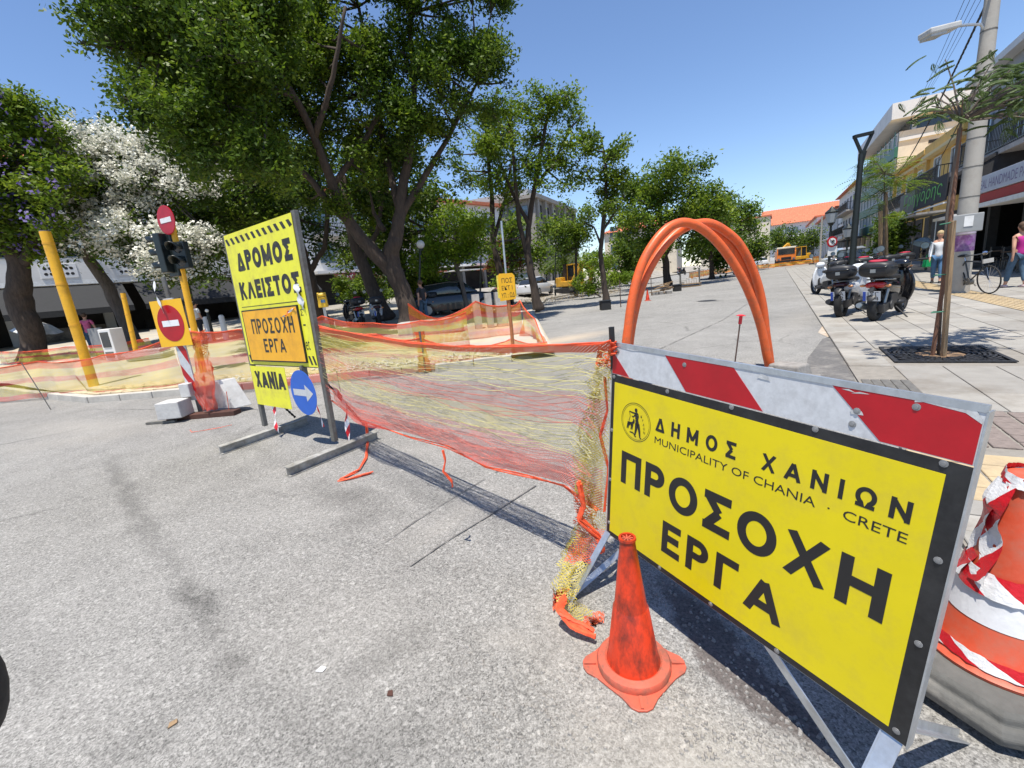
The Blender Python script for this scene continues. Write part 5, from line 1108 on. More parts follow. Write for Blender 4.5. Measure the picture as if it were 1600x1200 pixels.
for i, (bx, by, x0, x1, y0, y1, r, lb) in enumerate(((900, 462, 868, 935, 325, 395, .95, 'dense green tree in front of the grey stone building'), (800, 476, 755, 865, 345, 440, .9, 'dark bush tree behind the yellow notice post'), (880, 452, 850, 955, 400, 440, .8, 'low dark tree behind the small yellow digger'), (650, 486, 630, 690, 430, 465, .6, 'small shaded tree in front of the red signed shop'), (560, 480, 520, 600, 440, 470, .6, 'potted green shrub by the cafe front'))):
    tree(lb, GP(bx, by), [[(0, 0, 0, .2), (bx, (y1 + by) / 2, 0, .15), (bx, (y0 + y1) / 2, 0, .1)]], grid(x0, x1, y0, y1, 16, 1.4, r, 60 + i), (lf_mid, lf_dark), 'park_tree', tw=30, ln=11, size=.11, spread=.22, seed=30 + i, group='smaller trees in the park')
# shrubs
def bush(label, base, clumps, m, name='shrub', size=.07, tw=26, seed=70, cat='shrub', ln=11, spread=.12):
    return tree(label, base, [[(0, 0, 0, .05), (clumps[0][0], clumps[0][1], 0, .02)]], clumps, m, name, cat, tw=tw, ln=ln, size=size, spread=spread, seed=seed, twigr=.012)
bush('reddish leaved bush left of the globe lamp', GP(792, 474), grid(775, 810, 380, 430, 8, .6, .6, 71), lf_red, size=.09)
bush('low green shrubs growing on the dry kerb island', GP(940, 462), grid(895, 985, 430, 452, 14, .8, .6, 72), (lf_mid, lf_lite), size=.08, seed=71)
bush('yellow green shrub behind the small digger', GP(930, 456), grid(900, 950, 398, 425, 8, .8, .7, 73), (lf_lite, lf_mid), size=.09, seed=72)
grass = MB()
gpts = []
for i in range(260):
    f = random.random(); x = 770 + 200 * f; y = 486 - 27 * f + random.uniform(-7, -1); gpts.append(tuple(GP(x, y)))
V = leafquads(np.array(gpts), 14, .07, .16, .15, up=0, rg=rng); V[:, 2] = np.maximum(V[:, 2], .1)
tag(leafmesh('dry_grass', V, leaf_mat('dry_grass_blades', (.25, .17, .07), (.38, .28, .12), (.45, .36, .17), .3), None), 'dry straw coloured grass on the kerb island under the slim trees', 'grass', kind='stuff')
# palm
pb = GP(885, 458); t = thing('palm_tree', 'short palm with arching fronds behind the globe lamp', 'palm', tuple(pb))
q = MB(); top = D(882, 408, pb.y) - pb; q.tube([Vector((0, 0, -.1)), top * .5, top], [.22, .2, .18], 12, jit=.08); q.build('trunk', bark, t, smooth='all')
for k in range(20):
    a = k * 2.4; el = random.uniform(.2, 1.1); q = MB(); L = 2.4; n = 9; P = []
    for i in range(n + 1):
        f = i / n; P.append(top + Vector((math.cos(a) * L * f * math.cos(el * (1 - f)), math.sin(a) * L * f * math.cos(el * (1 - f)), L * f * math.sin(el) - 1.5 * f * f * 1.2)))
    q.tube(P, [.02 * (1 - .8 * i / n) for i in range(n + 1)], 5)
    for i in range(1, n + 1):
        d = (P[i] - P[i - 1]).normalized(); s_ = d.cross(Vector((0, 0, 1))).normalized()
        for g in (0, .33, .66):
            c = P[i - 1].lerp(P[i], g)
            for sg in (-1, 1): tp_ = c + s_ * sg * .42 * (1 - .5 * i / n) + d * .25 - Vector((0, 0, .12)); q.quad(c - d * .02, c + d * .02, tp_ + d * .005, tp_ - d * .005)
    q.build('frond', lf_palm, t)
# young staked tree in the grate
b0 = G(1466, 558, PZ); t = thing('young_staked_tree', 'young thin tree tied to two timber stakes in the iron grate', 'tree', tuple(b0))
q = MB(); s1 = G(1457, 556, PZ) - b0; e1 = D(1478, 415, b0.y + .05) - b0; e1b = D(1500, 200, b0.y + .2) - b0; q.bar(s1, e1, .032, .03); q.bar(e1, e1b, .034, .03); q.build('stake', mat('red_brown_stake', (.20, .10, .06), .85, var=.35, scale=6, bump=.4, stretch=(8, 8, .8)), t)
q = MB(); s2 = G(1474, 557, PZ) - b0; e2 = D(1489, 345, b0.y - .05) - b0; q.bar(s2, e2, .046, .042); q.build('stake', wood, t, bevel=.004)
q = MB(); pts = [D(x, y, b0.y + .1) - b0 for x, y in ((1466, 556), (1472, 450), (1480, 330), (1492, 250), (1502, 190), (1508, 160))]; q.tube(pts, [.016, .015, .014, .013, .011, .008], 8); q.build('trunk', bark_l, t, smooth='all')
gt = mat('green_tie', (.02, .16, .09), .6)
for x, y in ((1468, 430), (1478, 350), (1464, 488)):
    p = D(x, y, b0.y) - b0; q = MB(); q.tube([p + Vector((-.07, 0, .0)), p + Vector((0, -.05, .008)), p + Vector((.09, 0, .0)), p + Vector((0, .05, .005)), p + Vector((-.07, 0, 0))], .006, 6); q.build('tie', gt, t)
def feather(t, pts, m, n_fr=9, L=.45, seed=1, tw=.012, br_from=None, b0=None):
    """bipinnate sprays: each a rachis with rows of tiny leaflets"""
    rd = random.Random(seed); V = []; q = MB()
    for c in pts:
        q.tube([br_from, br_from.lerp(c, .5) + Vector((0, 0, .05)), c], [tw, tw * .7, tw * .4], 5, cap=False)
        for k in range(n_fr):
            a = rd.random() * 6.28; el = rd.uniform(-.5, .5); d = Vector((math.cos(a) * math.cos(el), math.sin(a) * math.cos(el), math.sin(el))); s_ = d.cross(Vector((0, 0, 1))).normalized(); o = c + Vector((rd.gauss(0, .12), rd.gauss(0, .12), rd.gauss(0, .08))); l = L * rd.uniform(.6, 1.2)
            for i in range(11):
                f = i / 10; p = o + d * l * f - Vector((0, 0, .35 * l * f * f)); w_ = .13 * l * 2 * math.sin(math.pi * min(1, f * .9 + .12))
                for sg in (-1, 1):
                    for g in (.45, 1):
                        e = p + s_ * sg * w_ * g + d * .03 - Vector((0, 0, .02 * g)); u = d * .016
                        m0 = p + s_ * sg * w_ * (g - .5) ; V += [tuple(m0), tuple((m0 + e) / 2 - u), tuple(e), tuple((m0 + e) / 2 + u)]
    tag(q.build('twigs', bark_l, t), kind='stuff'); tag(leafmesh('foliage', np.array(V), m, t), kind='stuff')
rd = random.Random(3)
feather(t, [D(rd.uniform(1450, 1540), rd.uniform(90, 190), b0.y + rd.uniform(-.5, .5)) - b0 for k in range(12)], lf_grey, 5, .17, 2, br_from=pts[-2])
feather(t, [D(rd.uniform(1545, 1680), rd.uniform(95, 190), b0.y + rd.uniform(-.5, .5)) - b0 for k in range(38)], lf_grey, 8, .17, 3, br_from=pts[-2])
b1 = ST(13.6 * 1.55, 2.4 * 1.15, PZ); b1 = G(1380, 446, PZ); t = thing('young_staked_tree', 'young feathery tree tied to a tall stake behind the parked scooters', 'tree', tuple(b1))
q = MB(); q.bar(Vector((-.1, 0, 0)), D(1376, 330, b1.y) - b1, .09, .08); q.build('stake', wood, t); q = MB(); q.bar(Vector((.12, 0, 0)), D(1384, 300, b1.y) - b1, .08, .07); q.build('stake', wood, t)
pk = D(1382, 270, b1.y) - b1; q = MB(); q.tube([Vector(), pk * .5, pk], [.03, .025, .015], 8); q.build('trunk', bark_l, t)
feather(t, [D(rd.uniform(1345, 1432), rd.uniform(248, 292), b1.y + rd.uniform(-1, 1)) - b1 for k in range(26)], lf_mid, 8, .55, 5, br_from=pk); feather(t, [D(rd.uniform(1345, 1415), rd.uniform(290, 345), b1.y + rd.uniform(-.8, .8)) - b1 for k in range(9)], lf_mid, 5, .5, 6, br_from=pk * .85)
bush('dark bushy tree between the staked tree and the cafe canopy', G(1398, 425, PZ), grid(1380, 1412, 345, 395, 10, .6, .6, 75), lf_dark, 'bushy_tree', .09, 34, 77, 'tree', 12, .2)
# ================================================================== buildings (fronts face local -y)
def bframe(name, label, o, rz, cat='building', group=None): return thing(name, label, cat, tuple(o), rz, group)
def bx(t, name, m, x0, x1, y0, y1, z0, z1, bevel=0):
    return MB().box(((x0 + x1) / 2, (y0 + y1) / 2, (z0 + z1) / 2), (x1 - x0, y1 - y0, z1 - z0)).build(name, m, t, bevel=bevel)
shutter = mat('blue_grey_shutter', (.16, .20, .24), .6, var=.15)
WM = {}
def win(t, x, z, wd, h, fm=None, pm=None, y=0, side=None, nx=2, nz=1, fw=.07):
    """window: frame bars stand proud of the wall, pane is its child; side=+-1 puts it on the end walls"""
    fm = fm or white; pm = pm or glass_d; key = (round(wd, 2), round(h, 2), fm.name, pm.name, nx, nz)
    if key not in WM:
        q = MB(); f = fw
        q.box((-wd / 2 + f / 2, -.04, 0), (f, .08, h)); q.box((wd / 2 - f / 2, -.04, 0), (f, .08, h)); q.box((0, -.04, h / 2 - f / 2), (wd - 2 * f, .08, f)); q.box((0, -.06, -h / 2 + f / 2), (wd - 2 * f, .12, f))
        for k in range(1, nx): q.box((-wd / 2 + wd * k / nx, -.035, 0), (f * .6, .06, h - 2 * f))
        for k in range(1, nz): q.box((0, -.033, -h / 2 + h * k / nz), (wd - 2 * f, .05, f * .5))
        o = q.build('window', fm, t); p = MB().box((0, -.005, 0), (wd - f, .02, h - f)).build('pane', pm, o); WM[key] = o
    else: o = copy_tree(WM[key], parent=t)
    o.location = (x, y, z); o.rotation_euler = (0, 0, 0)
    return o
def rail(t, x0, x1, y0, z, h=1.0, m=None, name='balcony'):
    s_ = bx(t, name, concrete, x0, x1, y0, 0.0, z - .18, z); q = MB(); m = m or black
    for a, b in (((x0, y0 + .04), (x1, y0 + .04)), ((x0 + .03, y0), (x0 + .03, 0)), ((x1 - .03, y0), (x1 - .03, 0))):
        q.bar((a[0], a[1], z + h), (b[0], b[1], z + h), .05); q.bar((a[0], a[1], z + .1), (b[0], b[1], z + .1), .04)
        n = max(2, int((Vector(a) - Vector(b)).length / .16))
        for k in range(n + 1): p = Vector(a).lerp(Vector(b), k / n); q.box((p.x, p.y, z + h / 2 + .02), (.025, .025, h - .06))
    q.build('railing', m, s_); return s_
def tiled_roof(t, x0, x1, y0, y1, z0, h, m=tiles, hip=True):
    q = MB(); ym = (y0 + y1) / 2; e = (y1 - y0) / 2 * (.8 if hip else 0); k = len(q.v)
    q.v += [(x0, y0, z0), (x1, y0, z0), (x1, y1, z0), (x0, y1, z0), (x0 + e, ym, z0 + h), (x1 - e, ym, z0 + h)]
    for f in ((0, 1, 5, 4), (2, 3, 4, 5), (1, 2, 5), (3, 0, 4), (3, 2, 1, 0)): q.face([k + i for i in f])
    n = int((x1 - x0) / .5); 
    for i in range(n):   # raised tile courses
        x = x0 + (i + .5) * (x1 - x0) / n; tx = min(1, max(0, min((x - x0), (x1 - x)) / max(e, .01))) if hip else 1
        q.bar((x, y0, z0 + .03), (x, y0 + (ym - y0) * tx, z0 + h * tx + .03), .16, .07)
    o = q.build('roof', m, t); return o
# --- right-hand row along the street: local x runs towards the viewer
RZ = SA + math.pi
def row(label, s0, s1, off=9.0, name='building'): return bframe(name, label, ST(s1, off, 0), RZ)
# C: tall block with green panels and cream end wall
t = row('tall cream apartment block with green panelled front and white projecting top storey', 55, 74); L = 19
bx(t, 'wall', wallc, 0, L, .0, 13, 0, 11.0); bx(t, 'top_storey', glass_d, .6, L - .6, .8, 12.2, 11.0, 12.0); bx(t, 'parapet', wallw, -.5, L + .5, -.7, 13.3, 12.0, 13.3)
for k in range(5): bx(t, 'column', wallw, L - .72, L - .5, .9 + k * 2.6, 1.2 + k * 2.6, 11.0, 12.0)
for r_ in range(4):
    z = 2.9 + r_ * 2.05
    bx(t, 'green_band', greenp, 0, L, -.25, 0, z - .1, z + .75)
    for k in range(9):
        x = 1.05 + k * 2.1; win(t, x, z + 1.35, 1.7, 1.1, white, glass_b if (k + r_) % 3 else glass_d, y=-.02)
    for k in range(10): bx(t, 'green_fin', greenp, k * 2.1 - .06 + .05, k * 2.1 + .06 + .05, -.3, -.26, z + .75, z + 2.0)
bx(t, 'end_cornice', wallw, L, L + .12, 0, 13, 10.2, 10.45); bx(t, 'vent', dark_in, L, L + .03, 2.0, 4.6, 9.6, 9.85)
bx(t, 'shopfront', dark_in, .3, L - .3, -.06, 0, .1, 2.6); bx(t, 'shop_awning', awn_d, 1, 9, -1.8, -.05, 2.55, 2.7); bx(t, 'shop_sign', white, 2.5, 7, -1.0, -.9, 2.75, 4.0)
for k in range(6): bx(t, 'column', wallc, .2 + k * 3.7, .7 + k * 3.7, -.35, -.06, 0, 2.6)
# B and A: lower terrace further on
t = row('three storey white building with dark balcony railings beyond the green panelled block', 76, 100); L = 24
bx(t, 'wall', wallw, 0, L, 0, 12, 0, 9.9); tiled_roof(t, -.5, L + .5, -.6, 12.5, 9.9, 1.2)
for r_ in range(2):
    for k in range(7): win(t, 1.7 + k * 3.4, 4.8 + r_ * 3.0, 1.2, 2.0, wallg, glass_d)
rail(t, 2, L - 1, -1.4, 3.55); rail(t, 6, L - 2, -1.2, 6.6)
bx(t, 'shopfront', dark_in, .3, L - .3, -.06, 0, .1, 2.8); bx(t, 'shop_sign', white, 15, 20, -1.3, -1.2, 2.9, 4.9); bx(t, 'shop_awning', awn_d, 14, 22, -1.9, -.06, 2.5, 2.65)
for k in range(7): bx(t, 'column', wallg, .2 + k * 3.9, .7 + k * 3.9, -.35, -.06, 0, 2.8)
t = row('pale two storey building at the far bend beside the red tiled house', 152, 203); L = 51
bx(t, 'wall', wallw, 0, L, 0, 12, 0, 10.6); bx(t, 'cornice', tiles, -.3, L + .3, -.5, 12.3, 10.6, 11.0); bx(t, 'shopfront', dark_in, .3, L - .3, -.06, 0, .1, 3.4)
for k in range(12): win(t, 2 + k * 4.1, 7.4, 1.9, 2.4, white, glass_b)
t = row('long low two storey grey building near the far bend of the street', 101, 151); L = 50
bx(t, 'wall', wallg, 0, L, 0, 12, 0, 8.6); bx(t, 'cornice', tiles, -.3, L + .3, -.5, 12.3, 8.6, 8.95)
for k in range(12): win(t, 2 + k * 4, 6.0, 1.9, 2.2, white, glass_b)
bx(t, 'ledge', wallw, 0, L, -.5, 0, 3.7, 3.95); bx(t, 'shopfront', dark_in, .3, L - .3, -.06, 0, .1, 3.1)
for k in range(12): bx(t, 'column', wallw, k * 4, k * 4 + .8, -.4, -.06, 0, 3.4)
# far red-roofed house closing the street
t = bframe('building', 'red tiled house with pale walls closing the far end of the street', ST(205, -5.0, 0), SA - math.pi / 2); t.scale = (1.55, 1.55, 1.5); 
bx(t, 'wall', wallw, 0, 14, 0, 12, 0, 8.6); tiled_roof(t, -.6, 16, -.8, 12.6, 8.6, 4.2, hip=False); bx(t, 'ledge', white, -.5, 14, -1.0, 0, 4.6, 4.9)
for x in (2, 5.2, 6.8, 10, 11.6): win(t, x, 6.8, 1.2, 1.7, white, glass_b)
t = bframe('building', 'small distant pink house with flat roof behind the far trees', ST(150, -20, 0), SA - math.pi / 2); bx(t, 'wall', wallc, 0, 18, 0, 12, 0, 12.5); bx(t, 'roof_slab', tiles, -.3, 18.3, -.4, 12.3, 12.5, 12.9)
for x in (2, 6, 10, 14): win(t, x, 10.6, 1.6, 1.6, white, glass_d)
# D: ochre houses
t = row('ochre yellow two storey house with moulded cornice beside the tall cream block', 44, 54.8); L = 10.8
bx(t, 'wall', wally, 0, L, 0, 10, 0, 7.3); bx(t, 'cornice', wally, -.1, L + .1, -.4, 10, 7.3, 7.6); bx(t, 'band', mat('pale_ochre_trim', (.70, .55, .28), .8, var=.08), 0, L, -.15, 0, 6.9, 7.1)
for k in range(3): win(t, 1.8 + k * 3.4, 5.4, 1.2, 2.2, white, glass_d)
for k in range(4): bx(t, 'pilaster', wally, .0 + k * 3.45, .4 + k * 3.45, -.18, 0, 3.2, 6.9)
rail(t, .5, L - .5, -1.2, 4.0); bx(t, 'shopfront', dark_in, .3, L - .3, -.05, 0, .1, 3.0)
t = row('taller ochre building with stepped parapet above the dark canopy', 36.2, 44); L = 7.8
bx(t, 'wall', wally, 0, L, 0, 10, 0, 7.5); bx(t, 'parapet', wally, 0, L, -.35, 0, 7.2, 7.7); bx(t, 'cornice', mat('pale_ochre_trim', (.7, .55, .28)), 0, L, -.5, 0, 6.9, 7.1)
for k in range(2): win(t, 2 + k * 3.6, 5.7, 1.5, 2.1, white, glass_d)
rail(t, .5, L - .5, -1.2, 4.6); bx(t, 'shopfront', dark_in, .3, L - .3, -.05, 0, .1, 3.0)
# E: near grey white building with balcony, café at street level
t = row('pale grey building with black iron balcony above the pasta restaurant', 16, 36); L = 20
bx(t, 'wall', wallg, 0, L, 0, 12, 3.2, 9.4); bx(t, 'cornice', wallw, -.1, L, -.5, 0, 9.1, 9.4); bx(t, 'roof_parapet', wallw, 0, L, .6, 11, 9.4, 10.0)
for k in range(5): win(t, 2.2 + k * 3.9, 6.0, 1.4, 2.4, shutter, glass_d)
rail(t, 4, L - .5, -1.5, 4.7, 1.05); 
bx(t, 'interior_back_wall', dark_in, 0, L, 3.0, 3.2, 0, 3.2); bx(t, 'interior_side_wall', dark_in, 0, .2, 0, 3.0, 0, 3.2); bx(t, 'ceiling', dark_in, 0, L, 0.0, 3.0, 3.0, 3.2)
for k in range(6): bx(t, 'column', mat('dark_column', (.06, .055, .05), .7, var=.3), k * 3.9, k * 3.9 + .35, -.1, .25, 0, 3.0)
shelf = mat('shelf_clutter', (.16, .14, .12), .6, var=.8, scale=2.5)
for k in range(7): bx(t, 'shelf', shelf, 8 + k * 1.5, 9.1 + k * 1.5, 1.6, 2.4, .2, 1.2 + .4 * (k % 3))
for k in range(8): bx(t, 'menu_board', mat('pale_board', (.4, .38, .34), .7, var=.4, scale=6), 9 + k * 1.35, 9.7 + k * 1.35, 2.85, 2.95, 1.5 + .2 * (k % 2), 2.3)
# restaurant sign with red strip and white awning front
t = bframe('restaurant_sign', 'long white fascia sign with red stripe reading HANDMADE PASTA at the right edge', ST(24.9, 6.5, 0), RZ, 'sign')
fas = mat('pale_blue_fascia', (.50, .52, .58), .5, var=.06); bx(t, 'fascia', fas, 0, 5.2, 0, .25, 2.95, 3.55, bevel=.01); bx(t, 'red_strip', mat('deep_red_awning', (.38, .02, .015), .6, var=.1), .2, 5.2, .05, .5, 2.62, 2.93); bx(t, 'valance', white, .3, 5.2, .0, 2.0, 2.45, 2.60)
text('REAL HANDMADE PASTA', (.2, 3.08, 4.9, 3.40), mat('faded_violet_print', (.22, .18, .30), .6), t, None, depth=.004)
bx(t, 'support_arm', dsteel, .4, .5, .3, 2.4, 2.5, 2.58); bx(t, 'support_arm', dsteel, 4.6, 4.7, .3, 2.4, 2.5, 2.58)
t = bframe('menu_panel', 'black menu board with pale handwriting under the red stripe', ST(22.3, 7.3, 0), RZ, 'sign'); bx(t, 'board', dark_in, 0, 2.4, 0, .06, 1.95, 2.43); text('pizza', (1.1, 2.22, 1.7, 2.36), ink2, t, None, depth=.003); text('and pasta', (1.0, 2.02, 1.8, 2.16), ink2, t, None, depth=.003)
# dark lean-to canopy with green script sign
t = bframe('cafe_canopy', 'long black sloping cafe canopy on posts left of the concrete pole', ST(36.5, 6.3, 0), RZ, 'canopy')
q = MB()
for k in range(28): x = .2 + k * .345; q.bar((x, -.1, 3.95), (x, 2.6, 5.35), .30, .03)
q.build('slat_roof', awn_d, t); bx(t, 'front_beam', awn_d, 0, 9.8, -.12, 0, 3.75, 3.95); bx(t, 'rear_beam', awn_d, 0, 9.8, 2.5, 2.62, 5.1, 5.3)
for x in (0, 9.7): 
    q = MB(); q.bar((x, -.05, 3.9), (x, 2.6, 5.3), .14, .1); q.build('side_rafter', awn_d, t); q = MB(); q.prism([(-.05, 3.8), (2.6, 3.8), (2.6, 5.25)], 0, .03, M=Matrix(((0, 0, 1), (1, 0, 0), (0, 1, 0))), c=(x, 0, 0)); q.build('gable_panel', awn_d, t)
for x in (.3, 3.4, 6.5, 9.5): bx(t, 'post', dsteel, x, x + .09, 0, .09, 0, 3.75)
bx(t, 'lower_awning', mat('grey_awning', (.30, .29, .28), .7, var=.15), 5.5, 9.6, -1.1, .0, 2.58, 2.66); bx(t, 'lower_awning', awn_d, .3, 5.2, -.8, .0, 2.6, 2.68)
t = bframe('cafe_sign', 'dark grey sign with bright green handwritten lettering under the black canopy', ST(35.6, 6.12, 0), RZ, 'sign')
bx(t, 'panel', mat('sign_grey', (.055, .055, .055), .5, var=.15), 0, 3.3, 0, .05, 3.0, 4.1); bx(t, 'panel', awn_d, 3.32, 8.6, 0.01, .06, 3.05, 4.15); bx(t, 'lower_edge', white, 0, 8.6, -.05, .06, 2.92, 2.98)
gm = mat('green_script', (.06, .36, .03), .5)
text('Γρηγόρης', (1.0, 3.2, 8.0, 4.0), gm, t, Matrix.Shear('XZ', 4, (.25, 0)) if False else Matrix(((1, 0, .22, -.75), (0, 1, 0, 0), (0, 0, 1, 0), (0, 0, 0, 1))), depth=.006)
# --- café building across the park, far left
A = Vector((-40, 18, .55)); rz = math.atan2(24, 22); t = bframe('cafe_building', 'white building with dark awnings and pierced white parapet behind the left trees', A, rz)
L = 32.6
bx(t, 'wall', wallw, 0, L, 0, 10, 4.0, 11.2); tiled_roof(t, -.5, L + .5, -.7, 10.6, 11.2, 2.6); bx(t, 'ledge', white, 0, L, -1.6, 0, 3.72, 4.0)
bx(t, 'terrace_wall', wallw, 0, L, -1.6, -1.45, 4.0, 5.1)
pz = mat('pierced_screen', (.7, .7, .7), .8, var=.05)
for k in range(9):
    x = 1.5 + k * 3.6; o = bx(t, 'screen_panel', pz, x, x + 1.7, -1.64, -1.6, 4.15, 5.0)
    q = MB()
    for i in range(6):
        for j in range(2): q.lathe([(.10, 0), (.09, .006)], 6, c=(x + .25 + i * .24, -1.64, 4.4 + j * .33), M=Matrix.Rotation(R_(90), 3, 'X'))
    q.build('piercing', dark_in, o)
for k in range(8): win(t, 2.2 + k * 4, 6.6, 1.5, 2.1, shutter, glass_d); win(t, 2.2 + k * 4, 9.6, 1.4, 1.6, shutter, glass_d)
for k in range(3): rail(t, 3 + k * 10, 9 + k * 10, -1.0, 8.3)
bx(t, 'interior', dark_in, 0, L, 2.5, 2.7, 0, 4); bx(t, 'ceiling', dark_in, 0, L, 0, 2.5, 3.7, 3.95)
for k in range(8): bx(t, 'column', wallg, k * 4.6, k * 4.6 + .5, -.1, .3, 0, 3.72)
for k in range(5):
    x = 1 + k * 6.4; q = MB(); q.v += [(x, -1.5, 3.65), (x + 5.8, -1.5, 3.65), (x + 5.8, -3.6, 2.1), (x, -3.6, 2.1)]; q.face((0, 1, 2, 3)); q.v += [(x + 5.8, -3.6, 1.75), (x, -3.6, 1.75)]; q.face((3, 2, 4, 5)); o = q.build('awning', mat('dark_grey_awning', (.016, .017, .019), .8, var=.15), t); so_ = o.modifiers.new('s', 'SOLIDIFY'); so_.thickness = .02
    bx(t, 'counter', dark_in if k % 2 else shelf, x + .5, x + 5, 1, 1.6, 0, 1.1)
text('MAKE UP', (27.0, 2.6, 29.6, 2.95), ink2, t, None, depth=1.75, name='lettering')
bx(t, 'name_board', dark_in, 26.4, 31.5, -1.74, -1.6, 2.4, 3.2)
# --- building behind the trees in the centre-left, and grey stone block
A = Vector((-17.5, 42.5, .9)); rz = math.atan2(22, 20); t = bframe('building', 'pale building with shops and red lettered sign behind the central trees', A, rz); L = 27
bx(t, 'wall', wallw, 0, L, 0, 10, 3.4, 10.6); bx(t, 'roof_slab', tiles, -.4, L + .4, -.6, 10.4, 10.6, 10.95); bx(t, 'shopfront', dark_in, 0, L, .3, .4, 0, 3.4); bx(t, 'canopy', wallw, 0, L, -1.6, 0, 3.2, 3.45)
for r_ in range(2):
    for k in range(7): win(t, 2 + k * 3.8, 5.2 + 3.0 * r_, 1.5, 1.9, shutter, glass_b)
rail(t, 1, 12, -1.3, 6.7); rail(t, 14, 26, -1.3, 6.7)
for k in range(8): bx(t, 'column', wallg, k * 3.8, k * 3.8 + .4, -.1, .3, 0, 3.2)
bx(t, 'sign_board', mat('maroon_board', (.16, .02, .03), .6), 1.5, 6.5, -1.75, -1.62, 2.5, 3.15); text('ΤΟΥ ΓΙΩΡΓΗ', (1.8, 2.65, 6.2, 3.0), ink2, t, None, depth=1.76)
for k in range(3): bx(t, 'cafe_awning', white if k % 2 else mat('terracotta_awning', (.42, .13, .06), .8), 9 + k * 5.5, 13.5 + k * 5.5, -3.6, -1.6, 2.6, 2.7)
stone = mat('grey_stone_cladding', (.30, .275, .24), .85, var=.15, scale=3, bump=.3, dirt=(.18, .17, .15), dirt_amt=.5, dscale=1)
dx = Vector((25, -11.5, 0)).normalized(); A = Vector((5.6, 65, 0)) - dx * 22; t = bframe('building', 'grey stone four storey building with large paired windows behind the slim trees', A, math.atan2(dx.y, dx.x)); L = 22
bx(t, 'wall', stone, 0, L, 0, 20, 0, 12.6); bx(t, 'cornice', stone, -.3, L + .7, -.9, 20.3, 12.6, 13.1); bx(t, 'attic', wallg, 1.5, L - 1.2, 1.2, 19, 13.1, 14.2)
tiled_roof(t, 4, L - 5, .8, 8, 13.15, 1.6)
for r_ in range(4):
    z = 1.9 + r_ * 3.0
    for k in range(5): win(t, 2.4 + k * 4.3, z, 3.0, 2.0, dsteel, glass_b, nx=2, nz=2)
    bx(t, 'floor_band', stone, 0, L, -.12, 0, z - 1.5, z - 1.25)
    q = MB()
for k in range(6): bx(t, 'pier', stone, k * 4.3 - .1, k * 4.3 + .7, -.35, 0, 0, 12.6)
for r_ in range(4):
    for k in range(6):
        o = win(t, 0, 2 + r_ * 3, 1.6, 2.0, dsteel, glass_d, nx=2, nz=2); o.location = (L + .0, 2.2 + k * 3.2, 2 + r_ * 3); o.rotation_euler = (0, 0, math.pi / 2)
for k in range(7): bx(t, 'pier', stone, L, L + .5, .3 + k * 3.2, .9 + k * 3.2, 0, 12.6)
# more background facades glimpsed between crowns
for i, (x, y, L, H, rz, m, lb) in enumerate(((-38, 62, 24, 12, .15, wallw, 'white building glimpsed far behind the great tree'), (-62, 30, 22, 11, 1.1, wallc, 'cream building beyond the far left edge of the park'), (22, 95, 14, 9, -.5, wallc, 'cream house far behind the thin tall tree'))):
    t = bframe('building', lb, (x, y, .5), rz); bx(t, 'wall', m, 0, L, 0, 8, 0, H); tiled_roof(t, -.4, L + .4, -.5, 8.5, H, 1.8)
    for r_ in range(3):
        for k in range(int(L / 3.6)): win(t, 2 + k * 3.6, 2.6 + r_ * 3.2, 1.5, 1.8, shutter, glass_b)
# ================================================================== street furniture, right side
pc = mat('pole_concrete', (.40, .375, .33), .9, var=.12, scale=4, bump=.4, dirt=(.24, .21, .18), dirt_amt=.6, dscale=2)
b0 = G(1497, 457, PZ); t = thing('utility_pole', 'tall tapering concrete utility pole with grey meter box beside the pasta restaurant', 'pole', tuple(b0), SA)
q = MB(); q.tube([(0, 0, -.1), (0, 0, 3), (0, 0, 6), (.0, 0, 9.2)], [.215, .18, .145, .11], 20); q.build('shaft', pc, t, smooth=True)
for z in (2.35, 3.05, 3.7, 4.35, 5.1, 6.0): q = MB(); r = .213 - .0115 * z; q.tube([(0, 0, z), (0, 0, z + .025)], r + .006, 20); q.build('band', dsteel, t, smooth=True)
Ri = Matrix.Rotation(-SA, 3, 'Z')
def pl(px, py, dy=0): return Ri @ (D(px, py, b0.y + dy) - b0)
c = pl(1508, 349, -.35); q = MB(); q.box(c, (.30, .62, .42), -.25); q.build('meter_box', mat('grey_meter_box', (.30, .31, .31), .5, var=.1, dirt=(.2, .2, .2), dirt_amt=.4), t, bevel=.015)
q = MB(); M3 = Matrix.Rotation(-.25, 3, 'Z'); q.box(c + M3 @ Vector((-.157, -.06, .04)), (.006, .16, .24), -.25); q.build('sticker', white, t)
q = MB(); r = .235; q.tube([(0, 0, 1.05), (0, 0, 1.45)], .204, 20); q.build('poster_wrap', mat('torn_violet_poster', (.16, .06, .20), .7, var=.5, scale=6, dirt=(.45, .38, .5), dirt_amt=.6, dscale=4), t, smooth=True)
q = MB(); q.tube([(0, 0, 1.47), (0, 0, 1.72)], .203, 20); q.build('poster_wrap', mat('faded_lilac_poster', (.38, .34, .44), .7, var=.25, scale=8), t, smooth=True)
arm = [pl(1542, 92), pl(1540, 48), pl(1532, 38), pl(1510, 39), pl(1488, 42)]
q = MB(); q.tube(arm, .03, 10); q.build('lamp_arm', steel, t, smooth=True)
h0, h1 = pl(1492, 42), pl(1444, 54); q = MB(); q.bar(h0, h1, .36, .13, upv=(0, 0, 1)); hh = q.build('lamp_head', mat('lamp_grey', (.5, .5, .48), .5, var=.06, dirt=(.3, .29, .27), dirt_amt=.4), t, bevel=.03)
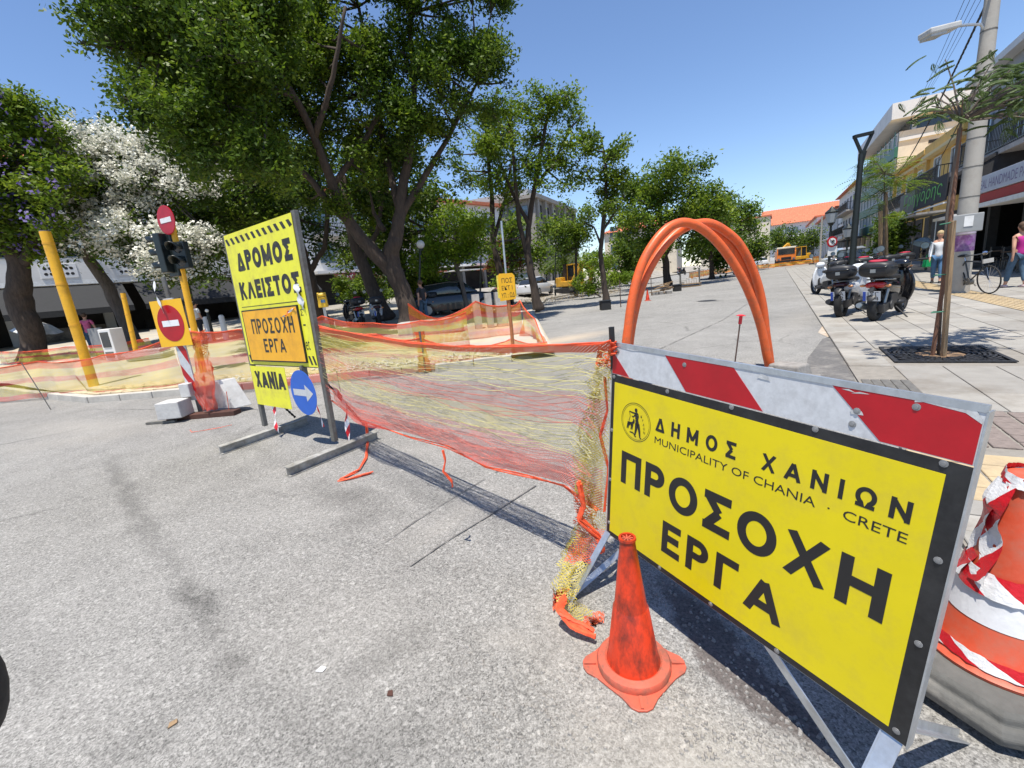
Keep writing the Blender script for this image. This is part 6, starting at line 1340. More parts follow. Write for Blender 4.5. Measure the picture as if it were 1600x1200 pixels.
q = MB(); d = (h1 - h0); q.bar(h0 + d * .45 - Vector((0, 0, .09)), h0 + d * .95 - Vector((0, 0, .09)), .30, .06); q.build('diffuser', mat('milky_diffuser', (.42, .42, .40), .3), hh)
q = MB(); q.bar(pl(1536, 60, 0), pl(1551, 62, 0), .05, .06); q.build('bracket', steel, t)
# wires
wirem = mat('black_cable', (.015, .015, .015), .7, var=.2)
def cable(label, a, b, sag, r, twist=False, group=None, n=24):
    P = [a.lerp(b, k / n) - Vector((0, 0, sag * 4 * (k / n) * (1 - k / n))) for k in range(n + 1)]; q = MB()
    if twist:
        fine = [a.lerp(b, k / 160) - Vector((0, 0, sag * 4 * (k / 160) * (1 - k / 160))) for k in range(161)]
        for ph in (0, 2.1, 4.2): q.tube([p + Vector((math.cos(i * 1.2 + ph) * r * .8, 0, math.sin(i * 1.2 + ph) * r * .8)) for i, p in enumerate(fine)], r * .75, 5)
    else: q.tube(P, r, 5)
    tag(q.build('overhead_cable', wirem), label, 'cable', group)
ptop = b0 + Vector((-.1, 0, 8.6))
cable('thick twisted black cable sloping from the concrete pole down to the cream block', D(1553, -20, b0.y - .3), ST(52, 8.6, 7.2), .5, .022, True)
cable('dark service cable from the concrete pole down to the ochre house', b0 + Vector((0, 0, 5.2)), ST(38, 7.6, 4.9), .3, .014)
for k in range(4): cable('thin parallel overhead wires fanning from the top right down to the cream block', D(1512 + k * 9, -12, b0.y + .5 * k), ST(53 - k * .3, 8.7 + .2 * k, 10.2 + k * .5), .3, .006, group='thin overhead wires')
# black modern lamp
lb = mat('black_lamp_metal', (.022, .028, .028), .45, .4, var=.2)
b1 = G(1327, 462, PZ); t = thing('street_lamp', 'tall black modern street lamp with triangular open head behind the scooters', 'street lamp', tuple(b1))
def l1(px, py, dy=0): return D(px, py, b1.y + dy) - b1
q = MB(); q.tube([(0, 0, 0), l1(1338, 330), l1(1346, 240)], [.095, .08, .07], 12); q.build('mast', lb, t, smooth=True)
q = MB(); q.bar(l1(1347, 242), l1(1335, 214), .07); q.bar(l1(1347, 242), l1(1363, 208), .07); q.bar(l1(1334, 214), l1(1364, 207), .12, .09); q.bar(l1(1343, 262), l1(1350, 236), .11, .11); q.build('head_frame', lb, t, bevel=.01)
def lantern(label, b, tp, dy=0, sc=1.0):
    b1 = G(b[0], b[1], PZ); top = D(tp[0], tp[1], b1.y); H = top.z - b1.z; t = thing('lantern_lamp', label, 'street lamp', tuple(b1), group='black lantern street lamps')
    q = MB(); q.tube([(0, 0, 0), (0, 0, .6), (0, 0, .62), (0, 0, H - .6)], [.09, .08, .045, .035], 10); q.build('post', lb, t, smooth=True)
    q = MB(); q.lathe([(.05, H - .6), (.12, H - .5), (.20, H - .15), (.22, H - .12), (.08, H), (.02, H + .08)], 8); q.build('lantern', lb, t)
    q = MB(); q.lathe([(.125, H - .49), (.19, H - .17)], 8, cap=False, c=(0, 0, .0)); o = q.build('glass', mat('lantern_glass', (.35, .38, .4), .2), t); o.scale = (1.06, 1.06, 1); return t
t = lantern('black lantern lamp carrying the round no turning sign', (1293, 452), (1299, 326))
bb = Vector(t.location); c = D(1298, 378, bb.y) - bb
q = MB(); q.lathe([(.19, 0), (.19, .02), (.175, .022)], 28, M=Matrix.Rotation(R_(90), 3, 'X'), c=c + Vector((0, -.06, 0))); o = q.build('prohibition_disc', red_r, t); q = MB(); q.lathe([(.135, 0), (.135, .004)], 28, M=Matrix.Rotation(R_(90), 3, 'X'), c=c + Vector((0, -.084, 0))); q.build('white_field', white, o)
q = MB(); q.tube([c + Vector((-.015, -.095, -.08)), c + Vector((-.015, -.095, .03)), c + Vector((.02, -.095, .06)), c + Vector((.06, -.095, .03)), c + Vector((.06, -.095, -.01))], .014, 6); q.bar(c + Vector((-.1, -.1, .09)), c + Vector((.1, -.1, -.09)), .025, .006); q.build('turn_arrow', ink, o)
q = MB(); q.box(c + Vector((.05, -.03, -.33)), (.34, .02, .34)); q.build('white_plate', white, t)
lantern('smaller black lantern lamp in front of the blue and white shop sign', (1320, 440), (1327, 352))
b1 = ST(68, 4.5, 0); t = thing('lamp_post', 'plain grey lamp post by the far terrace', 'pole', tuple(b1)); MB().tube([(0, 0, 0), (0, 0, 5.6)], [.12, .08], 8).build('post', pc, t)
# globe lamps in the park
for px, py, ty, lb_ in ((868, 462, 382, 'park lamp with white globe in front of the grey stone building'), (657, 500, 382, 'park lamp with grey globe just right of the great tree'), (752, 485, 378, 'park lamp with dull globe left of the yellow notice')):
    b1 = GP(px, py); top = D(px, ty, b1.y) - b1; t = thing('globe_lamp', lb_, 'street lamp', tuple(b1), group='globe park lamps')
    MB().tube([(0, 0, 0), (0, 0, .5), (0, 0, .52), top * .97], [.08, .07, .045, .04], 8).build('post', lb, t, smooth=True); MB().ball(top, .20 if px == 868 else .17, 16).build('globe', mat('milky_globe', (.62, .62, .60), .35, var=.1), t, smooth='all'); MB().tube([top - Vector((0, 0, .24)), top - Vector((0, 0, .17))], .09, 10).build('collar', lb, t)
# yellow box on the trunk
b1 = GP(505, 503); c = D(504, 470, b1.y - .55); t = thing('yellow_post_box', 'yellow box with blue label mounted in front of the forked trunk', 'box', (c.x, c.y, park_z(c.x, c.y)), .25); zc = c.z - t.location.z
q = MB(); q.box((0, 0, zc), (.44, .26, .62), tap=.9); q.tube([(-.2, 0, zc + .27), (.2, 0, zc + .27)], .13, 12); q.build('body', mat('post_yellow', (.80, .50, .03), .4, var=.06), t, bevel=.03); q = MB(); q.box((.03, -.135, zc - .02), (.2, .01, .14), tap=1); q.build('blue_label', mat('blue_label', (.08, .2, .4), .5), t); q = MB(); q.box((0, -.14, zc + .18), (.3, .012, .03)); q.build('slot', ink, t); bx(t, 'stand', steel, -.06, .06, .0, .1, 0, zc - .3)
# bollard-like posts, cabinets and white pillars on the left
def simple(name, label, cat, px, py, fn, group=None, f=GP, rz=0):
    b = f(px, py); t = thing(name, label, cat, tuple(b), rz, group); fn(t); return t
def f_(t):
    for x in (-.42, .42): MB().tube([(x, 0, 0), (x, 0, .95), (x, 0, 1.0)], [.11, .10, .06], 12).build('white_pillar', wallw, t, smooth=True)
    MB().tube([(0, -.2, 0), (0, -.2, .85), (0, -.2, .9), (0, -.2, 1.15)], [.06, .05, .07, .03], 10).build('black_bollard', lb, t, smooth=True); MB().ball((0, -.2, 1.22), .07, 10).build('finial', white, t, smooth='all')
simple('pillar_group', 'two white stone pillars with a black bollard left of the yellow sign', 'pillars', 342, 532, f_, rz=-.3)
def f_(t): 
    for x, w_ in ((-.35, .22), (.05, .2), (.45, .35)): bx(t, 'pillar', concrete, x - w_ / 2, x + w_ / 2, -.1, .12, 0, 1.1)
simple('stone_pillars', 'three upright pale stone slabs behind the orange net pen', 'pillars', 765, 512, f_, rz=.2)
def f_(t):
    bx(t, 'frame', wallw, -.3, .3, -.2, .2, 0, 1.05, .02); bx(t, 'screen', glass_d, -.2, .2, -.22, -.2, .45, .95); bx(t, 'vent', dsteel, -.2, .2, -.22, -.2, .1, .3)
simple('utility_cabinet', 'white framed utility cabinet with dark window at the foot of the leaning grey trunk', 'cabinet', 186, 562, f_, rz=-.35)
def f_(t): bx(t, 'panel', mat('grey_panel', (.22, .23, .24), .6), -.35, .35, -.03, .03, .15, 1.05); bx(t, 'post', dsteel, -.3, -.25, -.05, .05, 0, .3)
simple('grey_panel', 'plain grey board standing left of the white utility cabinet', 'board', 160, 556, f_, rz=-.3)
def f_(t):
    for k in range(5): MB().box((random.uniform(-.1, .1), random.uniform(-.1, .1), .03 + k * .06), (1.1, .6, .05), random.uniform(-.15, .15)).build('slab', rub, t)
simple('stone_stack', 'stack of white stone slabs left of the orange square sign', 'slabs', 236, 560, f_)
def f_(t):
    MB().tube([(.25, 0, 0), (.12, 0, 1.5)], .02, 6).build('pole', dsteel, t); q = MB(); q.lathe([(.75, 1.15), (.4, 1.42), (.02, 1.58)], 8, cap=False, M=Matrix.Rotation(.25, 3, 'Y')); o = q.build('canopy', mat('white_parasol', (.6, .6, .58), .8, var=.3, scale=3), t)
simple('parasol', 'small white tilted parasol beside the thick left trunk', 'parasol', 62, 562, f_)
for i, (px, py, s) in enumerate(((560, 506, .7), (470, 520, 1), (618, 498, .8))):
    simple('planter_wall', ('low pale stone wall behind the scooters left of the great tree', 'low stone bench wall behind the yellow sign', 'white stone slab seat at the foot of the great tree')[i], 'low wall', px, py, lambda t: bx(t, 'block', concrete if s < 1 else wallg, -1.3 * s, 1.3 * s, -.25, .25, 0, .38, .02))
def f_(t): bx(t, 'block', concrete, -1.1, .9, -.3, .3, 0, .42, .03)
simple('stone_bench', 'pale stone block seat right of the great trunk behind the net', 'stone seat', 680, 520, f_)
# wooden rails / stakes and black crates along the left road edge
for i, (px, py, lb_) in enumerate(((946, 484, 'black square planter crate at the road edge under the thin tall tree'), (1058, 455, 'black crate at the road edge seen through the orange arch'))):
    simple('black_crate', lb_, 'crate', px, py, lambda t: (bx(t, 'box', rubber, -.2, .2, -.2, .2, 0, .36, .01), bx(t, 'rim', black, -.22, .22, -.22, .22, .36, .39)), f=G)
for i, (px, py) in enumerate(((970, 480), (1001, 470), (1018, 462))): stake_('road_edge_stake', 'thin rusty stakes along the far left road edge', px, py, 1.15, .02, mat('rusty_rebar', (.10, .06, .045)), 'rusty edge stakes')
def f_(t):
    for k in range(9): a = random.uniform(-.5, .5); MB().bar((random.uniform(-.8, .2), a, .05 + .05 * k), (random.uniform(.2, .8), -a, .10 + .07 * k), .07, .05).build('timber', wood, t)
    for k in range(3): bx(t, 'paving_stone', concrete_d, -.5 + k * .4, -.2 + k * .4, -.4, -.1, 0, .15)
simple('timber_pile', 'pile of broken timber and stone under the left side of the arch', 'timber pile', 1030, 460, f_, f=G)
def f_(t):
    for k in range(2): bx(t, 'pallet_deck', wood, -.6, .6, -.5, .5, .02 + .16 * k, .06 + .16 * k); 
    for k in range(6): bx(t, 'stone', rub, -.5 + .17 * k, -.36 + .17 * k, -.3, .3, .24, .4 + .1 * (k % 3))
    bx(t, 'post', dsteel, .62, .70, -.05, .05, 0, 1.2); bx(t, 'post', dsteel, -.70, -.62, -.05, .05, 0, .9)
simple('stone_pallet', 'pallet stacked with pale stones in the middle of the arch opening', 'pallet', 1078, 448, f_, f=G)
# manhole
o = MB().lathe([(.35, .001), (.35, .006)], 28).build('manhole_cover', iron); o.location = G(1105, 470); tag(o, 'dark round manhole cover in the road seen through the arch', 'manhole')
o = MB().ball((0, 0, 0), .075, 24, sc=(1, 1.2, 2.0)).build('dark_rounded_object', rubber, smooth='all'); o.location = D(-88, 1090, .75); tag(o, 'dark rounded object cut off at the lower left edge of the view', 'object')
# ================================================================== scooters
tyre = mat('tyre_rubber', (.018, .018, .019), .85, var=.3, scale=30, bump=.2); plast = mat('matt_black_plastic', (.02, .02, .022), .5, var=.2, scale=15); gloss = mat('gloss_black', (.010, .010, .012), .18, var=.1, coat=.6); wht = mat('scooter_white', (.72, .74, .76), .25, var=.03, coat=.5); silv = mat('silver_grey', (.30, .32, .33), .3, .6, var=.1)
redl = mat('red_lens', (.45, .01, .01), .2, var=.1, coat=.5); orl = mat('amber_lens', (.7, .3, .12), .2); plate = mat('plate_white', (.62, .64, .66), .4, var=.05); plb = mat('plate_blue', (.02, .08, .45), .4); seatm = mat('seat_vinyl', (.018, .018, .02), .6, var=.2)
def torus(R, r, c, n=28, k=10, axis='Y'):
    q = MB(); pts = []
    for i in range(n):
        for j in range(k):
            a = 2 * math.pi * i / n; b = 2 * math.pi * j / k; rr = R + r * math.cos(b); pts.append((c[0] + math.cos(a) * rr, c[1] + math.sin(b) * r * .95, c[2] + math.sin(a) * rr))
    q.v = pts
    for i in range(n):
        for j in range(k): q.face((i * k + j, i * k + (j + 1) % k, ((i + 1) % n) * k + (j + 1) % k, ((i + 1) % n) * k + j))
    return q
def loft(secs, n=14, m=0):
    """secs: (x, zc, half width, half height, power) cross-sections along x"""
    q = MB()
    for (x, zc, hw, hh, pw) in secs:
        for j in range(n):
            a = 2 * math.pi * j / n; c_, s_ = math.cos(a), math.sin(a); q.v.append((x, math.copysign(abs(c_) ** (2 / pw), c_) * hw, zc + math.copysign(abs(s_) ** (2 / pw), s_) * hh))
    for i in range(len(secs) - 1):
        for j in range(n): q.face((i * n + j, i * n + (j + 1) % n, (i + 1) * n + (j + 1) % n, (i + 1) * n + j))
    q.face(list(range(n))[::-1]); q.face([(len(secs) - 1) * n + j for j in range(n)]); return q
def scooter(label, body, tail, R, plates, box=True, name='parked_scooter', thin=1.0):
    t = thing(name, label, 'scooter', group='scooters parked by the pavement edge'); wb = .66
    for x in (-wb, wb):
        wh = torus(R, .055 if x > 0 else .062, (x, 0, R + .055)).build('wheel', tyre, t, smooth='all')
        q = MB(); q.tube([(x, -.05, R + .055), (x, .05, R + .055)], .05, 12); 
        for k in range(5): a = k * 1.256; q.bar((x, 0, R + .055), (x + math.cos(a) * (R - .04), 0, R + .055 + math.sin(a) * (R - .04)), .035, .03)
        q.build('rim_spokes', silv, wh); torus(R - .045, .018, (x, 0, R + .055), 24, 6).build('rim', silv, wh, smooth='all')
    loft([(-.78, .60, .03, .03, 2), (-.70, .62, .11, .08, 2.4), (-.45, .60, .15, .13, 2.6), (-.15, .57, .16, .15, 2.6), (.08, .47, .14, .12, 2.6), (.16, .42, .10, .08, 2.4)]).build('rear_body', body, t, smooth='all')
    loft([(.02, .26, .15, .05, 3), (.22, .25, .17, .045, 3), (.42, .27, .13, .05, 3)]).build('footboard', plast, t, smooth='all')
    q = MB(); q.v = []   # leg shield: curved sheet
    for i in range(9):
        z = .26 + i * .075; w_ = .13 + .10 * math.sin(math.pi * min(1, (i + 1) / 9)); xx = .40 - .012 * i + .10 * (i / 8) ** 2
        for j in range(7): y = -w_ + 2 * w_ * j / 6; q.v.append((xx + .10 * (1 - (y / w_) ** 2), y, z))
    for i in range(8):
        for j in range(6): a = i * 7 + j; q.face((a, a + 1, a + 8, a + 7))
    o = q.build('leg_shield', body, t, smooth='all'); s_ = o.modifiers.new('s', 'SOLIDIFY'); s_.thickness = .03
    loft([(.46, R * 2 + .02, .02, .02, 2), (.52, R * 2 + .13, .065, .03, 2), (.66, R * 2 + .155, .075, .03, 2), (.82, R * 2 + .11, .06, .025, 2), (.90, R * 2 + .04, .02, .02, 2)]).build('front_mudguard', body, t, smooth='all')
    loft([(.36, .93, .08, .05, 2.5), (.42, .94, .13, .08, 2.5), (.50, .93, .12, .07, 2.5), (.56, .91, .05, .04, 2)]).build('headset', body, t, smooth='all')
    q = MB(); q.tube([(.66, .06, R + .05), (.56, .07, .5), (.46, .05, .85)], .02, 8); q.tube([(.66, -.06, R + .05), (.56, -.07, .5), (.46, -.05, .85)], .02, 8); q.build('fork', silv, t, smooth=True)
    q = MB(); q.tube([(.33, -.34, 1.0), (.42, -.15, .98), (.42, .15, .98), (.33, .34, 1.0)], .013, 8); q.build('handlebar', plast, t, smooth=True)
    for s_ in (-1, 1):
        MB().tube([(.33, s_ * .24, 1.0), (.32, s_ * .36, 1.0)], .02, 10).build('grip', rubber, t, smooth=True); MB().tube([(.40, s_ * .2, 1.0), (.36, s_ * .27, 1.2)], .007, 6).build('mirror_stem', plast, t)
        m_ = MB().lathe([(.062, -.008), (.062, .008)], 14, c=(.36, s_ * .29, 1.235), M=Matrix.Rotation(R_(90), 3, 'Y')).build('mirror', plast, t); MB().lathe([(.054, -.010), (.054, -.009)], 14, c=(.36, s_ * .29, 1.235), M=Matrix.Rotation(R_(90), 3, 'Y')).build('mirror_glass', glass_b, m_)
    loft([(-.62, .75, .07, .03, 2.5), (-.5, .765, .13, .05, 2.5), (-.2, .745, .15, .055, 2.5), (.02, .73, .12, .05, 2.5), (.09, .72, .05, .03, 2)]).build('seat', seatm, t, smooth='all')
    q = MB(); q.box((-.60, -.10, R + .05), (.36, .09, .16), M=Matrix.Rotation(-.12, 3, 'Y')); q.tube([(-.45, -.14, R + .06), (-.45, -.165, R + .06)], .085, 16); q.box((-.2, 0, .36), (.35, .24, .2)); q.build('engine', mat('dark_engine', (.06, .06, .062), .5, .5, var=.3), t, bevel=.03)
    q = MB(); q.tube([(-.28, .12, R - .0), (-.5, .15, R + .02), (-.78, .165, R + .08), (-.86, .17, R + .09)], [.03, .055, .062, .045], 12); q.build('exhaust', plast if R > .22 else silv, t, smooth=True)
    q = MB(); q.tube([(-.66, -.1, R + .06), (-.60, -.12, .56)], .024, 8); q.tube([(-.66, .1, R + .06), (-.60, .12, .56)], .024, 8); q.build('shock_absorber', silv, t)
    loft([(-.98, R * 2 - .02, .03, .02, 2), (-.90, R * 2 + .06, .07, .03, 2), (-.74, R * 2 + .125, .08, .025, 2), (-.58, R * 2 + .12, .06, .02, 2)]).build('rear_mudguard', plast, t, smooth='all')
    if tail: loft([(-.845, .635, .085, .035, 3), (-.82, .64, .125, .055, 3), (-.72, .64, .13, .06, 3)]).build('tail_light', redl, t, smooth='all')
    else: loft([(-.83, .66, .06, .03, 3), (-.80, .665, .12, .05, 2.5), (-.70, .665, .13, .05, 3)]).build('tail_light', mat('smoked_red_lens', (.05, .01, .012), .2), t, smooth='all')
    for s_ in (-1, 1): MB().ball((-.79, s_ * .165, .63), .032, 10, sc=(1, 1.3, .8)).build('indicator', orl, t, smooth='all')
    c = Vector((-.905, 0, .455)); Mt = Matrix.Rotation(-.22, 3, 'Y'); p_ = MB().box(c, (.006, .23, .175), M=Mt).build('number_plate', plate, t); MB().box(c + Mt @ Vector((-.0045, .095, 0)), (.004, .038, .17), M=Mt).build('blue_band', plb, p_)
    Mx = Matrix.Translation(c + Mt @ Vector((-.0045, 0, 0))) @ Mt.to_4x4() @ Matrix(((0, 1, 0, 0), (-1, 0, 0, 0), (0, 0, 1, 0), (0, 0, 0, 1)))
    for s_, bx_ in ((plates[0], (-.05, .01, .09, .075)), (plates[1], (-.07, -.075, .09, -.01))): text(s_, bx_, ink, p_, Mx, name='plate_characters', depth=.0012)
    q = MB(); q.bar((-.84, -.0, .58), (-.88, 0, .50), .05, .16); q.build('plate_bracket', plast, t)
    q = MB(); q.tube([(-.40, .15, .71), (-.72, .13, .73), (-.80, 0, .735), (-.72, -.13, .73), (-.40, -.15, .71)], .013, 8); q.build('grab_rail', silv, t, smooth=True)
    q = MB(); q.tube([(-.1, -.12, .2), (-.16, -.3, .01)], .012, 6); q.build('side_stand', plast, t)
    if box:
        bxm = loft([(-.96, .915, .13, .085, 3.2), (-.93, .91, .20, .125, 3.2), (-.74, .90, .235, .135, 3.4), (-.58, .90, .21, .125, 3.2), (-.55, .905, .16, .10, 3)], 20).build('top_box', plast, t, smooth='all'); loft([(-.975, .955, .15, .012, 4), (-.9, .955, .215, .013, 4), (-.74, .955, .245, .013, 4), (-.57, .955, .21, .012, 4)], 20).build('lid_rim', gloss, bxm, smooth='all')
        MB().box((-.965, 0, .89), (.02, .07, .06)).build('lock', silv, bxm)
    return t
sA = scooter('white bodied scooter with big wheels and black top box, nearer the road', wht, False, .26, ('ΙΧΑ', '242'))
pr, pf = G(1313, 497), G(1344, 485)
def aim(t, pr, pf, rz_add=0, z=0, lean=0):
    d = pf - pr; a = math.atan2(d.y, d.x); c = (pr + pf) / 2; t.location = (c.x, c.y, z); t.rotation_euler = (lean, 0, a + rz_add)
aim(sA, pr, pf, 0, .0, R_(-1)); sA.scale = (1.04, 1.12, 1.08)
sB = scooter('black scooter with red tail light and large top box, nearest the tree grate', gloss, True, .20, ('ΙΧΓ', '404')); aim(sB, G(1368, 500, PZ), G(1404, 488, PZ), 0, PZ, R_(1.5))
sB.scale = (1.06, 1.2, 1.08)
q = loft([(-.88, 1.04, .05, .02, 2.5), (-.80, 1.05, .12, .025, 2.5), (-.66, 1.045, .1, .02, 2.5)]).build('red_cover', mat('red_cloth', (.42, .02, .05), .7, var=.2), sB, smooth='all')
for i, (px, py, rz, src, lb_) in enumerate(((1290, 462, .35, sA, 'scooter parked third from the camera, at the road side'), (1335, 455, .1, sB, 'dark scooter parked behind the white bodied one'), (1365, 452, .3, sA, 'pale scooter partly hidden behind the black one'), (1312, 446, .2, sB, 'black scooter in the second row beside the lamp'),
                                  (1350, 442, .5, sB, 'far black scooter beside the tall lamp post'), (1392, 446, .2, sB, 'scooter with a round mirror by the staked feathery tree'))):
    g = G(px, py, 0); c = copy_tree(src, g, SA + rz, lb_)
for i, (px, py, rz, src, lb_) in enumerate(((592, 508, 1.9, sA, 'white scooter parked behind the net left of the great tree'), (555, 510, 2.2, sB, 'black scooter parked behind the yellow sign in the park'), (705, 492, .4, sA, 'white scooter parked in the shade right of the great tree'), (690, 490, .2, sA, 'second white scooter in the shade right of the great tree'), (790, 486, 1.2, sB, 'dark motorcycle behind the yellow notice'), (1000, 440, .2, sB, 'black motorcycle at the far left kerb seen left of the arch'), (968, 446, .0, sB, 'black motorcycle beside the island shrubs'), (1066, 430, .6, sB, 'motorcycle in the tree shade behind the arch'))):
    c = copy_tree(src, GP(px, py), rz, lb_); c['group'] = 'scooters parked in the park'
# ================================================================== cars, lorry, diggers
def car(label, col, name='parked_car'):
    t = thing(name, label, 'car'); pm = mat('car_paint_' + label[:5], col, .25, var=.03, coat=.6)
    def sec(L):
        q = MB(); n = 12
        for (x, w_, z0, z1, z2, tw) in L:   # lower body ring
            for (y, z) in ((-w_, z0), (-w_, (z0 + z1) / 2), (-w_ * .98, z1), (-tw, z2), (tw, z2), (w_ * .98, z1), (w_, (z0 + z1) / 2), (w_, z0)): q.v.append((x, y, z))
        m_ = 8
        for i in range(len(L) - 1):
            for j in range(m_): q.face((i * m_ + j, i * m_ + (j + 1) % m_, (i + 1) * m_ + (j + 1) % m_, (i + 1) * m_ + j))
        q.face(list(range(m_))[::-1]); q.face([(len(L) - 1) * m_ + j for j in range(m_)]); return q
    sec([(-2.1, .72, .35, .6, .85, .6), (-2.0, .84, .25, .75, .95, .7), (-1.2, .88, .22, .85, .98, .78), (.9, .88, .22, .84, .96, .76), (1.7, .84, .22, .72, .84, .7), (2.1, .68, .35, .55, .66, .55)]).build('body', pm, t, smooth=True, bevel=.03)
    c_ = sec([(-1.75, .70, .93, .95, 1.0, .66), (-1.25, .74, .93, 1.2, 1.42, .58), (-.2, .75, .93, 1.28, 1.50, .58), (.45, .74, .93, 1.2, 1.42, .56), (1.05, .72, .93, .95, .98, .66)]).build('cabin_glass', glass_d, t, smooth=True)
    sec([(-1.3, .60, 1.40, 1.43, 1.44, .56), (-.2, .61, 1.47, 1.50, 1.53, .56), (.5, .60, 1.38, 1.41, 1.43, .54)]).build('roof', pm, t)
    for x in (-1.3, 1.3):
        for s_ in (-1, 1):
            wq = MB().tube([(x, s_ * .68, .32), (x, s_ * .88, .32)], .32, 20).build('wheel', tyre, t); MB().tube([(x, s_ * .8, .32), (x, s_ * .895, .32)], .2, 14).build('hubcap', silv, wq)
    for s_ in (-1, 1): MB().ball((2.0, s_ * .6, .62), .12, 10, sc=(.6, 1.2, .7)).build('headlight', glass_b, t, smooth='all'); MB().ball((-2.03, s_ * .62, .78), .12, 10, sc=(.5, 1, .8)).build('rear_light', redl, t, smooth='all')
    return t
for (px, py, rz, col, lb_, f) in ((712, 490, .2, (.012, .013, .015), 'black car parked behind the small bright green tree', GP), (838, 462, 1.1, (.55, .56, .58), 'silver van like car parked behind the leaning slim trunks', GP), (1310, 424, SA + .1, (.72, .72, .72), 'white car parked beyond the scooters on the right side', G), (1188, 415, SA + .3, (.7, .7, .7), 'white car under the far trees left of the lorry', G), (1325, 428, SA, (.35, .36, .37), 'grey car beyond the white car by the shops', G)):
    c = car(lb_, col); c.location = f(px, py); c.rotation_euler = (0, 0, rz)
def digger(label, loc, rz, boom=1):
    ym = mat('digger_yellow', (.72, .38, .03), .45, var=.08, dirt=(.35, .2, .05), dirt_amt=.5); t = thing('excavator', label, 'excavator', loc, rz)
    for s_ in (-1, 1):
        q = MB(); q.prism([(-1.1, .25), (-.95, .05), (.95, .05), (1.1, .25), (.95, .5), (-.95, .5)], -.2, .2, M=Matrix(((1, 0, 0), (0, 0, 1), (0, 1, 0))), c=(0, s_ * .8, 0)); q.build('track', rubber, t, bevel=.03)
    bx(t, 'undercarriage', dsteel, -.5, .5, -.6, .6, .3, .6); q = MB(); q.box((-.1, .0, .85), (2.0, 1.7, .5)); q.box((-.75, 0, 1.2), (.8, 1.7, .5)); q.build('body', ym, t, bevel=.08); bx(t, 'engine_grille', rubber, -1.17, -1.12, -.6, .6, .8, 1.2)
    q = MB(); q.box((.25, .35, 1.75), (1.0, .95, 1.3), tap=.92); cb_ = q.build('cab_glass', glass_d, t, bevel=.03); q = MB(); q.box((.25, .35, 2.44), (1.1, 1.0, .1))
    q.build('cab_roof', ym, cb_, bevel=.02)
    for x in (-.24, .74):
        for y in (-.11, .81): q = MB(); q.bar((x, y, 1.1), (x * .95 + .02, y * .95 + .02, 2.42), .08); q.build('cab_pillar', ym, cb_)
    A_ = Vector((.8, -.35, 1.0)); B_ = Vector((2.1, -.35, 2.5 * boom)); C_ = Vector((3.3, -.35, 1.9 * boom)); D_ = Vector((3.0, -.35, .7))
    q = MB(); q.bar(A_, B_, .25, .34); q.bar(B_, C_, .22, .28); q.build('boom', ym, t, bevel=.02); q = MB(); q.bar(C_, D_, .2, .24); q.build('arm', ym, t); q = MB(); q.prism([(0, 0), (.5, -.1), (.55, -.5), (.1, -.6), (-.1, -.3)], -.3, .3, M=Matrix(((1, 0, 0), (0, 0, 1), (0, 1, 0))), c=(2.8, -.35, .75)); q.build('bucket', dsteel, t)
    return t
digger('small yellow excavator with glass cab behind the slim trees', tuple(GP(893, 458)), R_(-60))
digger('yellow excavator working beside the orange lorry at the far end of the street', tuple(ST(84, 3.0)), SA + 2.4, 1.25)
orl_ = mat('lorry_orange', (.75, .20, .03), .4, var=.06); t = thing('orange_lorry', 'orange municipal lorry with cream roof facing the camera far down the street', 'lorry', tuple(ST(78, .9)), SA + math.pi + .05)
q = MB(); q.box((2.0, 0, 1.35), (1.8, 2.3, 1.3)); q.build('cab', orl_, t, bevel=.08); bx(t, 'windscreen', glass_d, 2.88, 2.93, -1.0, 1.0, 1.55, 2.35, .01); q = MB(); q.box((2.0, 0, 2.45), (1.7, 2.25, .25)); q.build('roof', mat('cream_paint', (.7, .65, .5), .5), t, bevel=.05); bx(t, 'cab_upper', orl_, 1.15, 2.86, -1.12, 1.12, 1.9, 2.33); bx(t, 'bumper', black, 2.85, 3.0, -1.1, 1.1, .4, .75, .02); bx(t, 'grille', black, 2.91, 2.95, -.6, .6, .85, 1.2); bx(t, 'load_bed', orl_, -3, 1.0, -1.15, 1.15, .9, 2.0, .02); bx(t, 'chassis', black, -3, 2.6, -.5, .5, .5, .88)
for x in (2.1, -.6, -2.0):
    for s_ in (-1, 1): MB().tube([(x, s_ * .85, .5), (x, s_ * 1.13, .5)], .5, 18).build('wheel', tyre, t)
for s_ in (-1, 1): bx(t, 'headlight', glass_b, 2.91, 2.97, s_ * .9 - .14, s_ * .9 + .14, .85, 1.05)
def streetnet(label, pts, h, seed):
    P = [ST(*p) for p in pts]; c = P[0]; t = thing('barrier_net', label, 'safety net', tuple(c), group='low orange nets across the far street'); T = [p + Vector((0, 0, h)) - c for p in P]; netmesh('net_sheet', T, [p - c + Vector((0, 0, .04)) for p in P], netmat('far_orange_net%d' % seed, [(0, NOr, .6), (.4, (.75, .45, .06), .55), (.7, NOr, .6)], .06), t, 60, 6, .06, seed)
    for p in P: MB().tube([p - c, p - c + Vector((0, 0, h + .1))], .03, 6).build('stake', wood, t)
streetnet('orange yellow net closing the far street in front of the lorry', [(66, -6), (68, -3.5), (69, -1), (71, 1.5), (72, 4)], .55, 1); streetnet('second orange net wrapping the far works area', [(72, 4), (78, 5.2), (86, 5.6)], .9, 2); streetnet('orange net along the far left kerb before the lorry', [(66, -6), (58, -7.5), (50, -7.8)], .7, 3)
# small orange cone by the arch foot, far
t = copy_tree([o for o in bpy.data.objects if o.name == 'traffic_cone'][0], G(1012, 470), 0, 'tiny orange cone standing far beyond the arch on the left of the road')
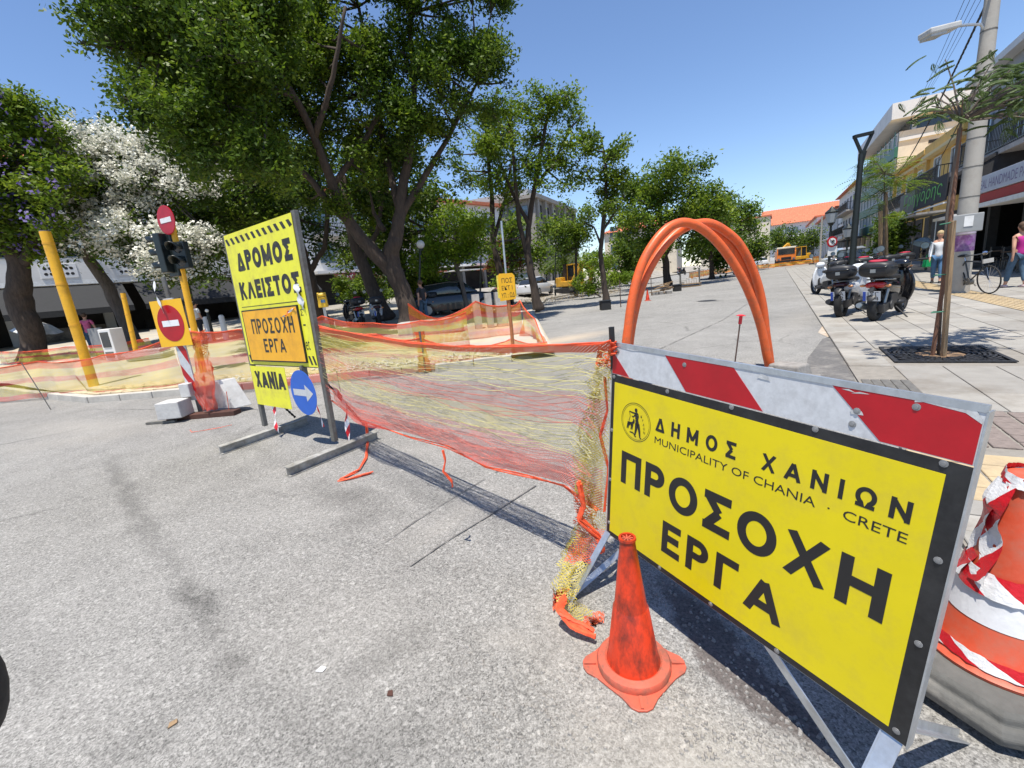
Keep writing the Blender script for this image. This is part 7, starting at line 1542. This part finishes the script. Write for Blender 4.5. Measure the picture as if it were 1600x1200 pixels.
# ================================================================== bicycle against the concrete pole
t = thing('bicycle', 'black bicycle leaning by the concrete pole in front of the restaurant', 'bicycle'); wb = .52
for x in (-wb, wb):
    w_ = torus(.33, .016, (x, 0, .346), 36, 8).build('tyre', tyre, t, smooth='all'); q = MB()
    for k in range(18): a = k * math.pi / 9; q.tube([(x, 0, .346), (x + math.cos(a) * .31, 0, .346 + math.sin(a) * .31)], .0022, 4, cap=False)
    q.build('spokes', chrome, w_)
bm2 = mat('bike_frame', (.05, .055, .06), .4, .3); q = MB(); bb_ = (-.05, 0, .30); st = (-.17, 0, .80); hd = (.33, 0, .78); hd2 = (.37, 0, .62)
for a, b in ((bb_, st), (st, hd), (bb_, hd2), (bb_, (-wb, 0, .346)), (st, (-wb, 0, .346)), (hd, hd2)): q.tube([a, b], .017, 8)
q.build('frame', bm2, t, smooth=True); q = MB(); q.tube([hd2, (.47, 0, .45), (wb, 0, .346)], .015, 8); q.build('fork', bm2, t, smooth=True)
q = MB(); q.tube([hd, (.31, 0, .95)], .014, 8); q.tube([(.22, -.28, .98), (.33, -.12, .97), (.33, .12, .97), (.22, .28, .98)], .013, 8); q.build('handlebar', bm2, t, smooth=True); q = MB(); q.tube([st, (-.20, 0, .92)], .013, 8); q.build('seat_post', chrome, t)
loft([(-.34, .94, .07, .03, 2.5), (-.22, .945, .06, .03, 2.5), (-.06, .94, .02, .02, 2)]).build('saddle', rubber, t, smooth='all'); q = MB(); q.tube([(-.05, -.05, .30), (-.05, .05, .30)], .09, 16); q.bar((-.05, .06, .30), (.06, .06, .17), .02); q.bar((-.05, -.06, .30), (-.16, -.06, .43), .02); q.build('crank', dsteel, t)
q = MB(); q.tube([(.44, -.02, .97), (.42, .0, 1.0)], .05, 10); q.box((.5, 0, .80), (.04, .2, .1)); q.build('front_lamp', chrome, t)
pb_ = G(1500, 458, PZ); t.location = G(1517, 458, PZ); t.location.z = PZ; t.rotation_euler = (R_(6), 0, math.atan2(-1.5, -.9) + .35)
# ================================================================== people
skinm = mat('skin', (.50, .27, .18), .55, var=.05); 
def person(label, loc, rz, H, shirt, trousers, hair, bare_arms=True, stride=.18, shoes=white, lean=.0, armpose=(0, 0), female=False, fingers=False, holds=None):
    t = thing('person', label, 'person', loc, rz); s = H / 1.7; w_ = .15 if female else .18
    S = lambda x, y, z: (x * s, y * s, z * s)
    hips = S(0, 0, .92); ches = S(lean, 0, 1.22); neck = S(lean * 1.2, 0, 1.44); 
    chains = [[(hips, (.15 * s, .11 * s)), (S(lean * .5, 0, 1.05), (.125 * s, .10 * s)), (ches, (.155 * s, .115 * s)), (S(lean * 1.1, 0, 1.37), (.12 * s, .08 * s)), (neck, .052 * s), (S(lean * 1.3 + .01, 0, 1.51), .055 * s), (S(lean * 1.3 + .02, 0, 1.58), (.082 * s, .092 * s)), (S(lean * 1.3 + .01, 0, 1.66), (.072 * s, .08 * s))]]
    legs = []; arms = []
    for sd in (-1, 1):
        f = stride * sd
        Lg = [(S(0.0, sd * .09, .86), .088 * s), (S(f * .55 + .03, sd * .095, .48), .062 * s), (S(f * 1.1, sd * .10, .09), .040 * s), (S(f * 1.1 + .05, sd * .10, .035), .036 * s), (S(f * 1.1 + .14, sd * .11, .03), .03 * s)]
        chains.append([chains[0][0]] + Lg); legs.append(Lg)
        a = -f * 1.1 + armpose[0 if sd < 0 else 1]
        sh = S(lean * 1.1, sd * (w_ + .0), 1.36); el = S(lean + a * .5 - .02, sd * (w_ + .06), 1.08); wr = S(lean + a + .06, sd * (w_ + .06), .86); hd_ = S(lean + a * 1.1 + .09, sd * (w_ + .055), .78)
        Ar = [(sh, .055 * s), (el, .040 * s), (wr, .027 * s), (hd_, (.020 * s, .035 * s))]; chains.append([chains[0][3]] + Ar); arms.append(Ar)
        for k in range(5 if fingers else 3): chains.append([Ar[-1], ((hd_[0] + (-.012 + .012 * k) * s * 1.4, hd_[1] + (0 if k else -.01) * s, hd_[2] - .04 * s + (.015 * s if k == 4 else 0)), .0085 * s), ((hd_[0] + (-.008 + .013 * k) * s * 1.4, hd_[1] - sd * .012 * s, hd_[2] - .075 * s + (.03 * s if k in (0, 4) else 0)), .0065 * s)])
    skin('body', skinm, t, chains, 2)
    g = lambda r, k: tuple(x * k for x in r) if isinstance(r, tuple) else r * k
    top = [[(S(0, 0, .83), (.15 * s, .115 * s)), (chains[0][0][0], g((.15 * s, .11 * s), 1.2)), (chains[0][1][0], g(chains[0][1][1], 1.16)), (chains[0][2][0], g(chains[0][2][1], 1.13)), (chains[0][3][0], g(chains[0][3][1], 1.1))]]
    for A_ in arms: top.append([top[0][4], (A_[0][0], .064 * s)] + ([] if bare_arms == 'none' else [((Vector(A_[0][0]).lerp(Vector(A_[1][0]), .6))[:], .056 * s)] if bare_arms else [(A_[1][0], .052 * s), (A_[2][0], .04 * s)]))
    skin('shirt', shirt, t, top, 2)
    tr = [[(chains[0][0][0], (.155 * s, .118 * s))]]
    for Lg in legs: tr.append([tr[0][0], (Lg[0][0], .102 * s), (Lg[1][0], .078 * s), ((Vector(Lg[1][0]).lerp(Vector(Lg[2][0]), .85))[:], .060 * s)])
    skin('trousers', trousers, t, tr, 2)
    for Lg in legs: q = loft([(Lg[2][0][0] - .06 * s, .035 * s, .035 * s, .03 * s, 2.4), (Lg[2][0][0] + .02 * s, .045 * s, .045 * s, .045 * s, 2.4), (Lg[2][0][0] + .13 * s, .03 * s, .045 * s, .028 * s, 2.4), (Lg[2][0][0] + .2 * s, .022 * s, .02 * s, .018 * s, 2)], 10); q.v = [(x, y + Lg[2][0][1], z) for x, y, z in q.v]; q.build('shoe', shoes, t, smooth='all')
    hc = Vector(S(lean * 1.3 - .02, 0, 1.635)); hq = MB(); hq.ball(hc, .108 * s, 14, sc=(1.0, .92, .95)); 
    if female: hq.ball(hc + Vector((-.05 * s, 0, -.06 * s)), .085 * s, 10, sc=(.9, 1.05, 1.1))
    hq.build('hair', hair, t, smooth='all')
    fx = lean * 1.3 * s + .02 * s
    MB().ball((fx + .098 * s, 0, 1.585 * s), .017 * s, 8, sc=(1, .8, 1.4)).build('nose', skinm, t, smooth='all')
    for sd in (-1, 1): MB().ball((fx + .083 * s, sd * .032 * s, 1.61 * s), .011 * s, 8).build('eye', ink, t, smooth='all'); MB().ball((fx, sd * .085 * s, 1.59 * s), .022 * s, 8, sc=(.6, .5, 1.2)).build('ear', skinm, t, smooth='all')
    MB().box((fx + .092 * s, 0, 1.548 * s), (.006, .04 * s, .008 * s)).build('mouth', mat('lips', (.35, .10, .09), .6), t)
    return t
jeans = mat('blue_jeans', (.06, .11, .17), .85, var=.25, scale=12); hb = mat('brown_hair', (.10, .055, .03), .7, var=.3, scale=30); hl = mat('fair_hair', (.40, .30, .16), .7, var=.2, scale=30); hk = mat('dark_hair', (.02, .017, .015), .6)
person('woman in a magenta sleeveless top and blue jeans walking at the right edge', tuple(G(1585, 449, PZ)), SA + .3, 1.60, mat('magenta_cloth', (.40, .015, .20), .8, var=.12), jeans, hb, 'none', .16, mat('pink_white_shoe', (.65, .5, .5), .6), female=True, fingers=True)
pw = person('person in white shirt and jeans carrying a green bag behind the timber stakes', tuple(G(1462, 442, PZ)), SA + 2.9, 1.66, mat('white_cloth', (.62, .64, .66), .8, var=.08), mat('bright_jeans', (.07, .16, .30), .85, var=.2), hl, False, .12, black, female=True)
gb = G(1447, 440, PZ); t = thing('green_bag', 'bright green bag hanging from the hand of the person in white', 'bag', (gb.x, gb.y, PZ + .5)); q = MB(); q.box((0, 0, .14), (.30, .16, .28), tap=.85); q.build('bag_body', mat('green_plastic', (.01, .30, .10), .4, var=.1), t, bevel=.03); q = MB(); q.tube([(-.1, 0, .28), (-.05, 0, .42), (.05, 0, .42), (.1, 0, .28)], .01, 6); q.build('handle', mat('green_plastic', (.01, .30, .10)), t)
person('person in dark top half hidden behind the concrete pole', tuple(G(1484, 447, PZ)), SA + 3.3, 1.72, mat('dark_plum_cloth', (.06, .03, .06), .8), mat('dark_trousers', (.02, .022, .03), .85), hk, True, .1, black)
for i, (px, py, rz, c, lb_) in enumerate(((66, 562, .5, (.05, .12, .3), 'person in blue sitting area beside the white parasol'), (149, 552, 2.0, (.6, .12, .25), 'person in pink near the grey board at the cafe'), (318, 534, 1.0, (.6, .6, .6), 'person in white beyond the yellow traffic light pole'), (665, 505, 2.5, (.03, .03, .035), 'person in black crouched look beside the net right of the great tree'))):
    person(lb_, tuple(GP(px, py)), rz, 1.62, mat('cloth_%d' % i, c, .8), jeans if i % 2 else mat('dark_trousers', (.02, .022, .03)), hb if i % 2 else hk, True, .08)
# café chairs and tables
def chair():
    t = thing('cafe_chair', 'dark chairs set under the restaurant awning', 'chair', group='dark cafe chairs'); MB().box((0, 0, .45), (.42, .42, .04)).build('seat', rubber, t); MB().box((-.2, 0, .72), (.03, .40, .36)).build('backrest', rubber, t)
    for x in (-.18, .18):
        for y in (-.18, .18): MB().bar((x, y, 0), (x, y, .44 if x > 0 else .9), .03).build('leg', dsteel, t)
    return t
def table():
    t = thing('cafe_table', 'small dark tables under the restaurant awning', 'table', group='dark cafe tables'); MB().box((0, 0, .74), (.7, .7, .03)).build('top', mat('dark_wood_top', (.08, .045, .025), .5), t); MB().tube([(0, 0, 0), (0, 0, .73)], .03, 8).build('stem', dsteel, t); MB().lathe([(.22, 0), (.2, .02), (.04, .04)], 14).build('foot', dsteel, t); return t
ch, tb = chair(), table(); first = True
for i, (s, o) in enumerate(((18.8, 7.4), (20.8, 7.6), (22.8, 7.3), (25, 7.6), (28.5, 7.2), (31, 7.4), (34, 7.3))):
    a = tb if first else copy_tree(tb); a.location = ST(s, o, PZ)
    od = ('first', 'second', 'third', 'fourth', 'fifth', 'sixth', 'seventh')[i]; a['label'] = 'small dark table, %s from the right under the restaurant awnings' % od
    for k, (ds, do) in enumerate(((.6, 0), (-.6, 0), (0, .6))):
        c = ch if first and k == 0 else copy_tree(ch); c['label'] = 'dark chair at the %s side of the %s cafe table from the right' % (('left', 'right', 'wall')[k], od)
        c.location = ST(s + ds, o + do, PZ); c.rotation_euler = (0, 0, SA + (0 if ds < 0 else math.pi if ds > 0 else -math.pi / 2) + random.uniform(-.3, .3))
    first = False
# orange-brown café screens and a blue sun shade among the tables
t = thing('cafe_screen', 'low ochre timber screen round the cafe tables behind the scooters', 'screen', tuple(ST(31, 4.9, PZ)), SA)
for k in range(6): bx(t, 'panel', mat('ochre_screen', (.36, .19, .06), .7, var=.2), k * .62, k * .62 + .58, -.03, .03, .1, .85)
t = thing('parasol', 'small tilted light blue parasol over the cafe tables', 'parasol', tuple(G(1422, 425, PZ))); MB().tube([(0, 0, 0), (0, 0, 1.7)], .02, 8).build('pole', dsteel, t); MB().lathe([(.5, 1.35), (.25, 1.6), (.02, 1.7)], 10, cap=False, M=Matrix.Rotation(.4, 3, 'Y')).build('canopy', mat('light_blue_cloth', (.35, .5, .65), .8), t)
b1 = G(1455, 425, PZ); t = thing('white_parasol_awning', 'folded white awning edge on a slim post in front of the cafe', 'awning', tuple(b1), SA); MB().tube([(0, 0, 0), (0, 0, 2.2)], .03, 8).build('post', steel, t); bx(t, 'awning_edge', white, -2.2, .6, -.3, .0, 2.2, 2.32)
